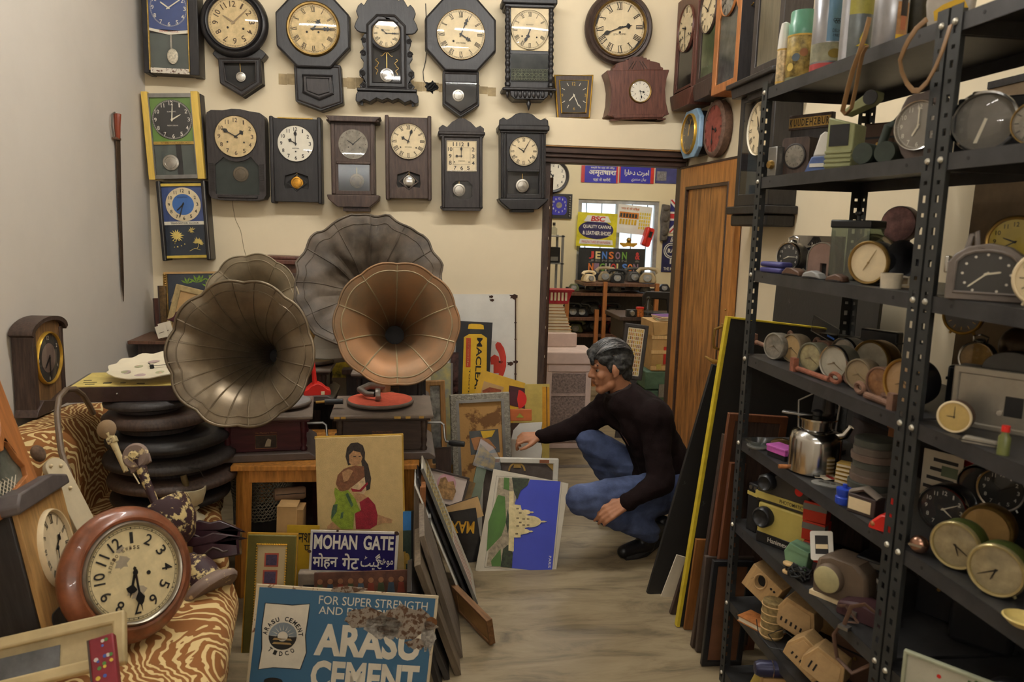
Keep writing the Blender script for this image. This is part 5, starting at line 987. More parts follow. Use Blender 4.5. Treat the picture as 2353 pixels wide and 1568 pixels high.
# near bay sixth shelf
t=item('painted_tray','white painted wooden tray with green leaves on the near sixth shelf','tray',5,2190,1.15,-52,dz=.0)
t.b().prism(rect(-110,0,110,120),0,6).obj('panel',mat('floral_white',(190,186,166),.6,var=.1),t);t.b().prism(rect(-116,-2,116,124),-10,4,[rect(-108,6,108,116)]).obj('rim',mat('pale_rim',(164,166,140),.6),t,bevel=2)
lf=mat('leaf_green_paint',(76,100,52),.7)
for q in range(14):x,z,a=rnd.uniform(-90,90),rnd.uniform(20,104),rnd.uniform(0,3);t.b().prism([(x+13*cos(a)*cos(w)-5*sin(a)*sin(w),z+13*sin(a)*cos(w)+5*cos(a)*sin(w)) for w in [i*pi/5 for i in range(10)]],-.7,0).obj('painted_leaf',lf,t)
for q in range(3):x,z=rnd.uniform(-40,60),rnd.uniform(20,90);t.b().prism(circ(x,z,5,10),-.8,0).obj('painted_flower','red',t)
alarm('dark clock with pale dial behind the painted tray',5,2310,1.24,56,-50,'bplast',mat('grey_green_dial',(150,150,124),.6,var=.2),'bplast',.8,'none',None)
t=item('black_telephone','black metal mechanism at the back of the near sixth shelf','mechanism',5,2240,1.40,-50,dz=0);t.b().box(-60,70,0,50,0,130).obj('body','bplast',t,bevel=12)
for q in range(3):t.b().lathe([(9,-6),(9,0)],14,(-20+q*22,0,110),'y').obj('terminal','steel',t)
t=item('amber_dish','amber glass dish in front of the painted tray','dish',5,2262,1.135,-50);t.b().lathe([(0,2),(34,4),(40,20),(37,20),(30,8),(0,6)],26,cap=False).obj('dish',mat('amber_dish',(150,100,46),.2),t,60);t.b().lathe([(22,0),(22,3)],20).obj('foot_ring','brass',t)
# ---- lowest shelves
pine=mat('pale_plywood',(190,156,108),.65,kind='wood',var=.12)
t=item('wooden_camera_box','pale wooden box camera with oval opening propped on the seventh shelf','wooden box',6,1730,1.165,-56,dz=.095)
tl=Matrix.Rotation(R_(26),4,'Y');t.root.matrix_world=t.root.matrix_world @ tl
t.b().prism(rect(-42,0,42,64),0,50,[circ(-8,40,13,18,17)]).obj('box',pine,t,bevel=3);t.b().prism(circ(-8,40,13,18,17),14,15).obj('dark_opening','inner',t);moulding(t,circ(-8,40,15,20,19),2.4,0,pine,'oval_rim')
for q in (0,1):t.b().lathe([(3,-1),(3,1)],8,(20+q*9,0,46),'y').obj('screw_hole','ink',t)
t=item('woven_cylinder','woven cane tube standing on the seventh shelf','cane tube',6,1772,1.30,-60);t.b().lathe([(24,0),(26,50),(24,86)],22).obj('tube',mat('cane',(150,128,84),.7,var=.3,scale=60,bump=.6),t,50)
for q in range(5):t.b().tor((0,0,6+q*18),25.5,1.4,24,5,'z').obj('cane_ring','pale',t)
t=item('orange_book','orange-brown book lying on the edge of the seventh shelf','book',6,1742,1.135,-62);t.b().box(-48,48,-10,34,2,12).obj('pages','paper',t);t.b().box(-50,50,-12,36,0,2).box(-50,50,-12,36,12,14.5).obj('cover','orange',t)
for n_,(px,X,rz,tl_,lb) in enumerate(((1812,1.20,-50,14,'pale wooden wedge box with black print, upper of the seventh shelf'),(1830,1.14,-52,30,'pale wooden wedge box lying tilted at the seventh shelf edge'),(1872,1.15,-48,22,'pale wooden wedge box with two black slots nearest the posts'))):
    t=item('wedge_box',lb,'wooden box',6,px,X,rz,dz=[.05,.035,.05][n_]);t.root['group']='pale wooden wedge boxes';t.root.matrix_world=t.root.matrix_world @ Matrix.Rotation(R_(tl_),4,'Y')
    t.b().prism([(-44,0),(44,0),(50,30),(34,74),(-34,74),(-50,30)],0,52).obj('box',pine,t,bevel=2);t.b().prism([(-36,4),(36,4),(40,28),(28,66),(-28,66),(-40,28)],-1.5,0).obj('front_panel',mat('paler_plywood',(202,168,120),.65),t)
    for q in range([5,6,2][n_]):t.b().box(-30+q*12,-26+q*12,-2.4,-1.4,16,[26,24,36][n_]).obj('black_mark','ink',t)
t=item('thin_wire','thin dark wire looping over the wooden boxes','wire',6,1770,1.13,-60);t.b().tube([(-40,-4,60),(-20,-20,34),(14,-24,22),(50,-16,30),(60,-6,60),(30,-10,70),(0,-14,44),(50,-12,8),(110,0,4)],1.3,6).obj('wire','cable',t)
t=item('torch','dark blue metal torch lying across the bottom shelf heap','torch',7,1790,1.16,-10,dz=.235);m=mat('navy_metal',(46,46,74),.35,.3)
t.b().lathe([(0,-70),(14,-68),(19,-58),(19,0)],20,(0,0,0),'x',cap=False).obj('head',m,t,50);t.b().lathe([(15,0),(15,70),(0,72)],18,(0,0,0),'x',cap=False).obj('barrel','gplast',t,50)
for q in (-30,4):t.b().tor((0,0,0),19.5,1.2,20,6).obj('chrome_ring','chrome',t).matrix_local=Matrix.Translation(V((q,0,0))*t.k) @ Matrix.Rotation(pi/2,4,'Z')
t.b().box(-50,50,-10,14,-.234/t.k,-19).obj('carton_under','card',t)
t=item('yellow_carton','crumpled yellow carton on the bottom shelf','carton',7,1748,1.14,-60);t.b().prism([(-34,0),(30,0),(34,90),(6,104),(-24,96),(-38,60)],0,50).obj('carton',mat('old_yellow_card',(176,154,78),.8,var=.2),t,bevel=2);t.b().prism([(-24,92),(6,100),(34,88),(30,116),(-6,122)],4,8).obj('flap',mat('old_yellow_card',(0,0,0)),t);t.b().tor((4,-1,60),15,1.2,18,5).obj('printed_ring','ink',t)
t=item('wrapped_box','wooden box in torn plastic wrap on the bottom shelf','wooden box',7,1836,1.14,-50);t.b().box(-52,56,0,70,0,104).obj('box','card',t,bevel=2);t.b().box(-56,4,-3,60,-0,108).obj('plastic_wrap',PLASTIC,t,bevel=6);t.b().box(-60,-52,4,40,60,130).obj('red_strip','red',t)
t=item('pale_carton','tall pale carton with round cut-out on the bottom shelf','carton',7,1905,1.16,-48);t.b().prism(rect(-52,0,52,190),0,60,[circ(0,120,26,20)]).obj('carton',mat('drab_card',(140,120,88),.8),t,bevel=2);t.b().prism(circ(0,120,26,20),10,12).obj('cut_out','inner',t);moulding(t,circ(0,120,30,24),4,-1,'pale','paper_ring')
t=item('yellow_scraper','bright yellow plastic scraper on the bottom shelf','scraper',7,1945,1.13,-50,dz=.0);t.b().prism([(-26,100),(30,76),(34,92),(-20,124)],-4,10).obj('blade',mat('bright_yellow',(226,176,30),.4),t,bevel=3);t.b().box(-6,8,-2,8,0,100).obj('handle','bplast',t)
t=item('green_cloth','dark green folded cloth hanging at the end of the bottom shelf','cloth',7,1985,1.15,-50);t.b().prism([(-40,0),(40,0),(34,120),(10,200),(-30,170)],0,40).obj('cloth',mat('dark_green_cloth',(62,72,50),.9),t,bevel=6);t.b().prism([(-30,10),(-24,10),(6,190),(0,192)],-3,0).obj('fold',mat('dark_green_cloth',(0,0,0)),t)
# cameras and cases crowding the backs of the shelves
for (i,px,X,w,h_,d,cat,nm,m,lb) in ((1,1945,1.40,40,92,40,'camera','folding_camera','bplast','dark folding camera behind the slide viewer'),(1,2010,1.40,36,120,40,'case','camera_case','leather','tall brown leather case behind the binoculars'),
 (2,2075,1.40,36,70,40,'case','camera_case','bplast','black leather case behind the black funnel'),(3,1940,1.40,34,62,30,'camera','box_camera','bplast','small black box camera behind the alarm clocks'),(3,2010,1.43,44,92,30,'case','camera_case','bplast','dark case at the back of the alarm clock shelf'),(4,2040,1.40,34,92,36,'camera','box_camera','bplast','black box camera beside the film cans'),
 (5,1930,1.40,50,120,40,'case','camera_case','dbrown','dark brown case behind the slide projector'),(5,2150,1.40,50,120,40,'case','camera_case','bplast','black case behind the painted tray'),(6,1960,1.30,60,100,60,'case','camera_case','leather','brown leather case at the end of the seventh shelf'),(6,1890,1.38,60,110,40,'carton','carton','card','plain carton behind the wooden wedge boxes')):
    t=item(nm,lb,cat,i,px,X,-60);t.b().box(-w,w,0,d,0,h_).obj('body',m,t,bevel=4);t.b().box(-w-1,w+1,-1,d+1,h_*.7,h_*.74).obj('seam','cable',t)
    if cat == 'camera':t.b().lathe([(h_*.2,0),(h_*.2,-8),(h_*.14,-10),(0,-7)],18,(0,0,h_*.42),'y').obj('lens','steel',t)
    elif cat == 'case':t.b().lathe([(4,-3),(4,0)],10,(0,0,h_*.6),'y').obj('press_stud','brass',t)
# ================================================================== boards and frames leaning between the shelving and the door
def lean(label,bl,tl,w,th,face,edge=None,Y=None,name='leaning_board',framew=None,inner='inner',cat='board',dz=0):
    p0=onZ(bl[0],bl[1],.003+dz);p2=onY(tl[0],tl[1],p0.y+.0);v=p2-p0;u=v.cross(V((0,-1,0))).normalized()
    if u.x < 0:u=-u
    t=T(name,label,cat,frame(p0,u,v),1,'boards leaning beside the shelving');H=v.length
    drop=u.z*w
    if framew:
        t.b().prism(rect(0,0,w,H),0,th,[rect(framew,framew,w-framew,H-framew)]).obj('frame',face,t,bevel=.003);t.b().box(framew,w-framew,th*.3,th*.7,framew,H-framew).obj('panel',inner,t)
    else:t.b().box(0,w,0,th,0,H).obj('panel',face,t,bevel=.002)
    if edge:t.b().box(-.004,.009,-.006,th+.002,0,H+.002).box(-.004,w,-.004,th+.002,H-.002,H+.004).obj('edge_strip',edge,t)
    return t
blk=mat('scuffed_black_board',(38,36,34),.55,var=.4,kind='worn',col2=(74,72,70),scale=16,thr=.68,bump=.2)
lean('tall scuffed black board leaning towards the shelving beside the teak door',(1487,1365),(1638,838),.30,.02,blk)
lean('tall black board with bright yellow edge leaning on the shelving',(1556,1440),(1673,730),.42,.02,blk,mat('yellow_edge_tape',(214,190,50),.5,var=.15))
for (lb,x,y0,y1,h_,m) in (('big scuffed black sheet leaning on the right wall beyond the shelving',1.70,2.62,3.45,1.50,blk),('dark brown hardboard standing behind the lower shelves',1.60,.7,2.56,1.02,mat('dark_hardboard',(50,40,34),.7,var=.25)),('plain brown board added behind the near shelving to dim the wall',1.66,1.2,2.14,2.10,mat('shade_tan_board',(122,100,72),.75,var=.2,scale=6))):  # last board is added: its brown stands for shelf shade on the wall
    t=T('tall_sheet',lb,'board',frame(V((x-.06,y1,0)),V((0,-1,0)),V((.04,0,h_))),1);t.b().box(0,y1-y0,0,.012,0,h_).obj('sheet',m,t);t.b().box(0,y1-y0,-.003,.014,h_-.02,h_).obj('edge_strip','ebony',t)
lean('white card scrap at the foot of the black board',(1518,1372),(1555,1275),.06,.006,'paper',dz=0,cat='card')
lean('dark frame with brown panel leaning against the black boards',(1540,1412),(1578,1290),.20,.02,'dbrown')
lean('ochre wooden panel leaning behind the dark frames',(1572,1448),(1600,1240),.22,.014,mat('ochre_panel',(140,90,44),.5,kind='wood',var=.2))
lean('tall dark stained plank standing among the leaning frames',(1590,1490),(1664,1000),.16,.025,'frame')
lean('brown wooden framed panel standing beside the first shelf post',(1600,1498),(1676,950),.24,.02,mat('red_brown_frame',(104,62,38),.45,kind='wood',var=.2),framew=.03,inner='dbrown')
lean('narrow grey-brown frame standing in front of the leaning boards',(1600,1500),(1622,1280),.2,.02,mat('grey_brown_frame',(76,64,56),.6),framew=.025,inner='frame')
lean('black-framed brown panel nearest the first shelf post',(1612,1532),(1640,1290),.16,.02,'bplast',framew=.022,inner=mat('brown_hardboard',(112,74,50),.6))
lean('short orange-brown plank leaning on the first shelf post',(1622,1520),(1680,1065),.06,.02,MATS['red_brown_frame'],dz=.0)
# ================================================================== sofa and everything on it (left)
def zebra(name='zebra_fabric'):
    m=bpy.data.materials.new(name);m.use_nodes=True;nt=m.node_tree;n=nt.nodes;l=nt.links;b=n['Principled BSDF'];b.inputs['Roughness'].default_value=.85
    tc=n.new('ShaderNodeTexCoord');nz=n.new('ShaderNodeTexNoise');nz.inputs['Scale'].default_value=3.2;nz.inputs['Detail'].default_value=1.5;l.new(tc.outputs['Object'],nz.inputs['Vector'])
    mx=n.new('ShaderNodeMixRGB');mx.blend_type='ADD';mx.inputs[0].default_value=.62;l.new(tc.outputs['Object'],mx.inputs[1]);l.new(nz.outputs['Color'],mx.inputs[2])
    w=n.new('ShaderNodeTexWave');w.bands_direction='DIAGONAL';w.inputs['Scale'].default_value=10.5;w.inputs['Distortion'].default_value=5.5;w.inputs['Detail'].default_value=1.2;w.inputs['Detail Scale'].default_value=1.6;l.new(mx.outputs[0],w.inputs['Vector'])
    r=n.new('ShaderNodeValToRGB');e=r.color_ramp;e.elements[0].position=.62;e.elements[0].color=lin((140,88,38));e.elements[1].position=.69;e.elements[1].color=lin((222,194,136));l.new(w.outputs['Fac'],r.inputs[0]);l.new(r.outputs[0],b.inputs['Base Color'])
    MATS[name]=m;return m
zb=zebra()
def loft(prof,ys,amp=.012,seed=0):
    """profile in x-z swept along y with soft unevenness"""
    b=B();n=len(prof);cx=sum(p[0] for p in prof)/n;cz=sum(p[1] for p in prof)/n
    for j,y in enumerate(ys):
        e=1-.10*max(0,1-j/2.0)**2-.10*max(0,1-(len(ys)-1-j)/2.0)**2
        for (x,z) in prof:
            d=noise.noise(V((x*3+seed,y*2.4,z*3)))*amp;r=V((x-cx,0,z-cz));r=r*e+r.normalized()*d;b.v.append(V((cx+r.x,y,cz+r.z)))
    for j in range(len(ys)-1):
        for i in range(n):b.f.append((j*n+i,j*n+(i+1) % n,(j+1)*n+(i+1) % n,(j+1)*n+i))
    b.f.append(tuple(range(n))[::-1]);b.f.append(tuple(range((len(ys)-1)*n,len(ys)*n)));return b
sofa=T('sofa','low sofa draped in brown and cream zebra-print fabric along the left wall','sofa',Matrix.Translation(V((-1.1,2.4,0))))
def xf(y):return max(-.36,min(0,-.09*(y-1.9)/.7 if y < 2.6 else -.09-.30*(y-2.6)))
def off(b):b.v=[v-V((-1.1,2.4,0))+V((xf(v.y)+.07 if v.x > -1.2 else 0,0,0)) for v in b.v];return b
ys=lambda a,c,n:[a+(c-a)*i/n for i in range(n+1)]
off(loft(rrect(-1.64,.06,-.62,.34,.05),ys(.9,3.72,24),.006)).obj('base',zb,sofa,60)
off(loft(rrect(-1.60,.26,-.585,.425,.075),ys(.95,2.72,22),.014,3)).obj('seat_cushion',zb,sofa,60)
off(loft(rrect(-1.60,.26,-.60,.42,.07),ys(2.74,3.72,14),.012,9)).obj('seat_cushion',zb,sofa,60)
off(loft(rrect(-1.648,.2,-1.36,.80,.10),ys(.95,3.75,30),.016,5)).obj('backrest',zb,sofa,60)
for q in ((-1.55,1.0),(-.7,1.0),(-1.55,3.6),(-.7,3.6)):B().box(q[0]-.03+1.1,q[0]+.03+1.1,q[1]-.03-2.4,q[1]+.03-2.4,0,.07).obj('foot','dbrown',sofa)
def thingM(name,label,cat,p,u,v,k=1,group=None):return T(name,label,cat,frame(p,u,v),k,group)
# table clock against the wall
p=V((-1.575,3.33,.806));t=thingM('table_clock','brown arched table clock with oval gold bezel against the left wall','clock',p,V((0,1,0)),V((0,0,1)))
w=.29;h=.345;D=.072;ar=[(w-.02,0),(w-.02,h)]+[(w/2+(w/2-.02)*cos(pi*i/12),h+.045*sin(pi*i/12)) for i in range(13)]+[(.02,h),(.02,0)]
t.b().prism(ar,0,D,[]).obj('front_panel',mat('striped_veneer',(128,96,62),.5,kind='wood',var=.35,scale=9),t)
t.b().prism([(0,.0),(.03,.0),(.03,h),(0,h)],-.012,D).obj('case_side','dbrown',t,bevel=.003);t.b().prism([(w-.03,0),(w,0),(w,h),(w-.03,h)],-.006,D).obj('case_side','dbrown',t,bevel=.003)
o_=[(w/2+(w/2+.02)*cos(pi*i/14),h+.06*sin(pi*i/14)) for i in range(15)];i_=[(w/2+(w/2)*cos(pi*i/14),h-.012+.055*sin(pi*i/14)) for i in range(15)]
t.b().prism(o_+i_[::-1],-.02,D).obj('arched_top','dbrown',t);t.b().prism([(-.02,0),(w+.03,0),(w+.02,.02),(w-.05,.06),(w/2,.04),(.05,.06),(0,.03)],-.02,D).obj('base','dbrown',t,bevel=.003)
dial(t,w/2,.225,.105,-.004,face='dgrey',ink='inkw',style='arabic',time=(7,30),hands='baton',bezel='gold',bw=.09,bd=.1,glass=.4,ring=False,nh=.17,nr=.83,skip=(1,3,5,7,8,10,11),centre=(.6,mat('mauve_centre',(128,108,98),.5)))
# stack of clock cases lying flat, laid clock and plate clock on top
SP=V((-1.06,3.33,.432));z=SP.z;lays=[(.24,.076,.02,0),(.26,.08,.035,-.01),(.265,.086,.02,.01),(.245,.08,.015,0),(.215,.084,-.03,.01),(.175,.062,-.06,0)]
names=['lowest','second','third','fourth','fifth','topmost']
for i,(r,hh,dx,dy) in enumerate(lays):
    t=T('round_clock_case',names[i]+' dark round clock case in the stack on the sofa','clock case',Matrix.Translation(V((SP.x+dx,SP.y+dy,z))) @ Matrix.Rotation(rnd.uniform(-.02,.02),4,'X'),1,'stacked round clock cases')
    t.b().lathe([(r*.62,0),(r*.70,.004),(r*.72,hh*.45)],40).obj('back_box','black',t,50)
    t.b().lathe([(r*.9,hh*.40),(r*.985,hh*.48),(r,hh*.62),(r*.985,hh*.78),(r*.93,hh*.86),(r*.90,hh*.96),(r*.82,hh*.985),(0,hh*.985)],56).obj('round_rim',['ebony','dbrown','black'][i % 3],t,50)
    z += hh
top=V((SP.x-.12,SP.y+.01,z+.002))
M=Matrix.Translation(top) @ Matrix.Rotation(R_(6),4,'Z') @ Matrix.Rotation(R_(0),4,'Y');t=T('desk_clock','dark brown rectangular clock with yellow face lying flat on the stack','clock',M)
t.b().prism(rrect(-.235,0,.225,.062,.028),-.14,.16).obj('case',mat('plum_lacquer',(60,44,44),.25,var=.2,coat=.4),t,bevel=.004);t.b().box(-.20,.20,-.135,.155,.062,.0655).obj('yellow_face',mat('straw_yellow',(214,192,108),.5),t)
for (x,y,w_,l_) in ((-.15,-.06,.05,.006),(-.14,-.10,.035,.006),(-.08,-.08,.03,.016),(-.02,-.085,.02,.006),(.05,-.10,.03,.006),(-.17,-.02,.03,.006)):t.b().box(x-w_/2,x+w_/2,y-l_/2,y+l_/2,.0655,.067).obj('hour_bar','ink',t)
t.b().sph((-.03,-.142,.034),.004,8,6).obj('screw','steel',t)
pm=Matrix.Translation(V((SP.x-.05,SP.y+.03,z+.105))) @ Matrix.Rotation(R_(9),4,'X') @ Matrix.Rotation(R_(-3),4,'Y');t=T('plate_clock','cream scalloped china plate clock with faded flowers on top of the stack','clock',pm)
b=t.b();n=72;vs=[];fs=[]
for (rr,zz) in ((0.0,0),(.5,0),(.72,.006),(1,.018),(1.0,.022),(.72,.011),(.5,.005),(0,.005)):
    for i in range(n):a=2*pi*i/n;r=.168*rr*(1+(.03*cos(12*a) if rr > .9 else 0));vs.append((r*cos(a),r*sin(a),zz+(.003*cos(12*a) if rr > .9 else 0)))
for j in range(7):
    for i in range(n):fs.append((j*n+i,j*n+(i+1) % n,(j+1)*n+(i+1) % n,(j+1)*n+i))
b.add(vs,fs).obj('plate',mat('cream_china',(226,214,186),.3,var=.05),t,60)
for q in range(16):
    a=q*.9;r=.07+.05*((q*37) % 10)/10;x,y=r*cos(a),r*sin(a);t.b().lathe([(.012+.006*(q % 3),0),(.0,.0012)],9,(x,y,.0065+.012*max(0,(r-.085)/.08))).obj('painted_flower',mat(['faded_rose','faded_sage','faded_mauve'][q % 3],[(202,160,140),(168,166,128),(184,160,154)][q % 3],.4),t)
for a,L in ((.2,.085),(2.2,.05)):t.b().prism([(-.003,-.01),(.003,-.01),(.0015,L),(-.0015,L)],0,.001).obj('minute_hand' if L > .06 else 'hour_hand','hand',t).matrix_local=Matrix.Translation(V((0,0,.016))) @ Matrix.Rotation(a-1.6,4,'Z') @ Matrix.Rotation(-pi/2,4,'X')
t.b().lathe([(.009,.004),(.008,.02),(0,.022)],12).obj('hand_boss','hand',t)
# frames and papers standing in the back left corner
def pic(name,label,cat,tl,tr,bl,P0,lean_=6,yaw=0,group=None):
    f,y=R_(lean_),R_(yaw);N=V((sin(y)*cos(f),-cos(y)*cos(f),sin(f)))
    A,Bp,C=onP(*tl,P0,N),onP(*tr,P0,N),onP(*bl,P0,N);v=A-C;u=Bp-A;u=u-v*(u.dot(v)/v.dot(v))
    t=T(name,label,cat,frame(C,u,v),1,group);t.W=u.length;t.H=v.length;Mi=t.root.matrix_world.inverted();Mi=frame(C,u,v).inverted()
    def L(px,py):q=Mi @ onP(px,py,P0,N);return (q.x,q.z)
    t.L=L;t.px=(Bp-A).length/max(1,sqrt((tr[0]-tl[0])**2+(tr[1]-tl[1])**2));return t
def picframe(t,fw,fm,inner,th=.018,rim=None,mount=None):
    W,H=t.W,t.H
    t.b().prism(rect(0,0,W,H),0,th,[rect(fw,fw,W-fw,H-fw)]).obj('frame',fm,t,bevel=min(.006,fw*.2))
    if rim:t.b().prism(rect(fw*.8,fw*.8,W-fw*.8,H-fw*.8),-.003,th*.6,[rect(fw*1.15,fw*1.15,W-fw*1.15,H-fw*1.15)]).obj('rim',rim,t)
    return t.b().box(fw*.7,W-fw*.7,th*.45,th*.6,fw*.7,H-fw*.7).obj('picture',inner,t)
def patch(t,pts,m,nm,y=.002,th=.001):return t.b().prism([t.L(*p) for p in pts],y-th,y).obj(nm,m,t)
GB='frames stacked in the back left corner'
t=pic('painting','dark blue-black painting with green leaves in a narrow beaded gold frame','painting',(380,630),(560,612),(387,785),V((0,4.86,1.3)),5,0,GB)
t.b().box(0,t.W,0,.02,0,t.H).obj('canvas',mat('blue_black_canvas',(58,62,70),.5,var=.25,scale=7),t);b=t.b().box(-.012,.012,-.012,.02,0,t.H)
for i in range(30):b.sph((0,-.012,.01+i*t.H/30),.008,8,6)
b.obj('beaded_frame','fgold',t);t.b().box(-.012,t.W,-.004,.022,t.H,t.H+.012).obj('top_rail','card',t)
lg=mat('leaf_green',(122,158,50),.5)
for (px,py,s_) in ((430,652,1),(452,650,1.2),(462,645,.9),(486,648,1.1),(495,640,1),(478,660,1)):
    x,z=t.L(px,py);k_=.0026*s_
    for a in (.4,1.2,1.9,2.6):t.b().prism([(x,z),(x+9*k_*cos(a)-2*k_*sin(a),z+9*k_*sin(a)+2*k_*cos(a)),(x+16*k_*cos(a),z+16*k_*sin(a)),(x+9*k_*cos(a)+2*k_*sin(a),z+9*k_*sin(a)-2*k_*cos(a))],-.001,0).obj('painted_leaf',lg,t)
t=pic('gilt_frame_back','narrow carved bronze frame edge beside the dark painting','frame',(363,657),(380,655),(369,784),V((0,4.82,1.2)),4,0,GB);t.b().box(0,t.W,0,.03,0,t.H).obj('carved_rail',mat('carved_bronze',(104,80,48),.5,.4,var=.3,scale=50,bump=.8),t,bevel=.004);t.b().box(-.002,.006,-.004,.03,0,t.H).obj('edge','dbrown',t)
t=pic('brown_board','dark reddish board in the corner behind the frames','board',(352,686),(366,684),(359,784),V((0,4.88,1.2)),3,0,GB);t.b().box(0,t.W,0,.02,0,t.H).obj('board','mahog',t);t.b().box(-.003,.004,-.003,.02,0,t.H).obj('edge','dbrown',t)
t=pic('framed_card','worn cream picture frame leaning left in the back corner','frame',(404,652),(500,668),(374,772),V((0,4.70,1.2)),6,0,GB);picframe(t,.035,mat('worn_cream_wood',(176,152,104),.7,var=.25,scale=20),'card')
t=pic('carved_box','mauve-grey open box tilted against the frames behind the horn','box',(405,680),(470,655),(382,735),V((0,4.5,1.2)),25,-10);mg_=mat('mauve_grey_dusty',(142,128,118),.7);t.b().box(0,t.W*1.4,0,.12,t.H*.0,t.H).obj('box','dred',t,bevel=.004);t.b().box(-.01,t.W*1.45,-.01,.13,t.H,t.H+.02).obj('lid',mg_,t,bevel=.003);t.b().box(-.008,.012,-.02,0,t.H*.7,t.H).obj('catch',mg_,t)
for i,(a,c,d) in enumerate((((362,745),(390,735),(372,778)),((355,752),(380,748),(364,779)))):
    t=pic('paper_sheet',['white paper sheet standing by the cream frame','small white paper slip at the left of the cream frame'][i],'paper',a,c,d,V((0,4.6-i*.03,1)),6,0,GB);t.b().box(0,t.W,0,.001,0,t.H).obj('sheet','paper',t);t.b().box(t.W*.2,t.W*.7,-.0006,0,t.H*.4,t.H*.44).obj('ruled_line','inkb',t)
tz_=onY(372,780,4.62).z-.004;tb=T('corner_stand','small brown wooden stand carrying frames in the back left corner','stand',Matrix.Translation(V((-1.40,4.74,0))));tb.b().box(-.24,.26,-.17,.22,tz_-.02,tz_).obj('stand_top','brown',tb,bevel=.003);tb.b().box(-.2,.2,-.12,.2,0,tz_-.02).obj('stand_body','dbrown',tb)
# handle, sconces, planks
pts=[onY(a,c,2.62+.05*i) for i,(a,c) in enumerate(((178,1150),(160,1095),(141,1040),(134,985),(131,950),(136,915),(152,896),(172,894),(190,908),(204,930),(214,950)))]
tag(B().tube(pts,.0105,10).obj('cane_handle',mat('grey_brown_cane',(104,86,68),.5,var=.2)),'bent grey-brown cane handle arching over the zebra sofa back','cane')
def along(name,label,cat,a,c,Y0,Y1,group=None):
    p0,p1=onY(*a,Y0),onY(*c,Y1);v=(p1-p0);u=v.cross(V((0,-1,.2)));return T(name,label,cat,frame(p0,u,v),v.length,group),v.length
chip=lambda nm,a,c,th:mat(nm,a,.6,kind='worn',col2=c,scale=26,thr=th,bump=.2)
cm=chip('chipped_maroon_cream',(54,30,34),(206,184,128),.54);cc=chip('chipped_cream',(196,178,132),(84,60,52),.60);cm2=mat('faded_mauve_paint',(132,112,100),.7,kind='worn',col2=(206,184,140),scale=30,thr=.62)
t,L_=along('wall_sconce','chipped cream wall lamp arm leaning against the sofa back','sconce',(290,1085),(246,985),2.95,3.0,'chipped lamp arms')
t.b().tube([(0,0,0),(0,0,.5),(0,0,.9)],[.05,.06,.09],12).obj('arm',cc,t);t.b().lathe([(.16,-.06),(.2,-.02),(.16,.04),(.08,.06),(0,.06)],20,(0,-.02,.98),'y').obj('round_boss',mat('turned_wood_boss',(150,124,92),.5,var=.2),t,50);t.b().tube([(0,.04,.5),(.1,-.06,.2),(.16,-.05,-.35)],.014,6).obj('wire','cream',t);t.b().box(-.09,.09,-.08,.08,.66,.8).obj('bracket',cc,t,bevel=.02)
t,L_=along('wall_sconce','chipped maroon and cream lamp arm standing in the mottled bowl','sconce',(360,1165),(312,1050),2.62,2.68,'chipped lamp arms')
t.b().tube([(0,0,0),(0,0,.5),(.02,0,.92)],[.07,.08,.11],12).obj('arm',cm,t);t.b().lathe([(.2,-.08),(.24,-.03),(.2,.05),(.1,.09),(0,.1)],22,(.02,-.02,1.0),'y').obj('round_boss',cm2,t,50);t.b().lathe([(.1,-.12),(.06,-.14),(0,-.13)],16,(.02,-.02,1.0),'y').obj('socket',cm,t);t.b().prism([(-.2,.75),(.2,.8),(.22,.98),(-.16,1.0)],0,.1).obj('bracket',cm2,t,bevel=.02)
# chipped lamp: bowl, bell and disc foot lying on the sofa behind the big clock
p0,p1=onY(362,1175,2.66),onY(478,1350,2.52);v=(p0-p1);t=T('pedestal_lamp','chipped maroon and cream pedestal lamp lying behind the big round clock','lamp',frame(p1,v.cross(V((0,-1,.3))),v),v.length/200)
t.b().lathe([(0,-14),(58,-14),(62,-8),(60,0),(46,8),(38,14)],36).obj('disc_foot',cm2,t,50);t.b().lathe([(38,14),(36,40),(30,60),(16,72),(12,80)],30).obj('bell',cm,t,50);t.b().lathe([(12,80),(18,90),(10,98),(14,106)],20).obj('stem','brass',t,50)
t.b().lathe([(14,106),(40,118),(60,150),(68,196),(64,197),(56,154),(36,126),(0,118)],36,cap=False).obj('bowl',cm,t,50)
# white lamp holder on a pedestal
p=onZ(440,1195,.43);t=sit('lamp_holder','white plaster lamp holder with brass tube beside the wire basket','lamp',p,.2)
wp=mat('ivory_plaster',(206,196,166),.5,var=.1);t.b().lathe([(28,-2),(30,4),(16,14),(12,22),(18,28),(12,34)],26).obj('pedestal',wp,t,50);t.b().lathe([(12,34),(26,42),(33,66),(34,78),(30,78),(24,50),(0,44)],28,cap=False).obj('cup',wp,t,50);t.b().cyl((0,0,44),(-14,0,108),8,7,12).obj('brass_tube',mat('old_brass_tube',(112,96,66),.5,.5),t);t.b().tube([(-14,0,104),(-4,0,124),(20,-4,122),(30,0,96)],1.2,5).obj('wire','cable',t)
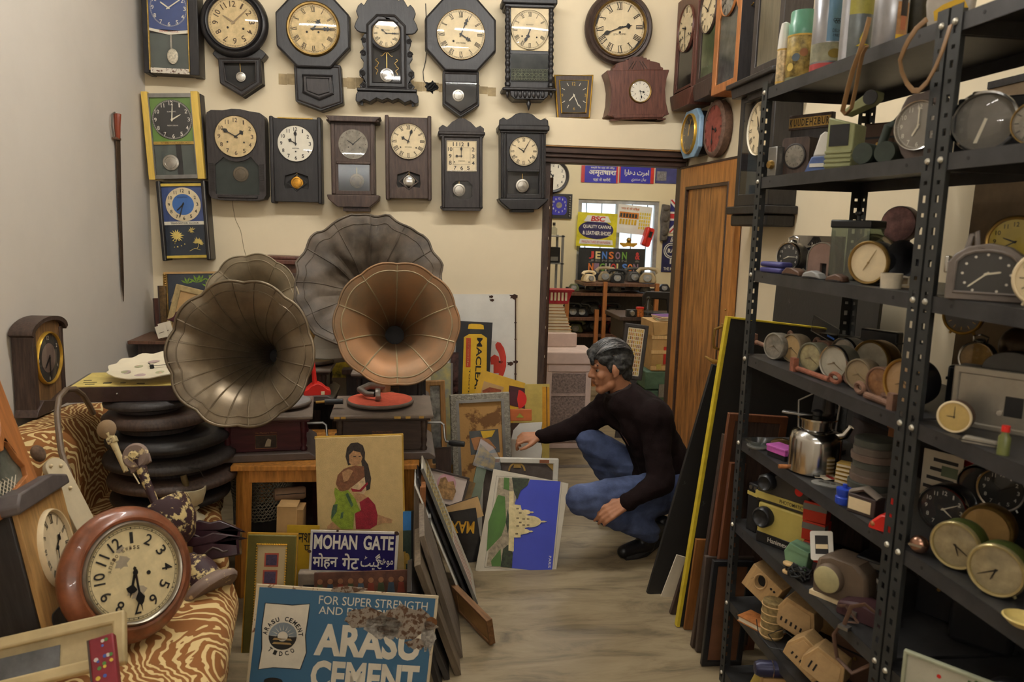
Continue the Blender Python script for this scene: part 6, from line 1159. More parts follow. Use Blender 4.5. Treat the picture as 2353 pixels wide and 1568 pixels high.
# maroon lacquered brackets
for i,(tl,tr,bl,Y) in enumerate((((430,1192),(556,1190),(420,1256),2.74),((404,1238),(548,1246),(408,1300),2.66))):
    t=pic('carved_bracket',['dark maroon scalloped wooden bracket behind the lamp foot','dark maroon wooden bracket lying in front of the scalloped one'][i],'bracket',tl,tr,bl,V((0,Y,.5)),25,0,'maroon brackets')
    W,H=t.W,t.H;t.b().prism([(0,0),(W,0),(W,H*.7),(W*.8,H*.86),(W*.6,H),(W*.42,H*.9),(W*.2,H*.98),(0,H*.6)],0,.05).obj('bracket',mat('maroon_lacquer',(52,30,36),.25,var=.2),t,bevel=.006);t.b().tube([(W*.1+W*.08*i_,-.002,H*(.3+.12*sin(i_*1.3))) for i_ in range(10)],.004,6).obj('carved_line','dbrown',t)
# wire mesh basket with cutlery
p=V((-.72,3.60,.27));t=T('wire_basket','grey wire mesh basket beside the stool','basket',Matrix.Translation(p));t.b().box(-.1,.1,-.1,.1,-.27,-.001).obj('block_under','ebony',t);wm=mat('grey_wire',(142,134,112),.5,.4)
b=t.b();n=46
for j in range(15):
    z_=j*.016;r=.12+.028*j/14;b.tube([(r*cos(2*pi*i/n),r*sin(2*pi*i/n),z_+.004*(i % 2)) for i in range(n)],.0022,4,True)
o=b.obj('hoop_mesh',wm,t);o['kind']='stuff'
b=t.b()
for i in range(n):
    for s_ in (1,-1):b.tube([((.12+.028*j/14)*cos(2*pi*i/n+s_*j*.09),(.12+.028*j/14)*sin(2*pi*i/n+s_*j*.09),j*.016) for j in range(15)],.0018,3)
o=b.obj('diagonal_mesh',wm,t);o['kind']='stuff'
t.b().tor((0,0,.226),.149,.006,40,8,'z').obj('rim',wm,t);t.b().lathe([(.12,0),(.118,.004),(0,.004)],30,cap=False).obj('base','ebony',t)
for i,(dx,dy,a) in enumerate(((-.07,-.02,-.2),(-.04,.03,-.06),(-.09,.04,-.3))):
    t=T('serving_spoon',['steel spoon leaning left in the wire basket','steel spoon standing upright in the wire basket','steel spoon at the far side of the wire basket'][i],'spoon',Matrix.Translation(p+V((dx,dy,.012))) @ Matrix.Rotation(a,4,'Y'),1,'spoons in the wire basket');t.b().box(-.006,.006,0,.002,0,.27).obj('shank','steel',t);t.b().sph((0,0,.30),(.022,.006,.034),14,8).obj('bowl','steel',t)
# the big round clock in the foreground
c=onY(300,1318,2.20);V0=(CAM-c).normalized();N=(V0+V((.72,0,.12))).normalized();q0=onP(300,1318,c,N);q1=onP(300-.58*100,1318-.80*100,c,N);v=q1-q0
t=T('round_wall_clock','large reddish-brown round clock with cream Arabic dial leaning on the sofa','clock',frame(q0+N*.02,v.cross(N),v),.00127)
t.b().lathe([(113,4),(116,-4),(122,-6),(128,2),(136,4),(146,12),(152,26),(148,44),(136,58),(128,62),(0,62)],72,(0,0,0),'y',cap=False).obj('round_case','redwood',t,50)
t.b().lathe([(104,0),(106,-8),(110,-10),(115,-4),(116,4)],72,(0,0,0),'y',cap=False).obj('nickel_rim',mat('worn_nickel',(156,148,134),.3,.8,var=.2),t,60)
dial(t,0,0,105,0,face=mat('spotted_cream_dial',(224,206,160),.6,var=.10,scale=16),style='round',time=(7,34),hands='spade',nh=.24,nr=.74,ring=True,holes=((.24,-.2),),thick=1.1)
for (x,z,r) in ((-8,36,16),(-16,-42,17),(4,62,9),(-30,-30,9)):t.b().prism([(x+r*(1+.3*sin(3*i))*cos(i*pi/7),z+r*.8*(1+.3*cos(4*i))*sin(i*pi/7)) for i in range(14)],-.5,-.2).obj('rubbed_patch',mat('rubbed_grey',(172,158,136),.7,var=.2),t)
b=t.b()
for i,c_ in enumerate('Anglo Swiss'):a=R_(138-i*9.2);letter(b,c_,56*cos(a)-3,56*cos(a)+3,56*sin(a)-4,56*sin(a)+4,-1.6,rot=a-pi/2) if c_ != ' ' else None
b.obj('lettering','inkb',t,0)
t.b().lathe([(103,-6),(70,-12),(30,-15),(0,-16)],48,(0,0,0),'y',cap=False).obj('glass',GLASS,t,80)
# tan wood clock tilted at the far left
def quadM(tl,tr,bl):u=tr-tl;v=tl-bl;return u,v
TL,TR,BL=onY(12,1208,2.0),onY(124,1135,2.34),onY(112,1462,2.05)
u,v=TR-TL,TL-BL;t=T('tilted_clock','tan wooden clock with cream Roman dial tilted at the left edge of the sofa','clock',frame(BL,u,v));W,H=(u-v*(u.dot(v)/v.dot(v))).length,v.length
t.b().box(0,W,0,.014,-.10,H).obj('front_board','tan',t,bevel=.002);t.b().box(-.008,W+.004,.014,.20,-.10,H+.002).obj('case','ebony',t,bevel=.004)
t.b().prism([(-.03,H),(W+.02,H),(W+.012,H+.03),(W*.7,H+.055),(.0,H+.05),(-.03,H+.025)],-.02,.2).obj('top_moulding',mat('dusty_slate',(88,80,78),.6,var=.2),t,bevel=.006)
dial(t,W*.52,H*.56,min(W*.36,.105),-.004,face='cream',time=(1,32),hands='spade',bezel='cream',bw=.08,bd=.1,nh=.24,numw=.34,rot=-.12)
t.b().prism(rrect(W*.12,-.09,W*.88,H*.12,.02),-.003,.001).obj('lower_window','inner',t)
# scalloped wooden clock front at the very left
TL,TR,BR=onY(-150,900,2.0),onY(0,872,2.32),onY(95,1120,2.30);v=TR-BR;u=TR-TL;u=u-v*(u.dot(v)/v.dot(v));W,H=.30,v.length
t=T('scalloped_clock_front','orange-brown wooden clock with scalloped glass window at the far left','clock',frame(BR-u.normalized()*W-v*.06,u,v));H=H*1.06
win=[(W*.1,H*.06),(W*.84,H*.20),(W*.86,H*.27),(W*.78,H*.36),(W*.72,H*.50),(W*.66,H*.52),(W*.6,H*.46),(W*.1,H*.46)];win2=circ(W*.45,H*.78,W*.3,24)
t.b().prism(rect(0,0,W,H),0,.016,[win,win2]).obj('front_board','orange',t,bevel=.002);t.b().box(0,W,.014,.018,0,H).obj('window_back',mat('grey_green_glass',(96,98,88),.25,var=.4,scale=10),t);t.b().box(-.004,W+.010,.016,.10,0,H+.002).obj('case',mat('slate_edge',(78,74,72),.5),t)
b=t.b()
for i in range(7):b.tube([(W*.12+W*.07*i,.012,H*.1),(W*.3+W*.07*i,.012,H*.24)],.0012,4);b.tube([(W*.74-W*.06*i,.012,H*.12),(W*.54-W*.06*i,.012,H*.26)],.0012,4)
b.obj('etched_lattice','paper',t)
# cream plank with knobs, brush, leather pouch
TL,TR,BL=onY(100,1062,2.60),onY(142,1050,2.66),onY(190,1245,2.52);u,v=TR-TL,TL-BL;t=T('cream_plank','cream painted plank with rounded end and small knobs on the sofa','plank',frame(BL,u,v));W,H=.075,v.length
t.b().prism([(0,0),(W,0),(W,H-.03)]+[(W/2+W/2*cos(pi*i/10),H-.03+.035*sin(pi*i/10)) for i in range(1,10)]+[(0,H-.03)],0,.02).obj('plank',mat('cream_paint',(196,180,148),.6,var=.08),t,bevel=.003)
for (x,z_) in ((.25,.93),(.68,.9),(.2,.8),(.6,.62)):t.b().sph((x*W,-.003,z_*H),.006,10,6).obj('knob','cream',t)
t.b().sph((W*.1,.01,H+.035),(.022,.02,.03),12,8).obj('worn_end',mat('dirty_bristle',(110,88,70),.9,var=.3,scale=40),t)
t=sit('leather_pouch','small brown leather pouch behind the big round clock','pouch',onY(190,1415,2.46),R_(30));t.b().prism(rrect(-32,-10,40,60,22),0,20).obj('pouch',mat('dark_pouch',(66,48,42),.4),t,bevel=4);t.b().tube([(p_[0],0,p_[1]) for p_ in rrect(-32,-10,40,60,22)],4,6,True).obj('welt','orange',t)
t=sit('small_brown_box','reddish-brown wooden box wedged behind the big round clock','box',onY(160,1350,2.44),R_(40));t.b().prism([(-30,-20),(24,-6),(24,56),(-24,44)],0,60).obj('box','mahog',t,bevel=3);t.b().prism([(-30,40),(26,54),(26,60),(-28,47)],-2,62).obj('lid','brown',t)
# picture frame and red book at the lower left corner
t=pic('framed_photograph','cream-framed grey picture lying at the bottom left corner','picture',(-60,1478),(286,1460),(-72,1610),onZ(100,1500,.56),42,0);picframe(t,.030,mat('cream_frame_paint',(190,170,126),.5,var=.1),mat('beige_mount',(168,150,112),.7),.03)
W,H=t.W,t.H;t.b().box(W*.1,W*.56,.008,.010,H*.1,H*.62).obj('printed_photograph',mat('grey_blue_print',(92,92,92),.6,var=.3,scale=10),t)
t=pic('red_book','red book with coloured floral pattern lying on the picture frame','book',(212,1478),(270,1476),(225,1612),onZ(240,1500,.59),42,0);t.b().box(0,t.W,-.03,-.002,0,t.H).obj('cover',mat('crimson_cover',(132,40,48),.5),t,bevel=.004)
for q in range(14):x,z_=rnd.uniform(.1,.9)*t.W,rnd.uniform(.3,.97)*t.H;t.b().prism(circ(x,z_,rnd.uniform(.003,.006),8),-.031,-.030).obj('printed_motif',mat(*[('motif_green',(80,130,60)),('motif_blue',(70,90,160)),('motif_yellow',(210,180,70)),('motif_white',(210,200,190))][q % 4],.6),t)
t.b().box(-.004,t.W*.2,-.028,0,0,t.H).obj('spine','dbrown',t)
# ================================================================== centre: stool, gramophones, signs
SZ=.60
st=T('wooden_stool','plain orange-brown wooden stool table under the gramophones','stool',Matrix.Translation(V((-.385,3.58,0))))
st.b().box(-.40,.40,-.30,.30,SZ-.022,SZ).obj('top','stool',st,bevel=.003)
for sx in (-1,1):
    for sy in (-1,1):st.b().tube([(sx*.352,sy*.25,SZ-.02),(sx*.37,sy*.27,0)],[.033,.033],4).obj('leg','stool',st)
for sy in (-1,1):st.b().box(-.34,.34,sy*.25-.012,sy*.25+.012,SZ-.085,SZ-.022).obj('apron','stool',st)
for sx in (-1,1):st.b().box(sx*.35-.012,sx*.35+.012,-.25,.25,SZ-.085,SZ-.022).obj('apron','stool',st)
hornm=mat('dusty_brass_horn',(120,106,86),.36,.55,var=.25,scale=6,bump=.05);hornr=mat('coppery_horn',(146,124,96),.5,.35,var=.25,scale=3.2,col2=(152,108,70),bump=.05)
hornd=mat('dark_crinkled_horn',(88,77,65),.6,.12,var=.4,scale=5,bump=.5,fine=14);hornp=mat('pale_brass_horn',(138,124,100),.5,.3,var=.2,scale=5)
def horn(t,c,ax,upv,R,Ld,n,m,wave,rimw=.006,thr=.03,seamm=None,flat=0,lip=.88,crumple=0,poly=False,seams=1):
    """petal horn: mouth centre c, axis ax (pointing out of the mouth), throat Ld behind"""
    ax=ax.normalized();M=frame(c,upv.cross(ax).normalized() if False else ax.cross(upv)*-1,upv);M=frame(c,upv.cross(ax),upv)
    N_=n*10;rows=26;vs=[];fs=[];prof=[]
    def rad(s):            # s 0 mouth .. 1 throat
        q=1-s;r=thr+(R-thr)*(q**2.2*.72+q**14*.28);return r
    def pt(s,a):
        f=(1-s)**3;w=1+wave*f*(abs(cos(a*n/2))-.6) if not poly else (cos(pi/n)/cos(((a+pi/n) % (2*pi/n))-pi/n))**(min(1,(1-s)*3));r=rad(s)*w/(1+wave*.0)
        y=Ld*s**1.15
        if wave and not poly:y -= .035*f*abs(cos(a*n/2))*(wave*8)
        if crumple:r += crumple*noise.noise(V((cos(a)*4,sin(a)*4,s*6)))*(1-s);y += crumple*1.2*noise.noise(V((cos(a)*5+9,sin(a)*5,s*7)))*(1-s)
        return (r*cos(a),y,r*sin(a))
    for j in range(rows+1):
        s=(j/rows)**1.5
        for i in range(N_):vs.append(pt(s,2*pi*i/N_))
    for j in range(rows):
        for i in range(N_):fs.append((j*N_+i,(j+1)*N_+i,(j+1)*N_+(i+1) % N_,j*N_+(i+1) % N_))
    o=B().add(vs,fs).obj('horn',m,t,25 if poly else 40);Mi=t.root.matrix_world.inverted();o.matrix_local=MT(t).inverted() @ M
    sd=o.modifiers.new('thickness','SOLIDIFY');sd.thickness=.0025;sd.offset=1
    r_=B().tube([pt(0,2*pi*i/N_) for i in range(N_)],rimw,8,True).obj('rim',m,o,60)
    for q in range(n*seams):
        a=2*pi*(q+.5)/n/seams if not poly else 2*pi*q/n
        B().tube([V(pt(s,a))*.995+V((0,-.001,0)) for s in [i/14*.86 for i in range(15)]],[.0036-.0016*i/14 for i in range(15)],5).obj('seam',seamm or m,o)
    B().prism(circ(0,0,rad(.9)*.97,24),Ld*.9**1.15,Ld*.9**1.15+.002).obj('throat_opening','ink',o)
    if lip:B().tube([V(pt(.028,2*pi*i/N_))*.993 for i in range(N_)],.0028,6,True).obj('bead',seamm or m,o)
    return o,M
def MT(t):return t.M
def opentube(t,p,r,n):b=t.b().tube(p,r,n);del b.f[-2:];return b
class TT(T):
    def __init__(s,name,label,cat,M,k=1,group=None):super().__init__(name,label,cat,M,k,group);s.M=M
dustlid=mat('dusty_lid',(120,106,94),.6,var=.15,scale=8)
def gramophone(label,fl,fr,z0,w,dep,h,body,hornspec,table,tone=True,crank=True):
    p0=onZ(*fl,z0);p1=onZ(*fr,z0);u=(p1-p0).normalized();v=V((0,0,1));M=frame(p0,u,v);t=TT('gramophone',label,'gramophone',M,1,'horn gramophones')
    w=w or (p1-p0).length
    t.b().prism([(0,0),(w,0),(w,.014),(w-.03,.034),(.03,.034),(0,.014)],0,dep).obj('plinth',mat('dusty_plinth',(92,80,74),.45,var=.2),t,bevel=.004)
    t.b().box(.05,w-.05,.04,dep-.04,.034,h-.03).obj('cabinet',body,t,bevel=.004)
    for x in (.052,w-.052):
        for y in (.042,dep-.042):t.b().lathe([(.014,.034),(.016,.045),(.010,.055),(.015,.08),(.012,.10),(.016,h-.05),(.014,h-.03)],12,(x,y,0)).obj('corner_column',body,t,50)
    t.b().box(.025,w-.025,.015,dep-.015,h-.03,h-.018).obj('lid_moulding',body,t,bevel=.003);t.b().box(.012,w-.012,.0,dep,h-.018,h).obj('lid',dustlid,t,bevel=.006)
    x,y,r=table[0],table[1],table[2];o=t.b().lathe([(0,h+.012),(r*.97,h+.012),(r,h+.016),(r,h+.024),(r*.97,h+.028),(r*.95,h+.0285),(0,h+.0285)],48,(x,y,0),cap=False).obj('turntable',mat('turntable_rim',(104,92,82),.5,.2),t,50)
    t.b().lathe([(r*.95,h+.0288),(0,h+.0292)],48,(x,y,0),cap=False).obj('felt',table[3],o);t.b().cyl((x,y,h+.028),(x,y,h+.04),.004).obj('spindle','steel',o)
    t.b().cyl((x,y,h),(x,y,h+.014),.03).obj('turntable_boss','steel',t)
    q=w/2;s_=t.b().box(q-.045,q+.045,.037,.040,.05,.05+.06).obj('name_plate',mat('old_transfer_dark',(58,44,34),.5,var=.3,scale=40),t);moulding(t,rect(q-.045,.05,q+.045,.11),.0016,.037,mat('transfer_gold',(150,100,60),.5),'plate_border',4)
    o_=t.b();o_.prism([(q-.006,.058),(q+.018,.058),(q+.022,.088),(q+.008,.094),(q,.08)],.0365,.037);o_.obj('plate_motif',mat('transfer_pale',(160,146,122),.6),t)
    b=t.b();letter(b,"His Master's Voice",q-.045,q+.045,.116,.124,.0385);b.obj('lettering',mat('transfer_gold',(0,0,0)),t,0)
    if crank:
        t.b().tube([(w-.04,dep*.45,h*.6),(w+.03,dep*.45,h*.6),(w+.045,dep*.44,h*.55),(w+.05,dep*.42,h*.25),(w+.055,dep*.40,h*.18),(w+.07,dep*.38,h*.16)],.006,8).obj('crank','steel',t);t.b().tube([(w+.07,dep*.38,h*.16),(w+.09,dep*.36,h*.155),(w+.14,dep*.32,h*.15)],[.012,.016,.013],12).obj('crank_handle','bplast',t)
    return t,h,w,dep
# left gramophone with the big petal horn
t,h,w,dep=gramophone('maroon gramophone with big scalloped brass horn on the left of the stool',(492,1067),(726,1057),SZ+.001,None,.40,.20,'dred',None,(.27,.2,.135,mat('grey_felt',(128,122,118),.9)))
c=onY(553,813,3.10);ax=(CAM-c).normalized()+V((-.34,0,.02));upv=V((0,0,1));upv=(upv-ax.normalized()*upv.dot(ax.normalized())).normalized()
o,M=horn(t,c,ax,upv,.288,.52,10,hornm,.045,.006,.032,seams=2)
thr=M @ V((0,.51,0));e=t.M.inverted()
opentube(t,[e @ thr,e @ (thr+V((.03,.07,-.02))),e @ (thr+V((.04,.10,-.12))),V((.30,dep-.05,.27)),V((.30,dep-.05,.16))],[.034,.034,.034,.032,.032],14).obj('elbow',hornm,t)
# right gramophone
t,h,w,dep=gramophone('dark gramophone with red felt turntable and coppery horn on the right of the stool',(752,1060),(1001,1056),SZ+.001,None,.40,.205,mat('dark_oak_cabinet',(66,52,44),.5,kind='woodx',var=.3),None,(.225,.2,.155,'redfelt'))
for x in (.03,.06,.34,.40,.29):t.b().box(x,x+rnd.uniform(.012,.03),-.001,.002,h-.016,h-.006).obj('chipped_edge',mat('bare_yellow_wood',(190,150,70),.7),t)
c=onY(913,744,3.28);ax=(CAM-c).normalized()+V((.03,0,.14));upv=V((0,0,1));upv=(upv-ax.normalized()*upv.dot(ax.normalized())).normalized()
o,M=horn(t,c,ax,upv,.262,.46,10,hornr,.03,.005,.045,mat('pale_seam',(156,140,108),.5,.3))
thr=M @ V((0,.45,0));e=t.M.inverted()
opentube(t,[e @ thr,e @ (thr+V((0,.07,-.02))),e @ (thr+V((-.02,.11,-.08))),V((.24,dep-.04,.30)),V((.24,dep-.04,.19))],[.045,.042,.036,.03,.03],14).obj('elbow',hornr,t)
t.b().tube([V((.24,dep-.05,.26)),V((.17,dep-.10,.275)),V((.13,dep-.17,.272)),V((.165,dep-.22,.262)),V((.20,dep-.235,.262))],[.018,.017,.015,.013,.012],10).obj('tone_arm',mat('dull_nickel',(140,132,124),.4,.6),t)
t.b().lathe([(0,-.012),(.03,-.011),(.032,0),(.03,.011),(0,.012)],26,(.215,dep-.24,.262),'x').obj('sound_box',mat('dull_nickel',(0,0,0)),t,50)
b2=t.b().tube([(-.06,.13,.235),(-.02,.13,.238)],.006,8);b2.obj('side_lever','brass',t);t.b().tube([(-.02,.13,.238),(.06,.125,.240)],[.014,.013],12).obj('side_lever_grip','bplast',t)
# back gramophones carried by a low cabinet behind the stool
cb=T('low_cabinet','dark low cabinet behind the stool carrying the rear gramophones','cabinet',Matrix.Translation(V((-.40,4.35,0))));cb.b().box(-.58,.42,-.22,.22,0,.70).obj('body','black',cb,bevel=.004);cb.b().box(-.60,.44,-.24,.24,.70,.725).obj('cabinet_top','dbrown',cb,bevel=.004)
for x in (-.33,.17):cb.b().box(x-.22,x+.22,-.228,-.22,.06,.64).obj('door','dbrown',cb,bevel=.004)
t,h,w,dep=gramophone('dusty dark gramophone with large crinkled polygonal horn at the back',(800,945),(976,945),.726,.40,.36,.19,'black',None,(.2,.18,.13,mat('dark_felt',(60,54,50),.9)),crank=False)
c=onY(850,650,4.02);ax=(CAM-c).normalized()+V((-.02,0,.34));upv=V((0,0,1));upv=(upv-ax.normalized()*upv.dot(ax.normalized())).normalized()
o,M=horn(t,c,ax,upv,.385,.40,12,hornd,0,.006,.05,None,lip=.86,crumple=.02,poly=True)
thr=M @ V((0,.39,0));e=t.M.inverted();opentube(t,[e @ thr,e @ (thr+V((0,.05,-.04))),e @ (thr+V((0,.06,-.2))),V((.2,dep-.04,.2))],[.05,.048,.04,.03],12).obj('elbow',hornd,t)
t,h,w,dep=gramophone('brown gramophone with small pale scalloped horn behind the big horn',(600,925),(768,925),.726,.36,.36,.17,'dbrown',None,(.24,.16,.11,mat('straw_felt',(150,130,96),.9)),crank=False)
c=onY(580,690,4.0);ax=(CAM-c).normalized()+V((-.26,0,.12));upv=V((0,0,1));upv=(upv-ax.normalized()*upv.dot(ax.normalized())).normalized()
o,M=horn(t,c,ax,upv,.232,.42,9,hornp,.05,.004,.03)
thr=M @ V((0,.41,0));e=t.M.inverted();opentube(t,[e @ thr,e @ (thr+V((.02,.05,-.05))),e @ (thr+V((.03,.06,-.3))),V((.12,dep-.04,.16))],[.03,.03,.028,.026],12).obj('elbow',hornp,t)
# red lamp foot and white shade
p=onZ(728,905,.803);t=sit('red_desk_stand','bright red plastic desk stand on the maroon gramophone lid','stand',p,.2);t.b().prism(mir([(0,0),(30,0),(30,10),(22,13),(12,22),(4,26),(0,26)]),-18,20).obj('foot','red',t,bevel=4);t.b().cyl((-4,0,20),(-9,0,88),5.5,4.5,14).obj('rod','red',t);t.b().box(8,16,-19,-18,1,9).obj('sticker','cream',t)
p=V((-.44,4.08,.727));t=sit('lampshade','white conical lampshade behind the left horn','lampshade',V((-.47,4.20,.898)),0,None);t.b().lathe([(42,30),(24,78),(22,78),(40,30)],30,cap=False).obj('shade','wplast',t,50);t.b().lathe([(0,0),(46,2),(56,14),(50,30),(42,34)],30).obj('base_bowl','wplast',t,50)
# dark clock cabinet and gilt frame between the rear horns
t=pic('cabinet_clock','brown arched clock cabinet standing behind the rear horns','cabinet',(612,588),(690,590),(614,1075),V((0,4.90,1.2)),0);t.b().box(0,t.W,.01,.16,0,t.H-.05).obj('cabinet','brown',t);t.b().prism(rect(.02,.1,t.W-.02,t.H-.1),0,.012,[rect(.05,.13,t.W-.05,t.H-.16)]).obj('door_frame','dbrown',t);t.b().box(-.03,t.W+.03,-.02,.18,t.H-.05,t.H-.02).box(-.02,t.W+.02,-.01,.17,t.H-.02,t.H).obj('moulded_top','mahog',t,bevel=.006)
t=pic('gilt_picture','gilt beaded picture frame standing behind the big horn','picture',(640,640),(722,640),(642,860),V((0,4.55,1.1)),4);picframe(t,.035,'fgold',mat('dark_wrapped_print',(52,50,48),.15,var=.3),.03,'goldp')
t=pic('floral_print','bright green and yellow floral print standing behind the gramophones','picture',(735,775),(835,775),(735,905),V((0,4.62,.9)),4);t.b().box(0,t.W,0,.01,0,t.H).obj('print',mat('garden_print',(84,120,50),.4,var=.6,scale=14,col2=(210,180,60)),t);t.b().box(0,t.W,-.004,.004,t.H*.8,t.H).obj('brown_header','brown',t)
t=pic('black_cabinet','black moulded box behind the red turntable','box',(795,848),(978,848),(797,935),V((0,3.98,.95)),0);t.b().box(0,t.W,0,.05,-.02,t.H*.86).obj('box','black',t);t.b().box(-.02,t.W+.02,-.02,.05,t.H*.86,t.H).obj('moulded_lid','dbrown',t,bevel=.005)
t.b().box(.02,t.W-.02,.005,.05,-.14,-.02).obj('plinth','black',t)
# ------------------------------------------------------------------ signs and pictures at the back wall
GS='signs and frames against the back wall'
t=pic('enamel_sign','large rusty-edged white enamel sign with red curved lettering on the back wall','sign',(1000,676),(1185,679),(1000,1040),V((0,YB-.02,1)),.6,0,GS)
t.b().box(0,t.W,0,.004,0,t.H).obj('plate','enamelw',t);rd=mat('sign_red',(206,66,52),.5,var=.1);rs=mat('rust_patch',(74,52,40),.9,var=.3)
def arcpts(cx,cy,r0,r1,a0,a1,n=14):return [(cx+r1*cos(R_(a0+(a1-a0)*i/n)),cy-r1*sin(R_(a0+(a1-a0)*i/n))) for i in range(n+1)]+[(cx+r0*cos(R_(a0+(a1-a0)*(n-i)/n)),cy-r0*sin(R_(a0+(a1-a0)*(n-i)/n))) for i in range(n+1)]
patch(t,[(1138,792),(1143,786),(1150,788),(1158,800),(1163,820),(1163,842),(1158,860),(1150,876),(1140,882),(1144,866),(1149,850),(1150,830),(1146,812),(1139,800)],rd,'red_lettering',-.001)
patch(t,[(1126,822),(1136,815),(1146,820),(1150,840),(1150,858),(1134,858),(1134,838),(1128,838)],rd,'red_lettering',-.0005)
for (x,y,r) in ((1180,682,9),(1130,690,5),(1184,832,6),(1184,742,3),(1184,780,3),(1150,832,5),(1128,682,5),(1184,860,3),(1172,836,7)):patch(t,[(x+r*(1+.4*sin(2.3*i))*cos(i*pi/5),y+r*.6*(1+.4*cos(3*i))*sin(i*pi/5)) for i in range(10)],rs,'rust_spot',-.001)
patch(t,[(1183,680),(1186,680),(1186,900),(1183,900)],rs,'rust_edge',-.0008)
t=pic('toothpaste_sign','black upright sign with yellow toothpaste tube reading MACLEANS','sign',(1058,738),(1132,741),(1040,1080),V((0,4.93,.8)),4,0,GS)
t.b().box(-.02,t.W,0,.005,0,t.H).obj('plate',mat('black_enamel',(40,40,42),.4,var=.15),t);ye=mat('sign_yellow',(222,176,44),.5,var=.08)
patch(t,[(1066,775),(1078,768),(1106,768),(1119,777),(1117,918),(1061,918)],ye,'tube',-.001);patch(t,[(1080,766),(1080,757),(1104,757),(1104,766)],'dgrey','tube_neck',-.001);patch(t,[(1075,756),(1077,746),(1083,744),(1104,745),(1111,748),(1112,757)],ye,'tube_cap',-.0012)
patch(t,[(1071,777),(1082,777),(1081,844),(1070,844)],mat('sign_orange',(196,74,40),.5),'red_panel',-.002)
def vtext(t,s,px0,py0,px1,py1,m,bold=.0,y=-.003):
    """lettering running downwards between two pixel corners"""
    x0,z0=t.L(px0,py1);x1,z1=t.L(px1,py0);b=B();cx,cz=(x0+x1)/2,(z0+z1)/2;hw,hh=(z1-z0)/2,(x1-x0)/2
    letter(b,s,cx-hw,cx+hw,cz-hh,cz+hh,y,bold,rot=-pi/2);return b.obj('lettering',m,t,0)
vtext(t,'MACLEANS',1088,777,1109,925,'ink',.02);vtext(t,'peroxide',1072,779,1080,841,mat('letter_cream',(232,206,150),.6),.008);vtext(t,'TOOTH PASTE',1072,849,1081,960,'ink',.02)
t=pic('yellow_tin_sign','yellowed tin sign with orange border behind the silver frame','sign',(1165,884),(1263,890),(1165,1105),V((0,4.86,.6)),5,0,GS);t.b().box(0,t.W,0,.004,0,t.H).obj('plate',mat('yellowed_tin',(196,172,92),.45,var=.15),t)
patch(t,[(1246,889),(1262,890),(1264,1008),(1246,1008)],mat('orange_border',(204,146,40),.5),'border',-.001);patch(t,[(1255,889),(1257,889),(1258,1008),(1256,1008)],rs,'border_line',-.0015)
t=pic('sweet_tin_sign','yellow embossed poster with red figures tucked behind the silver frame','poster',(1102,866),(1204,892),(1085,920),V((0,4.60,.7)),8,0,GS);t.b().box(0,t.W,0,.004,-.5,t.H*1.3).obj('card',mat('gold_yellow_card',(216,170,54),.35,.2,var=.1),t);patch(t,[(1112,876),(1158,890),(1150,915),(1102,912)],'card','cream_panel',-.001);patch(t,[(1108,898),(1125,890),(1152,896),(1148,910),(1110,908)],mat('rust_red_figures',(142,70,40),.6,var=.3,scale=40),'printed_figures',-.002);patch(t,[(1170,886),(1206,893),(1206,940),(1166,930)],'dred','red_panel',-.002)
patch(t,arcpts(1188,918,0,22,-80,80),'red','red_disc',-.003)
t=pic('small_orange_box','small orange printed carton on top of the frames','carton',(1168,942),(1222,952),(1168,968),V((0,4.4,.6)),10,0);t.b().box(0,t.W,0,.05,0,t.H).obj('carton',mat('orange_print',(186,96,44),.5),t,bevel=.002);patch(t,[(1186,960),(1194,950),(1204,960)],mat('leaf_print',(150,150,50),.5),'printed_leaf',-.001)
t=pic('silver_framed_board','tall silver carved frame holding a torn brown backing board','frame',(1033,908),(1171,907),(1044,1175),onZ(1060,1172,0),7,0,GS)
W,H=t.W,t.H;picframe(t,.045,'fsilver',mat('torn_brown_paper',(186,142,84),.85,kind='worn',col2=(122,84,48),scale=5,thr=.56,bump=.3),.03,'steel')
t=pic('film_card','printed card with a yellow and black portrait held near the silver frame','card',(1078,992),(1145,988),(1082,1046),V((0,4.05,.5)),10,0);t.b().box(0,t.W,0,.003,0,t.H).obj('card',mat('slate_card',(72,72,70),.5,var=.2),t);patch(t,[(1104,991),(1138,989),(1130,1004),(1110,1008)],mat('card_yellow',(208,166,40),.5),'yellow_panel',-.001);patch(t,[(1082,1008),(1100,1004),(1124,1010),(1140,1030),(1120,1040),(1090,1034)],mat('portrait_ochre',(164,110,66),.6),'printed_portrait',-.0015)
t.b().box(t.W*.3,t.W*.6,.003,.02,-.3,t.H*.5).obj('backing_strip','card',t)
t=pic('plastic_bag','clear plastic bag with printed picture under the outstretched hand','plastic bag',(1098,1005),(1150,1040),(1084,1070),V((0,3.98,.5)),16,0);t.b().prism([(0,0),(t.W*1.3,-.02),(t.W,t.H*.5),(t.W*.7,t.H*.8),(t.W*.1,t.H)],-.004,.01).obj('bag',PLASTIC,t,bevel=.004);t.b().prism([(t.W*.12,t.H*.1),(t.W*.9,.0),(t.W*.85,t.H*.4),(t.W*.15,t.H*.8)],-.001,.004).obj('inner_print',mat('blue_gold_print',(110,120,130),.5,var=.5,scale=30,col2=(190,150,60)),t);t.b().box(t.W*.2,t.W*.6,.006,.03,-.36,0).obj('roll_inside',mat('green_bag_roll',(112,122,100),.4),t)
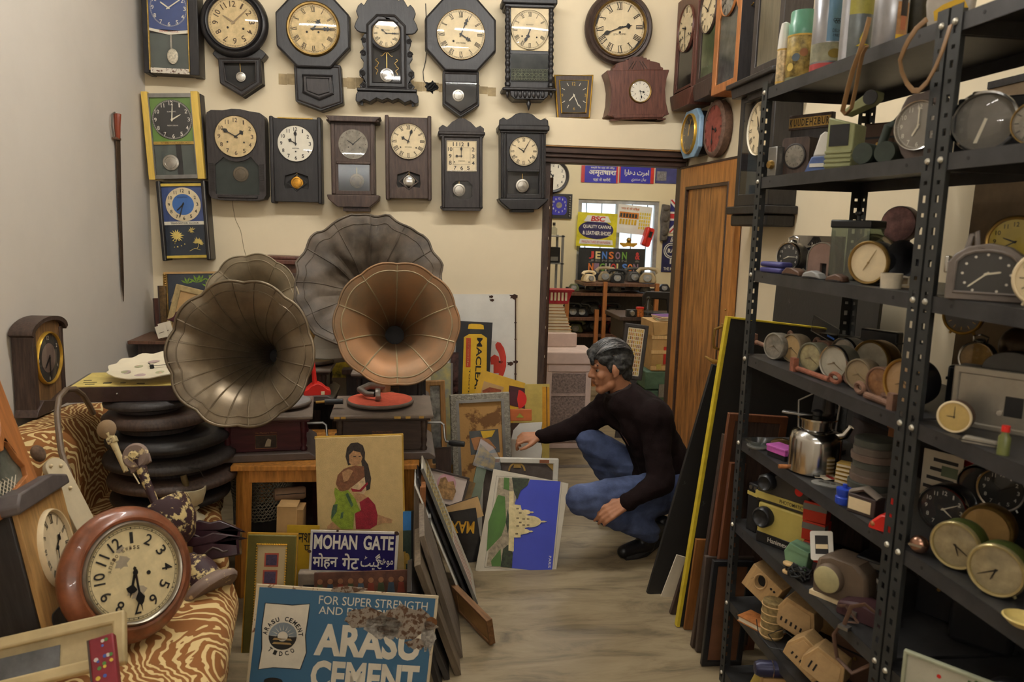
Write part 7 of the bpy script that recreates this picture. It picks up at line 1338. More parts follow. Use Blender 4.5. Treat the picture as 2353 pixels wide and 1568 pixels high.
t=pic('enamel_plate','chipped white enamel plate leaning under the outstretched arm','sign',(1172,972),(1246,968),(1172,1060),V((0,4.55,.4)),6,0,GS);W,H=t.W,t.H;t.b().prism([(W*.08,0),(W*.96,0),(W,H*.3),(W*.94,H*.6),(W,H),(W*.3,H*.98),(W*.1,H*.8),(0,H*.4)],0,.004).obj('plate','enamelw',t);t.b().box(W*.02,W*.99,.003,.007,-.33,H*.99).obj('rusty_back',rs,t)
t=pic('carton','brown paper-wrapped frame beside the right gramophone','frame',(975,876),(1022,872),(982,1080),V((0,4.25,.6)),4,0,GS);picframe(t,.03,mat('light_oak_frame',(168,124,72),.5,kind='wood',var=.2),mat('silver_wrapped',(150,150,146),.2,.5,var=.4,scale=30),.03)
t=pic('light_print','pale blue print standing behind the oak frame','picture',(990,835),(1036,810),(990,1090),V((0,4.75,.8)),4,0,GS);t.b().box(0,t.W,0,.006,0,t.H).obj('print',mat('pale_blue_print',(172,182,180),.4,var=.3,scale=9,col2=(206,190,110)),t);t.b().box(t.W,t.W+.012,-.004,.01,0,t.H).obj('edge','gplast',t)
t=pic('wrapped_strip','narrow dark wrapped panel beside the MACLEANS sign','panel',(1036,810),(1054,780),(1034,1120),V((0,4.8,.8)),4,0,GS);t.b().box(0,t.W,0,.006,0,t.H).obj('panel',mat('glossy_maroon_wrap',(74,50,48),.15,var=.6,scale=24),t);t.b().box(-.008,0,-.004,.01,0,t.H).obj('edge','gplast',t)
t=pic('brown_board_low','plain brown hardboard leaning beside the right gramophone base','board',(1000,1030),(1036,1028),(1004,1150),V((0,4.1,.3)),3);t.b().box(0,t.W,0,.012,-.14,t.H).obj('board','dbrown',t);t.b().box(0,t.W,-.002,.014,t.H-.008,t.H).obj('edge','frame',t)
# pictures on the floor right of the stool
t=pic('framed_print','white-painted frame with dark ornamental print behind the city poster','picture',(1101,1051),(1285,1050),(1092,1270),onZ(1090,1300,0)+V((0,.36,0)),7);picframe(t,.03,mat('chipped_white_paint',(212,206,192),.6,var=.08),mat('smoky_ornament_print',(92,82,76),.3,var=.3,scale=8),.02)
gl2=mat('ornament_gold',(170,136,70),.5);W,H=t.W,t.H
patch(t,arcpts(1188,1083,16,20,0,180),gl2,'printed_ornament',.006);patch(t,[(1182,1066),(1196,1066),(1198,1076),(1180,1076)],gl2,'printed_ornament',.006);patch(t,[(1248,1060),(1272,1060),(1272,1084),(1262,1072)],gl2,'printed_ornament',.006);patch(t,[(1112,1060),(1128,1060),(1116,1068),(1112,1078)],gl2,'printed_ornament',.006)
for (a,c) in ((1128,1148),(1240,1262),(1116,1124)):t.b().box(t.L(a,1055)[0],t.L(c,1055)[0],-.0012,.001,H-.026,H-.008).obj('chipped_paint',mat('bare_red_wood',(150,92,60),.7,var=.2),t)
t=pic('city_poster','sideways framed poster of a white domed church under blue sky on the floor','poster',(1134,1078),(1309,1092),(1092,1312),onZ(1092,1312,.003),30,0);W,H=t.W,t.H
gf=mat('greyed_white_border',(190,180,160),.6,var=.06);t.b().box(0,W,0,.012,0,H).obj('board',gf,t,bevel=.001)
def P_(px,py):return t.L(px,py)
inn=[(1146,1098),(1288,1107),(1268,1316),(1118,1300)]
patch(t,inn,mat('poster_sky_blue',(50,62,166),.45,var=.08,scale=4),'sky',-.001)
pg=mat('poster_lawn',(66,104,34),.5,var=.15);pt_=mat('poster_trees',(44,52,32),.6,var=.5,scale=60);pst=mat('poster_stone',(206,188,140),.6,var=.15,scale=40);psd=mat('poster_shadow_stone',(120,104,76),.6);pp=mat('poster_path',(150,136,112),.6,var=.3,scale=50)
patch(t,[(1146,1098),(1218,1102),(1212,1116),(1190,1130),(1180,1300 - 130),(1172,1200),(1176,1230),(1178,1268),(1170,1306),(1118,1300)],pp,'ground',-.002)
patch(t,[(1144,1138),(1160,1142),(1163,1200),(1152,1232),(1118,1268),(1122,1200)],pg,'lawn',-.003);patch(t,[(1158,1098),(1170,1099),(1170,1128),(1157,1124)],pg,'lawn',-.003);patch(t,[(1128,1290),(1150,1262),(1152,1302),(1130,1302)],pg,'lawn',-.003)
patch(t,[(1176,1098),(1216,1101),(1212,1116),(1196,1128),(1188,1150),(1180,1128)],pt_,'trees',-.004);patch(t,[(1156,1262),(1168,1252),(1178,1272),(1176,1306),(1150,1303)],pt_,'trees',-.004);patch(t,[(1162,1200),(1166,1170),(1172,1200),(1166,1228)],pt_,'hedge',-.004)
bd_=[(1170,1130),(1180,1130),(1180,1160),(1196,1162),(1198,1172),(1204,1174),(1206,1184),(1216,1186),(1216,1212),(1206,1214),(1203,1228),(1196,1230),(1196,1236),(1181,1236),(1180,1268),(1168,1266)]
patch(t,bd_,pst,'church',-.005)
dome=lambda x,y,L,r,sp:[(x,y-r)]+[(x+L*sin(a*pi/16),y-r*cos(a*pi/16)) for a in range(1,8)]+[(x+L,y-1.6),(x+L+sp*.5,y-2),(x+L+sp,y),(x+L+sp*.5,y+2),(x+L,y+1.6)]+[(x+L*sin(a*pi/16),y+r*cos(a*pi/16)) for a in range(7,0,-1)]+[(x,y+r)]
for (x,y,L,r,sp,nm) in ((1215,1199.5,28,13.5,14,'great_dome'),(1203,1178,16,6.5,8,'small_dome'),(1200,1222,17,6,8,'small_dome')):patch(t,dome(x,y,L,r,sp),pst,nm,-.0055)
for (x,y) in ((1186,1168),(1186,1190),(1186,1208),(1192,1178),(1192,1200),(1200,1192),(1200,1206),(1210,1192),(1210,1206),(1184,1226)):patch(t,[(x,y),(x+6,y),(x+6,y+3.4),(x,y+3.4)],psd,'window_shadow',-.006)
b=B();x,z_=P_(1263,1292);letter(b,'PARIS',x-.028,x+.028,z_-.006,z_+.006,-.003,rot=-pi/2+.08);b.obj('lettering','inkw',t,0)
moulding(t,[P_(*q) for q in ((1141,1094),(1292,1103),(1271,1320),(1113,1304))],.0008,-.001,'gplast','border_line',4)
t=pic('picture','small tilted picture of a pink-haloed couple in a dark frame','picture',(990,1076),(1078,1106),(970,1150),V((0,3.72,.3)),14);picframe(t,.01,'frame',mat('pinkish_print',(206,188,176),.5,var=.08),.014)
patch(t,[(1026+22*cos(a*pi/8),1112+24*sin(a*pi/8)) for a in range(16)],mat('pink_halo',(206,158,164),.6),'pink_halo',.003);patch(t,[(1012,1100),(1024,1096),(1030,1108),(1042,1106),(1048,1130),(1040,1150),(1012,1146),(1006,1120)],mat('figures_ochre',(176,136,88),.6,var=.4,scale=50),'printed_figures',.002)
t=pic('magazine','glossy black magazine with yellow and red title behind the striped boards','magazine',(1030,1178),(1094,1172),(1046,1290),V((0,3.62,.2)),10);t.b().box(0,t.W,0,.004,-.02,t.H).obj('cover',mat('glossy_black_cover',(44,42,42),.12,var=.4,scale=6),t);x,z_=t.L(1062,1212);b=B();letter(b,'MAX',x-.06,x+.06,z_-.03,z_+.03,-.002,.02,rot=pi-.2);b.obj('lettering',mat('title_yellow',(214,160,40),.5),t,0)
t=pic('small_print','small dark print leaning beside the pink couple picture','picture',(1078,1106),(1096,1100),(1060,1165),V((0,3.70,.3)),14);t.b().box(0,t.W,0,.008,0,t.H).obj('print',mat('brown_print',(110,84,44),.5,var=.4,scale=20),t);t.b().box(-.004,.004,-.004,.01,0,t.H).obj('edge','frame',t)
t=pic('gold_card','plain tan card under the pink couple picture','card',(1020,1165),(1096,1135),(1026,1185),V((0,3.66,.2)),20);t.b().box(0,t.W,0,.004,-.06,t.H).obj('card','card',t);t.b().box(0,t.W,-.001,0,t.H-.004,t.H).obj('edge','frame',t)
# boards leaning against the right side of the stool: nearly edge on
def sideboard(label,bn,zt,xt,length,th,m,edge=None,group='boards leaning on the stool',name='leaning_board',dy=0,zb=.002,yt=0):
    p=onZ(*bn,zb);top=V((xt,p.y+yt,zt));v=top-p;u=V((0,1,0));t=T(name,label,'board',frame(p,u,v),1,group);W,H=length,v.length
    t.b().box(0,W,0,th,0,H).obj('board',m,t,bevel=.002)
    if edge:t.b().box(-.003,.008,-.003,th+.002,0,H).obj('edge_strip',edge,t)
    return t,W,H
wst=mat('white_chart_board',(196,190,174),.6,var=.06);gw=mat('grey_weathered_wood',(112,100,86),.75,kind='wood',var=.25,bump=.3)
t,W,H=sideboard('white chart board ruled in yellow and red leaning on the stool',(1097,1388),.62,.03,.30,.008,wst,'gplast')
for i in range(4):t.b().box(.04+i*.05,.05+i*.05,-.001,0,H*.45,H*.94).obj('yellow_rule',mat('rule_yellow',(214,186,60),.6),t);t.b().box(.03+i*.05,.036+i*.05,-.001,0,H*.08,H*.42).obj('red_rule',mat('rule_red',(176,80,66),.6),t)
for i in range(16):t.b().box(.04,.24,-.0012,-.0002,H*(.46+i*.03),H*(.464+i*.03)).obj('black_rule','ink',t)
for i,(lb,bn,zt,xt,ln,th,m) in enumerate((
 ('black-edged sheet leaning just under the white chart board',(1086,1404),.60,.01,.28,.006,'bplast'),('white-edged thin sheet leaning under the black sheet',(1078,1412),.58,-.0,.28,.006,'wplast'),
 ('grey weathered frame leaning against the stool beside the thin sheets',(1064,1512),.50,.035,.36,.022,gw),('long grey-brown plank leaning beside the blue cement sign',(1060,1552),.44,.02,.34,.024,mat('grey_brown_plank',(104,90,72),.7,kind='wood',var=.25)),
 ('dark plank closest to the blue cement sign',(1034,1562),.36,-.01,.25,.02,mat('dark_grey_plank',(70,64,58),.7,kind='wood',var=.25)),('blackish board half hidden behind the cement sign',(1018,1600),.40,-.01,.25,.018,'ebony'))):
    sideboard(lb,bn,zt,xt,ln,th,m)
for i,(px,m) in enumerate(((958,gw),(972,mat('brown_frame_edge',(134,84,44),.6,kind='wood',var=.2)),(984,'gplast'))):
    q0=onY(px,1120 if i < 2 else 1190,3.12-i*.03);t=T('upright_frame_edge',['grey wooden frame seen edge-on beside the stool leg','orange-brown frame seen edge-on beside the stool leg','grey panel seen edge-on beside the stool leg'][i],'frame',Matrix.Translation(V((q0.x,q0.y,0))),1,'frames seen edge-on by the stool');h_=q0.z
    t.b().box(-.012,.012,0,.28,0,h_).obj('rail',m,t,bevel=.002);t.b().box(-.010,.010,.02,.26,h_*.3,h_*.3+.02).obj('cross_rail',m,t)
t=T('red_knob_stick','white stick with a red knob standing by the stool','stick',Matrix.Translation(onZ(985,1350,0)+V((-.03,.1,0))));hz=onY(978,1082,t.root.location.y).z;t.b().cyl((0,0,0),(-.035,0,hz),.012,.012,10).obj('stick','wplast',t);t.b().sph((-.035,-.005,hz+.008),.018,12,8).obj('knob','red',t)
# small framed wooden panel lying on the floor
TL,TR,BL=onY(1060,1344,2.98),onZ(1138,1438,.06),onZ(1046,1398,.02);BR=onZ(1128,1484,.003)
u=BR-BL;v=TL-BL;v=v-u*(v.dot(u)/u.dot(u));t=T('wooden_tray','small brown wooden framed panel tipped over on the marble floor','panel',frame(BL,u,v));W,H=u.length,.115
t.b().prism(rect(0,0,W,H),-.004,.022,[rect(.045,.012,W-.008,H-.012)]).obj('frame',mat('scratched_brown_frame',(120,84,50),.6,kind='woodx',var=.25),t,bevel=.002);t.b().box(.04,W-.004,.002,.010,.006,H-.006).obj('panel',mat('tan_panel',(150,112,66),.7,var=.15),t)
# ------------------------------------------------------------------ pictures and signs in front of the stool
t=pic('embroidery','embroidered panel of a kneeling woman in green and red cloth','embroidery',(724,1007),(924,1004),(732,1300),V((0,3.18,.6)),5);W,H=t.W,t.H
t.b().box(0,W,0,.022,-.12,H).obj('canvas',mat('linen_canvas',(206,178,124),.9,var=.06,scale=30,bump=.4,fine=300),t,bevel=.003);t.b().box(-.003,W+.004,.002,.024,H-.006,H+.003).box(W-.002,W+.005,0,.024,-.1,H).obj('yellow_edge',mat('yellow_canvas_edge',(190,150,60),.7),t)
th_=lambda n_,c_:mat('thread_'+n_,c_,.9,var=.2,scale=60,bump=.5,fine=250)
br,sk,gn,dg,mr,hr,wh_=th_('brown',(132,88,62)),th_('skin',(186,142,100)),th_('green',(138,158,52)),th_('dark_green',(72,98,72)),th_('maroon',(150,40,52)),th_('hair',(62,54,48)),th_('cream',(212,184,144))
patch(t,[(797,1030),(806,1019),(822,1017),(834,1024),(839,1040),(838,1056),(846,1068),(850,1086),(853,1100),(850,1124),(842,1128),(838,1100),(830,1060),(800,1070),(794,1050)],hr,'stitched_hair',-.001)
patch(t,[(802,1046),(812,1036),(828,1040),(833,1052),(828,1066),(812,1072),(803,1064)],sk,'stitched_face',-.002)
patch(t,[(800,1074),(816,1070),(836,1072),(838,1094),(828,1112),(806,1120),(796,1132),(780,1128),(772,1112),(776,1092),(790,1078)],br,'stitched_arms',-.002);patch(t,[(786,1086),(800,1078),(812,1082),(800,1104),(790,1108)],sk,'stitched_hand',-.003)
patch(t,[(808,1120),(838,1096),(842,1126),(836,1136),(812,1128)],wh_,'stitched_blouse',-.0025);patch(t,[(806,1122),(826,1126),(844,1108),(846,1112),(830,1130),(810,1130)],mr,'stitched_sash',-.003);patch(t,[(812,1132),(836,1136),(846,1144),(830,1156),(820,1154),(814,1142)],sk,'stitched_waist',-.0028)
patch(t,[(770,1120),(784,1130),(800,1126),(816,1146),(828,1174),(814,1180),(812,1216),(784,1216),(762,1196),(760,1188),(768,1160),(772,1150),(768,1132)],gn,'stitched_shawl',-.0035)
for q in ([(794,1136),(800,1132),(812,1160),(808,1166)],[(766,1160),(776,1158),(774,1176),(762,1194),(762,1176)],[(784,1178),(790,1176),(788,1190),(782,1192)]):patch(t,q,dg,'stitched_fold',-.0045)
patch(t,[(826,1154),(846,1142),(862,1160),(868,1184),(866,1206),(850,1216),(818,1216),(816,1180),(830,1172)],mr,'stitched_skirt',-.003);patch(t,[(868,1182),(884,1188),(902,1194),(900,1202),(880,1202),(868,1206)],sk,'stitched_foot',-.002);patch(t,[(752,1210),(772,1192),(782,1200),(782,1216),(752,1216)],sk,'stitched_knee',-.0025)
for (a,c) in (((812,1048),(818,1050)),((824,1048),(829,1050))):patch(t,[(a[0],a[1]),(c[0],a[1]),(c[0],c[1]),(a[0],c[1])],hr,'stitched_eye',-.003)
# MOHAN GATE enamel sign
t=pic('street_sign','blue enamel street sign reading MOHAN GATE in three scripts','sign',(714,1218),(918,1209),(709,1317),V((0,3.02,.4)),6);W,H=t.W,t.H
nav=mat('navy_enamel',(38,32,92),.18,var=.06);ew=mat('chipped_white_enamel',(214,208,198),.3,var=.1,scale=10)
t.b().box(0,W,0,.004,0,H).obj('plate',ew,t,bevel=.002);t.b().box(W*.028,W*.965,-.0012,0,H*.07,H*.94).obj('blue_field',nav,t)
def band(t,s,x0,x1,z0,z1,m,bold=.0,y=-.0022,**k):b=B();letter(b,s,x0*t.W,x1*t.W,z0*t.H,z1*t.H,y,bold,**k);return b.obj('lettering',m,t,0)
band(t,'MOHAN',.045,.53,.56,.90,'inkw',.03);band(t,'GATE',.60,.945,.56,.90,'inkw',.03);band(t,'मोहन',.04,.32,.1,.47,'inkw',.02);band(t,'गेट',.37,.56,.1,.47,'inkw',.02)
band(t,'\uFEA6\uFEEB\uFEEE\uFEE3'[::1],.77,.95,.12,.40,'inkw',.01);band(t,'\uFB67\uFEF4\uFB94',.58,.80,.10,.48,'inkw',.01)
for (x,z_,r) in ((.0,.5,.02),(.97,.96,.03),(.985,.05,.03),(.01,.02,.02),(.3,.99,.015)):t.b().prism([(x*W+r*.35*cos(i*pi/4)*(1+.4*sin(i*3)),z_*H+r*.3*sin(i*pi/4)) for i in range(8)],-.001,.001).obj('rust_chip',rs,t)
t.b().box(W*.3,W*.36,.004,.03,-.36,H*.3).box(W*.7,W*.76,.004,.03,-.36,H*.3).obj('prop_slat',gw,t)
# frieze print, stamp frame, cardboard and others
t=pic('painted_frieze','dark painted strip of small figures under the street sign','picture',(722,1318),(938,1308),(722,1372),V((0,2.95,.3)),8);W,H=t.W,t.H;t.b().box(0,W,0,.01,-.32,H).obj('panel',mat('frieze_ground',(98,62,48),.6,var=.4,scale=14),t)
for i in range(9):x=W*(.06+i*.108);t.b().prism(circ(x,H*.62,.011,10),-.001,0).obj('painted_face',mat('frieze_skin',(150,104,74),.6),t);t.b().prism([(x-.016,H*.05),(x+.016,H*.05),(x+.01,H*.5),(x-.01,H*.5)],-.001,0).obj('painted_robe',mat(*[('frieze_green',(72,82,56)),('frieze_blue',(66,84,100)),('frieze_red',(128,58,44))][i % 3],.6),t)
t=pic('grey_stone_block','grey stone slab corner under the street sign','slab',(684,1318),(726,1314),(684,1372),V((0,2.98,.3)),4);t.b().box(0,t.W,0,.05,-.3,t.H).obj('slab',mat('grey_stone',(142,128,112),.9,var=.25,bump=.5),t,bevel=.006);t.b().box(t.W*.3,t.W*.9,-.002,.01,-.02,t.H*.5).obj('dark_recess','inner',t)
t=pic('stamp_frame','olive and gold frame holding two postage stamps','frame',(570,1229),(682,1227),(560,1420),V((0,2.90,.45)),8);W,H=t.W,t.H
H0=-.22;fo=mat('olive_gilt_frame',(104,96,46),.4,.2,var=.15)
t.b().prism(rect(0,H0,W,H),0,.022,[rect(.035,H0+.035,W-.035,H-.035)]).obj('frame',fo,t,bevel=.004);t.b().prism(rect(-.004,H0,W+.004,H+.004),.004,.024,[rect(.006,H0+.006,W-.006,H-.006)]).obj('gold_edge','gold',t)
b=B();n=46
for i in range(n):
    for (x,z_) in ((.036,H0+.04+(H-H0-.08)*i/n),(W-.036,H0+.04+(H-H0-.08)*i/n)):b.sph((x,.0,z_),.004,6,4)
for i in range(18):b.sph((.036+(W-.072)*i/17,0,H-.036),.004,6,4)
b.obj('beaded_rim','gold',t);t.b().box(.03,W-.03,.008,.01,H0+.03,H-.03).obj('mount',mat('buff_mount',(204,184,142),.8,var=.05),t)
for (px0,py0,px1,py1) in ((606,1273,640,1304),(602,1312,637,1345)):
    a,c=t.L(px0,py1),t.L(px1,py0);s_=t.b().prism(rect(a[0],a[1],c[0],c[1]),.006,.008).obj('stamp',mat('stamp_red',(176,84,66),.7),t);t.b().prism(rect(a[0]+.006,a[1]+.006,c[0]-.006,c[1]-.006),.005,.006).obj('stamp_print',mat('stamp_violet',(82,70,96),.7,var=.3,scale=80),s_)
t=pic('cardboard_box','tall tan cardboard box behind the stamp frame','box',(636,1166),(682,1160),(634,1260),V((0,3.12,.4)),2);t.b().box(0,t.W,0,.10,-.32,t.H).obj('carton','card',t,bevel=.002);t.b().box(t.W*.96,t.W+.025,.004,.10,-.3,t.H-.012).obj('side_flap',mat('card_shade',(166,130,84),.85),t);t.b().box(0,t.W,-.001,.03,t.H,t.H+.002).obj('top_flap','card',t)
t=pic('yellow_sign','yellow tin sign with black Hindi lettering behind the street sign','sign',(660,1207),(735,1206),(655,1330),V((0,3.10,.4)),4);t.b().box(0,t.W,0,.004,-.18,t.H).obj('plate',mat('mustard_enamel',(196,158,40),.5,var=.1),t);band(t,'नशा',.36,.80,.68,.86,'ink',.01);band(t,'पर',.55,.82,.50,.64,'ink',.01)
t=pic('mountain_print','small bright print with blue sky and gold emblem by the embroidery','picture',(926,1176),(948,1174),(926,1330),V((0,3.16,.4)),4);t.b().box(0,t.W,0,.01,-.15,t.H).obj('print',mat('print_dark_green',(62,78,66),.5,var=.3,scale=12),t);t.b().box(0,t.W*.85,-.001,0,t.H*.72,t.H).obj('blue_sky',mat('print_blue',(62,130,196),.5),t);t.b().prism(circ(t.W*.4,t.H*.3,t.W*.3,14,t.W*.6),-.001,0).obj('gold_emblem','goldp',t);t.b().box(t.W*.85,t.W*1.15,-.004,.012,-.15,t.H).obj('black_frame','bplast',t)
t=sit('wooden_roller','pale wooden roller under the stool','roller',onY(655,1135,3.5),R_(10));t.b().tube([(-26,0,0),(-22,0,0),(40,0,0),(46,0,0)],[8,15,15,12],16).obj('roller',mat('pinkish_wood',(176,140,108),.6),t);t.b().box(-20,44,-16,-14,3,4).obj('groove','ink',t);t.b().box(-4,24,-6,6,-.28/t.k,-14).obj('support','dbrown',t)
t=sit('glass_box','clear plastic box under the stool beside the embroidery','box',onZ(695,1205,.22),.1);t.b().box(-20,24,0,30,0,120).obj('box',PLASTIC,t);t.b().box(-18,60,32,60,-.2/t.k,130).obj('dark_panel','dred',t)
# ARASU CEMENT enamel sign in the foreground
t=pic('enamel_sign','large blue rusted enamel sign reading ARASU CEMENT in the foreground','sign',(590,1342),(1010,1356),(562,1600),V((0,2.42,.45)),8);W,H=t.W,t.H
def sign_blue():
    m=mat('cement_sign_blue',(62,104,136),.45,var=.22,scale=7,kind='worn',col2=(190,196,196),thr=.72);return m
H0=onP(560,1600,t.root.matrix_world.translation,V((0,-1,0))).z
dn=-.12
t.b().box(0,W,0,.004,dn,H).obj('plate',mat('sign_edge_cream',(206,190,160),.5,kind='worn',col2=(120,74,44),scale=40,thr=.6),t,bevel=.002);t.b().box(.010,W-.010,-.001,0,dn+.01,H-.010).obj('blue_field',sign_blue(),t)
ink2=mat('sign_white_paint',(222,214,196),.5,var=.08);S=t.L
def tx(s,a,c,bold=.0,y=-.0025):
    x,z=S((a[0]+c[0])/2,(a[1]+c[1])/2);w,h=(c[0]-a[0])*t.px/2,(a[1]-c[1])*t.px/2;b=B();letter(b,s,x-w,x+w,z-h,z+h,y,bold);return b.obj('lettering',ink2,t,0)
tx('FOR SUPER STRENGTH',(733,1396),(985,1376));tx('AND DURABILITY',(733,1417),(935,1399));tx('ARASU',(724,1514),(968,1438),.04);tx('CEMENT',(714,1592),(964,1522),.04)
panel_=[S(*q) for q in ((610,1386),(640,1388),(672,1391),(712,1388),(708,1420),(702,1460),(704,1500),(690,1538),(660,1536),(628,1534),(594,1538),(602,1490),(602,1440))]
bag=t.b().prism(panel_[::-1],-.0022,-.001).obj('white_bag_panel',ink2,t);moulding(t,panel_,.0016,-.0018,'ink','bag_outline',4)
cx,cz=S(650,1462);rr=.062
for nm,m,pts in (('emblem_sky',mat('emblem_grey',(132,142,150),.6),[(cx+rr*.72*cos(a*pi/12),cz+rr*.72*sin(a*pi/12)) for a in range(13)]),('emblem_ground','ink',[(cx-rr*.72*cos(a*pi/12),cz-rr*.72*sin(a*pi/12)) for a in range(13)])):t.b().prism(pts,-.0032,-.0022).obj(nm,m,t)
t.b().prism(circ(cx,cz,rr*.26,18),-.0042,-.0032).obj('emblem_sun',ink2,t)
for i in range(9):a=pi*i/8;t.b().prism([(cx+rr*.32*cos(a-.05),cz+rr*.32*sin(a-.05)),(cx+rr*.62*cos(a),cz+rr*.62*sin(a)),(cx+rr*.32*cos(a+.05),cz+rr*.32*sin(a+.05))],-.0042,-.0032).obj('emblem_ray',ink2,t)
for q in (-.2,-.42):t.b().prism([(cx-rr*.5,cz+rr*q),(cx+rr*.5,cz+rr*q),(cx+rr*.42,cz+rr*(q+.1)),(cx-rr*.42,cz+rr*(q+.1))],-.0042,-.0032).obj('emblem_wave',mat('emblem_tan',(170,140,90),.6),t)
b=B()
for i,c_ in enumerate('ARASU CEMENT'):
    a=R_(172-i*14.8);x,z_=cx+rr*.92*cos(a),cz+rr*.92*sin(a)
    if c_ != ' ':letter(b,c_,x-.0055,x+.0055,z_-.0075,z_+.0075,-.0032,.03,rot=a-pi/2)
for i,c_ in enumerate('TIDCO'):
    a=R_(232+i*19);x,z_=cx+rr*.92*cos(a),cz+rr*.92*sin(a);letter(b,c_,x-.0055,x+.0055,z_-.0075,z_+.0075,-.0032,.03,rot=a+pi/2)
b.obj('emblem_lettering','ink',t,0)['kind']='stuff'
rust2=mat('flaking_rust',(150,138,124),.95,kind='worn',col2=(98,72,54),scale=70,thr=.52,bump=1.0,fine=120)
def blot(px,py,rx,ry,n=26,m=rust2,y=-.0036,seed=0):return t.b().prism([S(px+rx*(1+.35*noise.noise(V((cos(i*2*pi/n)*2+seed,sin(i*2*pi/n)*2,0))))*cos(i*2*pi/n),py+ry*(1+.5*noise.noise(V((cos(i*2*pi/n)*3,sin(i*2*pi/n)*3,seed))))*sin(i*2*pi/n)) for i in range(n)][::-1],y,-.0009).obj('rust_blotch',m,t)
blot(838,1420,44,22,seed=1);blot(930,1432,66,36,seed=4);blot(880,1440,40,26,seed=7,m=mat('grey_flake',(160,154,146),.9,var=.4,scale=60,bump=1.0));blot(800,1355,40,7,seed=2);blot(985,1460,16,34,seed=9,m=mat('grey_flake',(0,0,0)));blot(955,1480,22,12,seed=11);blot(990,1430,14,12,seed=13,m=mat('brown_rust',(138,92,54),.9,var=.3))
t.b().prism(circ(*S(628,1566),.03,20,.012),-.003,-.001).obj('dark_oval','ink',t)
# ================================================================== the man crouching in the doorway
def evalmesh(o):
    dg=bpy.context.evaluated_depsgraph_get();dg.update();me=bpy.data.meshes.new_from_object(o.evaluated_get(dg));o.modifiers.clear();o.data=me;return me
def blob(name,prims,vox,m,parent,sm=6,wr=None,smf=.5):
    """one continuous surface grown over tapered limbs (p0, p1, r0, r1) and ellipsoids ('e', matrix, radii)"""
    b=B()
    for pr in prims:
        if pr[0] == 'e':b.at(pr[1]).sph((0,0,0),pr[2],20,14);b.at(Matrix())
        else:b.sph(pr[0],pr[2],14,10).sph(pr[1],pr[3],14,10).cyl(pr[0],pr[1],pr[2],pr[3],14)
    o=b.obj(name,m,None,0);r=o.modifiers.new('r','REMESH');r.mode='VOXEL';r.voxel_size=vox
    s=o.modifiers.new('s','SMOOTH');s.iterations=sm;s.factor=smf
    me=evalmesh(o);me.polygons.foreach_set('use_smooth',[True]*len(me.polygons))
    if not me.materials:me.materials.append(m)
    if wr:
        nr=[v.normal.copy() for v in me.vertices]
        for v,n_ in zip(me.vertices,nr):v.co += n_*wr(v.co)
    o.parent=parent.root if isinstance(parent,T) else parent;return o
J=lambda a,c,Y:onY(a,c,Y)
man=T('person','man in a dark brown shirt and blue jeans crouching and reaching for a picture','person',Matrix())
hipN,kneeN,ankN=J(1528,1128,3.72),J(1335,1148,3.50),J(1492,1222,3.60)
hipF,kneeF,ankF=J(1515,1112,3.98),J(1352,1012,4.02),J(1448,1150,4.05);ankF.z=.09
pel=J(1528,1100,3.86);mid=J(1508,1030,3.85);che=J(1468,965,3.85);nb=J(1432,905,3.86)
shN,shF=J(1502,962,3.66),J(1404,934,4.03);elN,wrN=J(1520,1108,3.56),J(1434,1158,3.46);elF,wrF=J(1322,985,4.06),J(1240,1004,4.03)
hc=J(1401,842,3.86);fwd=V((-.96,-.05,-.18)).normalized();lft=V((-.05,-1,0));lft=(lft-fwd*lft.dot(fwd)).normalized();upw=lft.cross(fwd).normalized();upw=upw if upw.z > 0 else -upw
HM=Matrix(((fwd.x,lft.x,upw.x,hc.x),(fwd.y,lft.y,upw.y,hc.y),(fwd.z,lft.z,upw.z,hc.z),(0,0,0,1)))
def h(a,c,e):return HM @ V((a,c,e))
def he(a,c,e,r):return ('e',HM @ Matrix.Translation(V((a,c,e))),r)
HS=1.06
def hand(W,d,n,curl,th,s=1.0,spread=.10):
    """palm and five fingers from wrist W along d, back of the hand towards n; thumb on side th"""
    d=d.normalized();n=(n-d*n.dot(d)).normalized();x=d.cross(n)*th;out=[]
    K_=W+d*.088*s
    for q in (-.030,-.010,.010,.030):out.append((W+x*q*.62*s+n*.002,K_+x*q*s-n*.002,.0155*s,.0125*s))
    L_=[(-.033,.038,.024,.020),(-.011,.044,.028,.022),(.011,.041,.026,.021),(.032,.032,.020,.018)]
    for (q,a,b_,c_),cu in zip(L_,curl):
        p=K_+x*q*s;ang=.12;dd=d+x*q*spread*20*.1
        for i,l_ in enumerate((a,b_,c_)):
            ang += cu[i];v=(dd.normalized()*cos(ang)-n*sin(ang))*l_*s;out.append((p,p+v,(.0102-.001*i)*s,(.0094-.001*i)*s));p=p+v
    tb_=W+d*.022*s-x*.022*s;v1=(d*.75-x*.62-n*.28).normalized()*.048*s;v2=(d*.9-x*.22-n*.42).normalized()*.034*s;v3=(d*.95+x*.05-n*.4).normalized()*.026*s
    out += [(tb_,tb_+v1,.0165*s,.0125*s),(tb_+v1,tb_+v1+v2,.0118*s,.0105*s),(tb_+v1+v2,tb_+v1+v2+v3,.0102*s,.0085*s)];return out
skin=mat('warm_skin',(172,118,86),.5,var=.10,scale=30,bump=.08,fine=160)
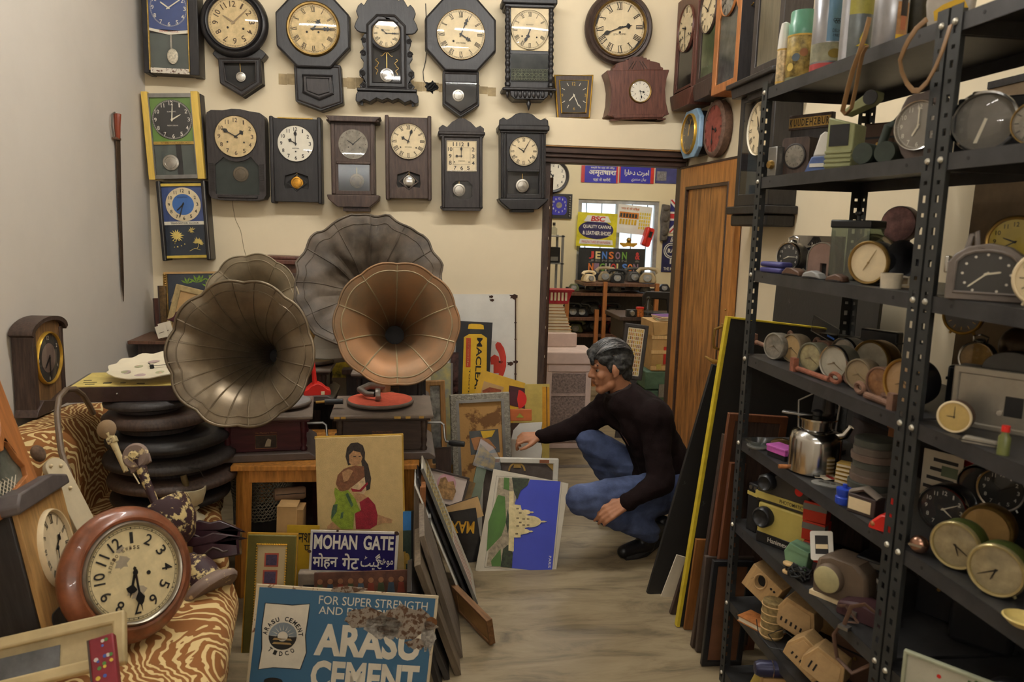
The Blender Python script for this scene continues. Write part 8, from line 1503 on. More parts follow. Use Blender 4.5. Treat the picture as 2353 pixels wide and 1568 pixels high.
pr=[he(-.012,0,.03,(.100,.078,.10)),he(.028,0,-.035,(.068,.062,.088)),(h(.02,.036,-.085),h(.066,.012,-.112),.03,.024),(h(.02,-.036,-.085),h(.066,-.012,-.112),.03,.024),(h(.06,0,-.105),h(.074,0,-.108),.026,.02),
 (h(.09,0,.012),h(.112,0,-.03),.0085,.0125),(h(.10,.010,-.034),h(.10,-.010,-.034),.0105,.0105),(h(.080,.034,.022),h(.086,.006,.024),.014,.014),(h(.080,-.034,.022),h(.086,-.006,.024),.014,.014),he(.058,.040,-.03,(.028,.022,.026)),he(.058,-.040,-.03,(.028,.022,.026)),
 (h(.088,.016,-.061),h(.094,-.016,-.061),.0085,.0085),(h(.086,.014,-.075),h(.091,-.014,-.075),.009,.009),he(-.006,.080,-.012,(.021,.009,.033)),he(-.006,-.080,-.012,(.021,.009,.033)),(h(-.004,.078,-.036),h(.004,.078,-.042),.009,.008),
 (h(-.02,0,-.06),nb,.056,.062),(nb,che,.07,.10),(che,mid,.12,.12),(mid,pel,.12,.12),(shN,shF,.055,.055),(shN,elN,.047,.038),(elN,wrN,.036,.027),(shF,elF,.047,.038),(elF,wrF,.036,.027),(hipN,kneeN,.07,.05),(kneeN,ankN,.05,.036),(hipF,kneeF,.07,.05),(kneeF,ankF,.05,.036),(hipN,hipF,.09,.09)]
cu1=[(.25,.45,.3),(.35,.5,.35),(.4,.55,.35),(.45,.55,.4)]
dN=J(1372,1192,3.42)-wrN;pr += hand(wrN+dN.normalized()*.0,dN,V((-.25,-.8,.55)),cu1,-1,1.02)
dF=J(1178,1006,4.02)-wrF;pr += hand(wrF,dF,V((.0,-.35,.93)),[(.35,.75,.5),(.5,.9,.6),(.6,1.0,.7),(.7,1.0,.7)],1,1.0)
body=blob('body',pr,.0042,skin,man,5)
for s_ in (1,-1):
    e=B().sph(h(.072,s_*.032,-.003),.0112,12,8).obj('eye',mat('eye_white',(150,132,118),.3),man);B().sph(h(.0805,s_*.0335,-.003),.0056,10,6).obj('iris',mat('dark_iris',(34,24,20),.2),e)
    B().tube([h(.086,s_*.016,.026),h(.085,s_*.032,.032),h(.074,s_*.050,.026)],[.0035,.0045,.0025],6).obj('eyebrow',mat('dark_brow',(52,44,40),.8),man)
B().tube([h(.098,.020,-.068),h(.100,0,-.067),h(.098,-.020,-.068)],.0016,5).obj('mouth_line',mat('lip_line',(104,56,48),.7),man)
hairm=mat('greying_black_hair',(26,25,26),.7,var=.5,scale=55,col2=(74,72,70),bump=.6,fine=90)
hp=[he(.005,0,.085,(.098,.078,.052)),he(-.055,0,.035,(.076,.086,.088)),he(-.072,0,-.045,(.045,.062,.055)),he(-.04,.058,.02,(.05,.034,.06)),he(-.04,-.058,.02,(.05,.034,.06)),he(.03,.062,.055,(.042,.024,.036)),he(.03,-.062,.055,(.042,.024,.036)),he(.018,.072,.014,(.014,.012,.034)),he(.075,0,.088,(.036,.056,.026)),he(.09,.02,.075,(.022,.034,.022)),he(.10,.045,.055,(.012,.016,.026))]
hair=blob('hair',hp,.006,hairm,man,4,lambda c:.006*noise.noise(c*38)+.004*noise.noise(V((c.x*30,c.y*110,c.z*60))))
bs={0:B(),1:B(),2:B()}
for i in range(330):
    a=rnd.uniform(-1.25,1.25);lv=rnd.uniform(0,1);pts=[];ln=rnd.uniform(.4,1)
    for j in range(7):
        th_=2.75-(lv*1.3+j/6*ln*1.25);r=1.035+.03*sin(j/6*pi)+rnd.uniform(0,.012)
        pts.append(h(-.014+.106*r*cos(th_),.088*r*sin(a)*min(1,.55+sin(th_)*.5),.034+.108*r*sin(th_)*cos(a*.72)))
    bs[i % 3].tube(pts,[.0012,.0018,.002,.002,.0018,.0015,.0008],4)
for q in range(3):o=bs[q].obj('hair_strands',[hairm,mat('black_hair',(26,25,26),.4),mat('grey_hair',(112,108,106),.45)][q],man);o['kind']='stuff'
# shirt
def fold(c):return .006*noise.noise(V((c.x*16,c.y*9,c.z*26)))+.005*noise.noise(V((c.x*30+3,c.y*14,c.z*12)))+.010*noise.noise(c*6)
def cap(p,q,a,c):return (p,q,a,c)
w_=V((0,.075,0));sp=[cap(nb-w_*.6+V((0,0,-.05)),nb+w_*.6+V((0,0,-.05)),.085,.085)]
for a_,r0,b_,r1 in ((che,.125,mid,.135),(mid,.135,pel,.145)):
    for o_ in (-1,1):sp.append((a_+w_*o_,b_+w_*o_,r0,r1))
sp += [(che-w_+V((.03,0,.02)),che+w_+V((.03,0,.02)),.12,.12),(nb+V((.01,-.05,-.04)),shN,.085,.080),(nb+V((.01,.05,-.04)),shF,.085,.078),(shN,elN,.080,.066),(elN,elN.lerp(wrN,.93),.066,.047),(shF,elF,.080,.064),(elF,elF.lerp(wrF,.97),.064,.044),(shN,che,.10,.12),(shF,che,.10,.12),(shN,mid+V((0,-.08,0)),.09,.12),(shN.lerp(elN,.4),mid+V((0,-.08,0)),.06,.11),(nb+V((.03,0,-.03)),shN.lerp(che,.4),.095,.10),(pel+V((-.03,-.1,.02)),pel+V((-.03,.1,.02)),.135,.135)]
shirt=blob('shirt',sp,.009,mat('dark_brown_cotton',(28,18,18),.95,var=.2,scale=18,bump=.35,fine=140,spec=.12),man,14,fold)
n0=nb+(hc-nb)*.28;cl=[]
for i in range(15):a=-2.5+5.0*i/14;cl.append(n0+V((-.062*cos(a),-.068*sin(a),-.022-.032*cos(a))))
B().tube(cl,.020,8,flat=.35).obj('collar',mat('dark_brown_collar',(40,30,31),.8),man)
# jeans, belt line, shoes
den=mat('blue_denim',(42,52,92),.85,var=.3,scale=4,col2=(92,106,146),bump=.3,fine=220)
def jf(c):return .007*noise.noise(V((c.x*12,c.y*10,c.z*30)))+.005*noise.noise(c*24)
jp=[(hipN,kneeN,.105,.078),(kneeN,ankN,.074,.058),(hipF,kneeF,.10,.076),(kneeF,ankF,.074,.06),(hipN+V((.03,0,.02)),hipF+V((.03,0,.02)),.125,.125),(pel+V((.02,-.08,-.01)),pel+V((.02,.08,-.01)),.13,.13),(hipN+V((.02,0,-.03)),kneeN.lerp(ankN,.55),.08,.07)]
blob('jeans',jp,.009,den,man,7,jf)
def shoe(toe,heel,up=.06):
    d=(toe-heel);pr_=[(heel+V((0,0,.045+up)),heel.lerp(toe,.45)+V((0,0,.055+up*.4)),.044,.046),(heel.lerp(toe,.4)+V((0,0,.05)),toe+V((0,0,.036)),.046,.034),(heel+V((0,0,.03+up)),heel+V((0,0,.08+up)),.042,.044)]
    o=blob('shoe',pr_,.007,mat('black_leather_shoe',(26,24,25),.35),man,5);n_=V((d.y,-d.x,0)).normalized()*.04
    B().tube([heel+V((0,0,.012+up)),heel.lerp(toe,.5)+V((0,0,.010+up*.2)),heel.lerp(toe,.75)+V((0,0,.010)),toe+V((0,0,.012))],[.036,.04,.042,.03],10,flat=None).obj('sole',mat('worn_sole',(44,42,42),.7),o)
tN=onZ(1432,1284,0);hN=onZ(1512,1270,0);shoe(tN,V((hN.x+.02,hN.y+.02,0)),.07)
shoe(V((ankF.x-.15,ankF.y-.02,0)),V((ankF.x+.06,ankF.y,0)),0)
B().tube([V((ankN.x,ankN.y,ankN.z)),V((hN.x+.01,hN.y+.01,.12))],[.05,.046],12).obj('sock','cable',man)
# ================================================================== the far room through the doorway
YF=8.8;Y0=YB+.15
wf=plaster('far_room_cream',(226,210,172));W0,W1=onY(1330,457,YF),onY(1506,640,YF)
struct(B().prism(rect(0,0,3.6,3.2),YF,YF+.15,[rect(W0.x,W1.z-.1,W1.x,W0.z)]).obj('wall_far',wf))
struct(B().box(-.1,0,Y0,YF+.15,0,3.2).obj('wall_far_left',wf));struct(B().box(3.6,3.7,Y0,YF+.15,0,3.2).obj('wall_far_right',wf));struct(B().box(-.1,3.7,Y0,YF+.15,3.02,3.2).obj('ceiling',ceilm));struct(B().box(XR+.1,3.6,YB,Y0,0,3.2).obj('wall_divider',wf));struct(B().box(-.1,3.7,Y0-.02,Y0,3.2,3.5).obj('trim_9',wf));struct(B().box(-.1,3.7,Y0,YF,2.98,3.02).obj('trim_10',ceilm)) if False else None
win=T('window_1',None,None,Matrix.Translation(V(((W0.x+W1.x)/2,YF,(W0.z+W1.z-.1)/2))));win.root['kind']='structure';ww,wh=(W1.x-W0.x)/2,(W0.z-W1.z+.1)/2
win.b().prism(rect(-ww,-wh,ww,wh),.02,.08,[rect(-ww+.045,-wh+.045,-.025,wh-.045),rect(.025,-wh+.045,ww-.045,wh-.045)]).obj('window_frame',mat('grey_painted_frame',(160,156,150),.6),win)
frost=bpy.data.materials.new('frosted_pane');frost.use_nodes=True;frost.node_tree.nodes['Principled BSDF'].inputs['Transmission Weight'].default_value=.9;frost.node_tree.nodes['Principled BSDF'].inputs['Roughness'].default_value=.35
for s_ in (-1,1):win.b().sheet(rect(min(s_*.025,s_*(ww-.045)),-wh+.045,max(s_*.025,s_*(ww-.045)),wh-.045),.05).obj('pane',glassmat('window_pane',(236,240,240),.9) if s_ < 0 else MATS['window_pane'],win)
for q in range(5):win.b().cyl((-ww+.2*(q+.6)*ww*1.9,.07,-wh),(-ww+.2*(q+.6)*ww*1.9,.07,wh),.006,n=6).obj('window_bar','gplast',win)
FS='signs on the far room wall'
def fsign(name,label,px0,py0,px1,py1,Y,m,th=.006,cat='sign',rot=0,grp=FS):
    c=onY((px0+px1)/2,(py0+py1)/2,Y);k=mpp(c);t=T(name,label,cat,Matrix.Translation(c) @ Matrix.Rotation(R_(rot),4,'Y'),k,grp);t.w,t.h=(px1-px0)/2,(py1-py0)/2
    t.b().box(-t.w,t.w,0,th/k,-t.h,t.h).obj('plate',m,t);return t
def lt(t,s,x0,x1,z0,z1,m,bold=.0,**k):b=t.b();letter(b,s,x0*t.w,x1*t.w,z0*t.h,z1*t.h,-.5,bold,**k);b.obj('lettering',m,t,0)
cob=mat('cobalt_enamel',(58,56,160),.25,var=.05);er=mat('enamel_red',(190,48,40),.4)
t=fsign('enamel_sign','blue enamel sign with Hindi lettering and red ends in the far room',1335,382,1421,420,YF-.01,cob);t.b().box(-t.w,-t.w+8,-.4,0,-t.h,t.h).obj('red_end',er,t);t.b().box(t.w-4,t.w,-.4,0,-t.h,t.h).obj('red_end',er,t);lt(t,'अमृतधारा',-.6,.9,-.25,.5,'inkw',.03);lt(t,'सच्ची पेट दर्द की मित्र',-.5,.8,.62,.92,'inkw',.01);lt(t,'यहां से खरीदें',-.35,.6,-.85,-.4,'inkw',.01)
t=fsign('enamel_sign','blue enamel sign with Urdu lettering and red end in the far room',1422,382,1504,421,YF-.01,cob);t.b().box(t.w-8,t.w,-.4,0,-t.h,t.h).obj('red_end',er,t);t.b().box(-t.w,-t.w+3,-.4,0,-t.h,t.h).obj('red_end',er,t);lt(t,'\uFE8D\uFEAD\uFE8E\uFEEB\uFEA9 \uFE95\uFEAE\uFEE3\uFE8D',-.7,.7,-.25,.55,'inkw',.02);lt(t,'\uFEF1\uFEAD\uFEAA\uFEE8\uFEB3 \uFEE5\uFE8E\uFEF4\uFE91',-.3,.55,-.85,-.35,'inkw',.01)
t=fsign('enamel_sign','dark blue sign with grey portrait square beside the Urdu sign',1505,387,1575,422,YF-.01,mat('slate_blue_enamel',(66,68,120),.4));t.b().box(-t.w+3,-t.w+26,-.5,0,-t.h+6,t.h-8).obj('grey_portrait',mat('grey_portrait',(128,124,124),.6,var=.3,scale=40),t)
t=fsign('enamel_sign','yellow enamel sign reading BSC QUALITY CANVAS & LEATHER SHOES',1325,490,1418,567,YF-.06,mat('lemon_enamel',(214,200,40),.4),rot=1.5);t.b().prism(circ(-2,0,41,30,21),-.5,0).obj('navy_oval',mat('navy_oval',(44,38,84),.4),t);t.b().prism([(-32,18),(32,18),(24,32),(-24,32)],-.8,0).obj('white_panel','enamelw',t);t.b().prism([(-40,-33),(40,-33),(38,-22),(-38,-22)],-.8,0).obj('ribbon','enamelw',t)
b=t.b();letter(b,'BSC',-16,16,19,31,-1.2,.04,slant=.2);b.obj('lettering',er,t,0)
for s_,z0,z1,w_ in (('QUALITY CANVAS',2,11,33),('& LEATHER SHOES',-12,-3,33)):b=t.b();letter(b,s_,-w_,w_,z0,z1,-1,.03);b.obj('lettering','inkw',t,0)
b=t.b();letter(b,'MANUFACTURED BY NAVNARSHA',-34,34,-31,-25,-1.2);b.obj('lettering',er,t,0)
t=fsign('coin_chart','white chart sign with orange and yellow picture grid in the window',1417,473,1497,538,YF-.05,'enamelw',rot=4);lt(t,'भारत के नये सिक्के',-.85,.25,.6,.85,mat('ink_orange',(200,110,40),.6),.02)
t.b().box(-36,10,-.4,0,2,16).obj('orange_band',mat('orange_band',(214,130,40),.5),t)
for i in range(6):t.b().box(-34+i*7,-29+i*7,-.8,0,4,13).obj('coin_tile','dgrey',t);t.b().box(-34+i*7,-29+i*7,-.8,0,-12,0).obj('coin_tile',mat('ochre_tile',(206,166,40),.5),t)
for i in range(5):
    for j in range(5):t.b().box(12+i*5.4,15.4+i*5.4,-.6,0,-20+j*8,-14+j*8).obj('yellow_tile',mat('yellow_tile',(222,196,60),.5),t)
t=fsign('paint_sign','black sign with multicoloured letters JENSON & NICHOLSON',1327,571,1482,665,YF-.08,mat('satin_black',(44,46,48),.35));cols=[(214,70,64),(232,214,150),(84,130,206),(232,130,60),(150,120,140),(120,170,70),(206,200,190)]
for li,(s_,z) in enumerate((('JENSON &',.47),('NICHOLSON',-.10))):
    for i,c_ in enumerate(s_):
        if c_ == ' ':continue
        x=(-.62+i*.20) if li == 0 else (-.62+i*.17);col=cols[(i+li*3) % 7];m=mat('sign_letter_%d' % ((i+li*3) % 7),col,.5)
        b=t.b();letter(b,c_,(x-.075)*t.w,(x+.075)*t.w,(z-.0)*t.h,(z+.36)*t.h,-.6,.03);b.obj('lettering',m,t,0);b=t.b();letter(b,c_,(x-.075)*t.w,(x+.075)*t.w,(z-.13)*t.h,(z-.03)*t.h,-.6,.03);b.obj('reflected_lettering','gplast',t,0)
t=fsign('flag_sign','Union Jack sign on the far wall beside the carved mask',1538,460,1612,536,YF-.01,mat('flag_blue',(44,46,110),.4));fr=mat('flag_red',(200,50,56),.4)
for a in (1,-1):t.b().prism([(-37,a*38),(-28,a*38),(37,-a*30),(37,-a*38),(28,-a*38),(-37,a*30)],-.3,0).obj('white_saltire','enamelw',t);t.b().prism([(-37,a*36),(-34,a*38),(37,-a*36),(34,-a*38)],-.6,0).obj('red_saltire',fr,t)
t.b().box(-37,37,-.8,0,-10,10).box(-10,10,-.8,0,-38,38).obj('white_cross','enamelw',t);t.b().box(-37,37,-1.1,0,-5.5,5.5).box(-5.5,5.5,-1.1,0,-38,38).obj('red_cross',fr,t)
t=fsign('badge_sign','navy blue sign with round white badge behind the door edge',1520,544,1590,626,YF-.01,mat('dark_navy_sign',(36,36,80),.4));lt(t,'Insist on',-.5,.75,.68,.95,'inkw',.02,slant=.3)
for r in (17,13):t.b().tor((-14,-.6,8),r,1.1,28,5).obj('white_ring','enamelw',t)
b=t.b();letter(b,'RA',-22,-6,3,13,-.8,.03);b.obj('lettering','inkw',t,0);lt(t,'THE MODI RUBBER',-.85,.9,-.9,-.72,'inkw',.01);t.b().box(-15.5,-12.5,-.6,0,-22,-10).obj('badge_stem','enamelw',t)
p=onY(1270,405,YF-.05);t=T('round_wall_clock','round black-rimmed white clock on the far room wall','clock',Matrix.Translation(p),mpp(p));t.b().lathe([(31,0),(32,-5),(36,-6),(39,0),(39,10)],40,(0,0,0),'y',cap=False).obj('rim','ebony',t,50);dial(t,0,0,32,0,face='white',style='arabic',time=(10,34),hands='spade',nh=.2,nr=.78,ring=False,thick=1.6)
t=fsign('square_wall_clock','blue-dialled clock in a square carved black frame in the far room',1258,446,1315,502,YF-.03,'ebony',.03,'clock',0,None);t.b().prism(rrect(-22,-20,16,22,9),-1,0).obj('dial_panel',cob,t);dial(t,-2,2,18,-1.2,style='arabic',ink='inkw',disc=False,time=None,ring=False,nh=.24,nr=.85);t.b().prism(circ(-2,2,7,16),-1.6,-1).obj('pale_centre','dust',t)
for i in range(9):t.b().sph((23,-1,-22+i*5.4),2.6,8,6).obj('carved_bead','steel',t)
p=onY(1528,512,YF-.04);t=T('carved_mask','dark grey carved wooden panel hanging beside the flag sign','carving',Matrix.Translation(p),mpp(p));gc=mat('grey_carving',(96,88,80),.8,var=.3,scale=20,bump=.8)
t.b().prism([(-9,-42),(6,-40),(10,-10),(11,12),(9,40),(-8,42),(-11,10),(-9,-12)],-4,6).obj('board',gc,t,bevel=2);t.b().sph((0,-4,12),(8,5,11),12,8).obj('carved_head',gc,t);t.b().sph((-1,-4,-18),(8,5,13),12,8).obj('carved_body',gc,t);t.b().sph((0,-4,33),(8,4,7),12,8).obj('carved_crest',gc,t)
p=onY(1444,562,YF-.03);t=T('gold_crest','small gold emblem with ornament under the window chart','emblem',Matrix.Translation(p),mpp(p));t.b().prism(mir([(0,-4),(12,-6),(20,0),(20,4),(6,3),(0,10)]),-2,2).obj('wings','gold',t);t.b().sph((0,-2,10),6,12,8).obj('boss','brass',t)
# telephones
def phone(label,px,py,Y,w,m,rz=0,dialm='gplast',z=None,nohs=False):
    p=onY(px,py,Y);p.z=onY(1400,py,YR-.2).z+.001;t=sit('rotary_telephone',label,'telephone',p,R_(rz),None,'old telephones in the far room');s=w/40
    t.b().prism([(-19*s,0),(19*s,0),(17*s,12*s),(10*s,22*s),(-10*s,22*s),(-17*s,12*s)],-14*s,16*s).obj('base',m,t,bevel=2.5*s)
    d=t.b().lathe([(9*s,0),(9*s,-2*s),(0,-2.4*s)],18,(0,0,0),'y').obj('dial',dialm,t);d.matrix_local=Matrix.Translation(V((0,-14*s,11*s))*t.k) @ Matrix.Rotation(R_(-18),4,'X')
    B(t.k).lathe([(4*s,-2.2*s),(0,-3*s)],12,(0,0,0),'y',cap=False).obj('dial_centre','dust',d)
    if not nohs:t.b().tube([(-22*s,0,22*s),(-17*s,0,29*s),(0,0,31*s),(17*s,0,29*s),(22*s,0,22*s)],[6*s,4.4*s,3.4*s,4.4*s,6*s],10).obj('handset',m,t)
    return t
bkp,gyp,bgp,gnp,mrp='bplast',mat('phone_grey',(74,72,68),.4),mat('phone_beige',(164,146,112),.4),mat('phone_olive',(92,98,66),.4),mat('phone_maroon',(116,34,48),.4)
YR=8.0
PH=[('top row',650,YR,((1352,'leaning pale','cream',30),(1391,'beige',bgp,38),(1417,'black',bkp,36),(1455,'dark grey',gyp,38),(1488,'light brown',bgp,42))),
 ('second row',672,YR,((1318,'olive green',gnp,34),(1357,'black',bkp,38),(1413,'grey',gyp,36),(1452,'charcoal',gyp,40),(1482,'ash grey',gyp,36),(1526,'glossy black',bkp,44),(1386,'jet black',bkp,34))),
 ('third row',729,YR,((1314,'small black',bkp,36),(1357,'grey-lidded',gyp,40),(1402,'dull black',bkp,38),(1388,'maroon',mrp,26),(1336,'scratched black',bkp,34))),
 ('floor row',767,YR,((1323,'olive',gnp,34),(1356,'blackish',bkp,36),(1412,'dark red',mrp,34)))]
for rn,py,Y,lst in PH:
    for i,(px,cn,m,w) in enumerate(lst):phone('%s rotary telephone in the %s of the phone rack' % (cn,rn),px,py,Y+(.09 if i % 2 else -.09),w if rn[0] != 's' else 28,m,rnd.uniform(-25,25),nohs=rn[0] == 's')
p=onY(1487,545,YF-.1);t=T('wall_telephone','red telephone hanging on the window of the far room','telephone',Matrix.Translation(p) @ Matrix.Rotation(R_(16),4,'Y'),mpp(p));t.b().prism(rrect(-10,-22,10,22,5),-8,6).obj('base','red',t,bevel=2);t.b().tube([(-6,-10,-18),(-7,-14,0),(-6,-10,18)],[5,3.4,5],10).obj('handset','red',t);t.b().box(0,7,-9,-8,0,14).obj('keypad','bplast',t)
# phone rack
rk=T('phone_rack','wooden slatted rack stacked with old telephones','rack',Matrix.Translation(V((onY(1420,700,YR).x,YR,0))));ox=rk.root.location.x
for (px,py,z0) in ((1391,648,0),(1510,652,0),(1371,712,0),(1303,690,0)):
    q=onY(px,py,YR-.22);rk.b().box(q.x-ox-.02,q.x-ox+.02,-.24,-.20,0,q.z).obj('post','orange',rk)
for (py,x0,x1) in ((650,1340,1512),(672,1300,1545),(729,1300,1428),(767,1300,1428)):
    q0,q1=onY(x0,py,YR-.2),onY(x1,py,YR-.2);rk.b().box(q0.x-ox,q1.x-ox,-.23,.24,q0.z-.03,q0.z-.002).obj('shelf','brown',rk)
q=onY(1300,655,YR+.26);q1=onY(1545,655,YR+.26);rk.b().box(q.x-ox,q1.x-ox,.25,.262,0,q.z-.02).obj('back_panel','black',rk)
# desk with sewing machine, cameras and bottle
dk0,dk1=onZ(1420,715,.78),onZ(1510,726,.78);DY=6.7;c0=onY(1424,713,DY+.35);dkz=onY(1440,728,DY).z
t=T('desk','dark wooden desk carrying the sewing machine in the far room','desk',Matrix.Translation(V((onY(1500,728,DY).x,DY+.25,0))));x0=onY(1424,728,DY).x-t.root.location.x;t.b().box(x0,.45,-.25,.3,dkz-.04,dkz).obj('desk_top','dbrown',t,bevel=.006);t.b().box(x0+.05,.4,-.2,.26,dkz-.22,dkz-.04).obj('drawer_case','black',t)
for q in (x0+.06,.38):t.b().box(q-.03,q+.03,-.2,-.14,0,dkz-.2).obj('leg','black',t)
p=onY(1520,722,DY+.1);p.z=dkz;t=sit('sewing_machine','black sewing machine with big hand wheel on the desk','sewing machine',p,R_(-30));t.b().box(-46,40,-12,12,0,8).obj('bed','bplast',t,bevel=2);t.b().prism([(14,8),(34,8),(34,44),(20,56),(-40,54),(-46,44),(-44,16),(-34,16),(-32,38),(10,38)],-8,8).obj('arm','bplast',t,bevel=3);t.b().tor((40,0,34),17,2.6,26,8).obj('hand_wheel','steel',t).matrix_local=Matrix.Identity(4)
for a in range(3):t.b().cyl((40,0,34),(40+16*cos(a*2.1),0,34+16*sin(a*2.1)),1.6,n=6).obj('wheel_spoke','steel',t)
for i,(nm,lb,px,w) in enumerate((('folding_camera','old black folding camera on the desk edge',1450,20),('small_clock','small red and yellow printed tin on the desk',1470,16),('glass_decanter','clear cut glass decanter on the desk',1488,18))):
    p=onY(px,722,DY+.02);p.z=dkz;t=sit('printed_tin' if i == 1 else nm,lb,['camera','tin','decanter'][i],p,0)
    if i == 0:t.b().box(-12,12,-6,6,0,16).obj('body','bplast',t,bevel=1);t.b().lathe([(7,0),(5,-8),(0,-8)],14,(0,-6,8),'y').obj('bellows_lens','steel',t)
    elif i == 1:t.b().lathe([(9,0),(9,20),(0,21)],16).obj('tin',mat('red_yellow_tin',(190,110,50),.4,var=.5,scale=60),t);t.b().lathe([(9.4,18),(9.4,22),(0,23)],16).obj('lid','red',t)
    else:t.b().lathe([(11,0),(13,10),(12,22),(5,30),(5,38)],18).obj('body',PLASTIC,t,50);t.b().sph((0,0,42),5,10,8).obj('stopper',PLASTIC,t)
# matchbox label board, cartons, trunk
t=pic('label_board','framed board covered in rows of small yellow matchbox labels','picture',(1437,742),(1490,762),(1420,868),V((0,6.2,.5)),8,-12);W,H=t.W,t.H;picframe(t,.03,'black','paper',.02)
lm=[mat('label_%d' % i,c_,.7,var=.4,scale=120) for i,c_ in enumerate(((206,166,60),(190,130,60),(150,110,70),(214,190,110)))];nx,nz_=8,12;bl=[B() for _ in range(4)]
for i in range(nx):
    for j in range(nz_):x0,z0=.035+(W-.07)*i/nx,.035+(H-.07)*j/nz_;bl[rnd.randrange(4)].box(x0+.002,x0+(W-.07)/nx-.003,.006,.008,z0+.003,z0+(H-.07)/nz_-.004)
for i in range(4):o=bl[i].obj('matchbox_labels',lm[i],t,0);o['kind']='stuff'
t.b().box(W*.2,W*.8,.01,.03,-.5,.02).obj('easel_back','black',t)
cz0=onY(1515,868,6.35);gr=mat('green_trunk',(86,116,98),.5,var=.2);zt=onY(1510,852,6.3).z
t=T('metal_chest','battered green metal chest under the cartons in the far room','chest',Matrix.Translation(V((onY(1512,870,6.3).x,6.5,0))));t.b().box(-.11,.35,-.22,.22,0,zt*.62).obj('body',gr,t,bevel=.01);t.b().box(-.12,.36,-.23,.23,zt*.64,zt).obj('lid',gr,t,bevel=.015);t.b().box(.0,.06,-.24,-.22,zt*.5,zt*.75).obj('hasp','steel',t)
t=T('carton','tall wooden-slatted cardboard carton on the green chest','carton',Matrix.Translation(V((onY(1515,860,6.35).x,6.45,zt+.001))));ct=onY(1515,772,6.3).z-zt;t.b().box(-.10,.32,-.18,.2,0,ct).obj('carton','card',t,bevel=.003)
for q in (.04,.5,.92):t.b().box(-.11,.33,-.19,-.18,ct*q,ct*q+.03).obj('slat','pale',t)
t.b().box(.0,.03,-.186,-.18,ct*.2,ct*.7).obj('printed_arrow',er,t);t.b().box(-.06,-.02,-.195,-.18,ct*.06,ct*.2).obj('yellow_tag',ybox,t)
t=T('open_carton','open cardboard box topped with magazines in the far room','carton',Matrix.Translation(V((onY(1515,772,6.35).x,6.45,zt+ct+.002))));c2=onY(1515,740,6.3).z-zt-ct;t.b().box(-.09,.30,-.16,.16,0,c2).obj('carton','card',t);t.b().prism([(-.09,c2),(.08,c2),(.06,c2-.10),(-.07,c2-.12)],-.19,-.162).obj('flap','card',t)
for i in range(3):m=T('magazine',['green','pink','purple'][i]+' covered magazine on the open carton','magazine',Matrix.Translation(V((t.root.location.x+.1,6.42,zt+ct+.004+c2+i*.014))) @ Matrix.Rotation(R_(i*9-8),4,'Z'),1,'magazines on the carton');m.b().box(-.12,.13,-.1,.1,.001,.011).obj('pages','paper',m);m.b().box(-.122,.132,-.102,.102,.011,.0125).obj('cover',mat('mag_%d' % i,[(90,150,110),(190,110,140),(130,90,150)][i],.4),m)
# books, red basket and steel shelf just inside the left jamb
YK=6.6;base=onY(1285,767,YK);zz=base.z-.02;bxx=onY(1284,740,YK).x
t=T('book_stand','dark stand under the pile of books in the far room','stand',Matrix.Translation(V((bxx,YK+.1,0))));t.b().box(-.16,.14,-.12,.12,zz-.02,zz-.001).obj('top','dbrown',t);t.b().box(-.12,.10,-.1,.1,0,zz-.02).obj('pedestal','black',t)
bc_=[(196,150,84),(180,120,70),(206,170,110),(150,84,60),(214,186,130),(186,140,80),(160,120,80),(200,160,100),(170,100,60),(206,180,130)];oN=['lowest','second','third','fourth','fifth','sixth','seventh','eighth','ninth','topmost']
for i in range(10):
    th_=.028;w2=.15-.006*i;t=T('book',oN[i]+' book in the pile by the far door jamb','book',Matrix.Translation(V((bxx-.02-.004*i,YK+.1,zz+i*th_))) @ Matrix.Rotation(rnd.uniform(-.06,.06),4,'Z'),1,'pile of books in the far room');m=mat('book_cover_%d' % i,bc_[i],.6);t.b().box(-w2+.01,w2-.006,-.1,.1,.003,th_-.004).obj('pages','paper',t);t.b().box(-w2,w2,-.104,.104,0,.003).box(-w2,w2,-.104,.104,th_-.004,th_-.001).obj('cover',m,t)
t=T('red_basket','red plastic basket on top of the pile of books','basket',Matrix.Translation(V((bxx-.02,YK+.1,zz+10*.028))));t.b().prism([(-.10,0),(.10,0),(.14,.12),(-.14,.12)],-.08,.08).obj('basket',mat('crimson_plastic',(170,40,56),.4),t,bevel=.004);t.b().box(-.15,.15,-.09,.09,.11,.125).obj('rim',mat('crimson_plastic',(0,0,0)),t)
for q in range(6):t.b().box(-.09+q*.032,-.072+q*.032,-.092,-.082,.03,.1).obj('slot','paper',t)
gs=T('grey_steel_rack','grey slotted steel shelf with bottle in the far room','rack',Matrix.Translation(V((onY(1278,600,7.4).x,7.4,0))));zt_=onY(1278,540,7.4).z
for x in (-.10,.04):gs.b().box(x-.012,x+.012,-.1,-.09,0,zt_).obj('post','gplast',gs);gs.b().box(x-.012,x+.012,.2,.21,0,zt_).obj('post','gplast',gs)
for py in (542,604,695):z=onY(1278,py,7.4).z;gs.b().box(-.14,.06,-.1,.21,z-.01,z).obj('shelf','gplast',gs)
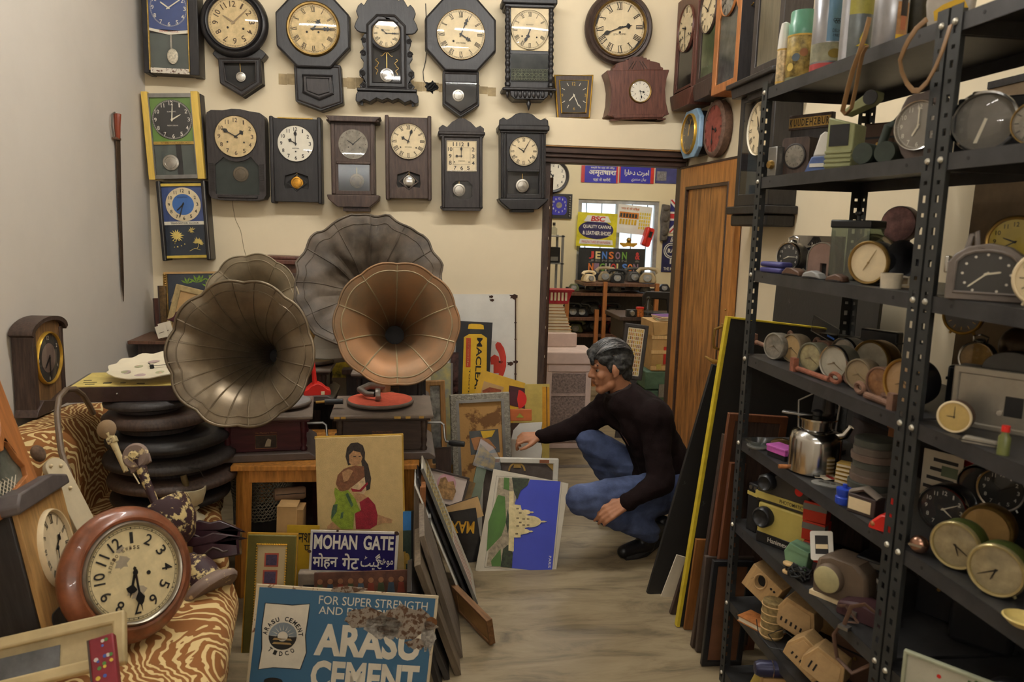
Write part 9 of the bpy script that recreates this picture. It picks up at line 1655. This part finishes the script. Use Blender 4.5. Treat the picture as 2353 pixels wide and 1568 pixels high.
p=V((gs.root.location.x-.03,7.42,zt_));t=sit('small_bottle','small clear bottle with black cap on the grey steel shelf','bottle',p);t.b().lathe([(8,0),(8,14),(3,18),(3,22)],14).obj('body',PLASTIC,t);t.b().lathe([(3.4,21),(3.4,28),(0,28)],12).obj('cap','bplast',t)
t=T('radio_box','small black radio on the middle grey steel shelf','radio',Matrix.Translation(V((gs.root.location.x-.04,7.42,onY(1278,604,7.4).z))));t.b().box(-.08,.07,-.06,.1,0,.15).obj('case','bplast',t,bevel=.005);t.b().box(-.06,.05,-.063,-.06,.02,.06).obj('grille','gplast',t)
# brown slotted post just behind the door jamb, pink cabinet
p=onY(1258,600,5.36);t=T('slotted_post','brown rusted slotted steel post just inside the doorway','post',Matrix.Translation(V((p.x,5.36,0))));hz=onY(1258,408,5.36).z;rb=mat('rust_brown_steel',(84,60,46),.6,.3,var=.25);q=t.b().box(-.022,.022,0,.003,0,hz).box(.019,.022,0,.04,0,hz);q.obj('angle',rb,t)
for i in range(24):t.b().box(-.004,.004,-.001,0,.3+i*.07,.318+i*.07).obj('slot','paper' if i % 3 == 0 else 'ink',t)
pk=mat('dusty_pink_paint',(206,182,170),.7,var=.08);CY=5.50;A=onY(1252,810,CY);Bq=onY(1368,810,CY);wC=Bq.x-A.x;zC=A.z
t=T('pink_cabinet','pale pink painted cabinet with mesh door standing in the doorway','cabinet',Matrix.Translation(V((A.x,CY,0))));t.b().box(.02,wC-.02,.02,.34,0,zC-.02).obj('body',pk,t,bevel=.003)
t.b().box(0,wC,0,.36,zC-.09,zC).obj('cornice',pk,t,bevel=.008);t.b().box(.03,wC-.03,.012,.35,zC-.15,zC-.085).obj('cornice_moulding',pk,t,bevel=.006);zt2=onY(1300,766,CY+.30).z;t.b().box(.0,wC*.78,.28,.34,zC,zt2).obj('back_rail',pk,t,bevel=.004)
for x in (.02,wC-.06):t.b().box(x,x+.04,.005,.03,0,zC-.15).obj('stile',pk,t,bevel=.003)
t.b().box(.055,wC-.055,.012,.02,.05,zC-.16).obj('mesh_door',mat('dusty_mesh',(140,122,114),.9,kind='noise',var=.35,scale=70,bump=.6,fine=200),t);t.b().box(.05,wC-.05,.006,.02,zC*.55,zC*.55+.02).obj('door_rail',mat('mesh_rail',(176,154,144),.8),t)
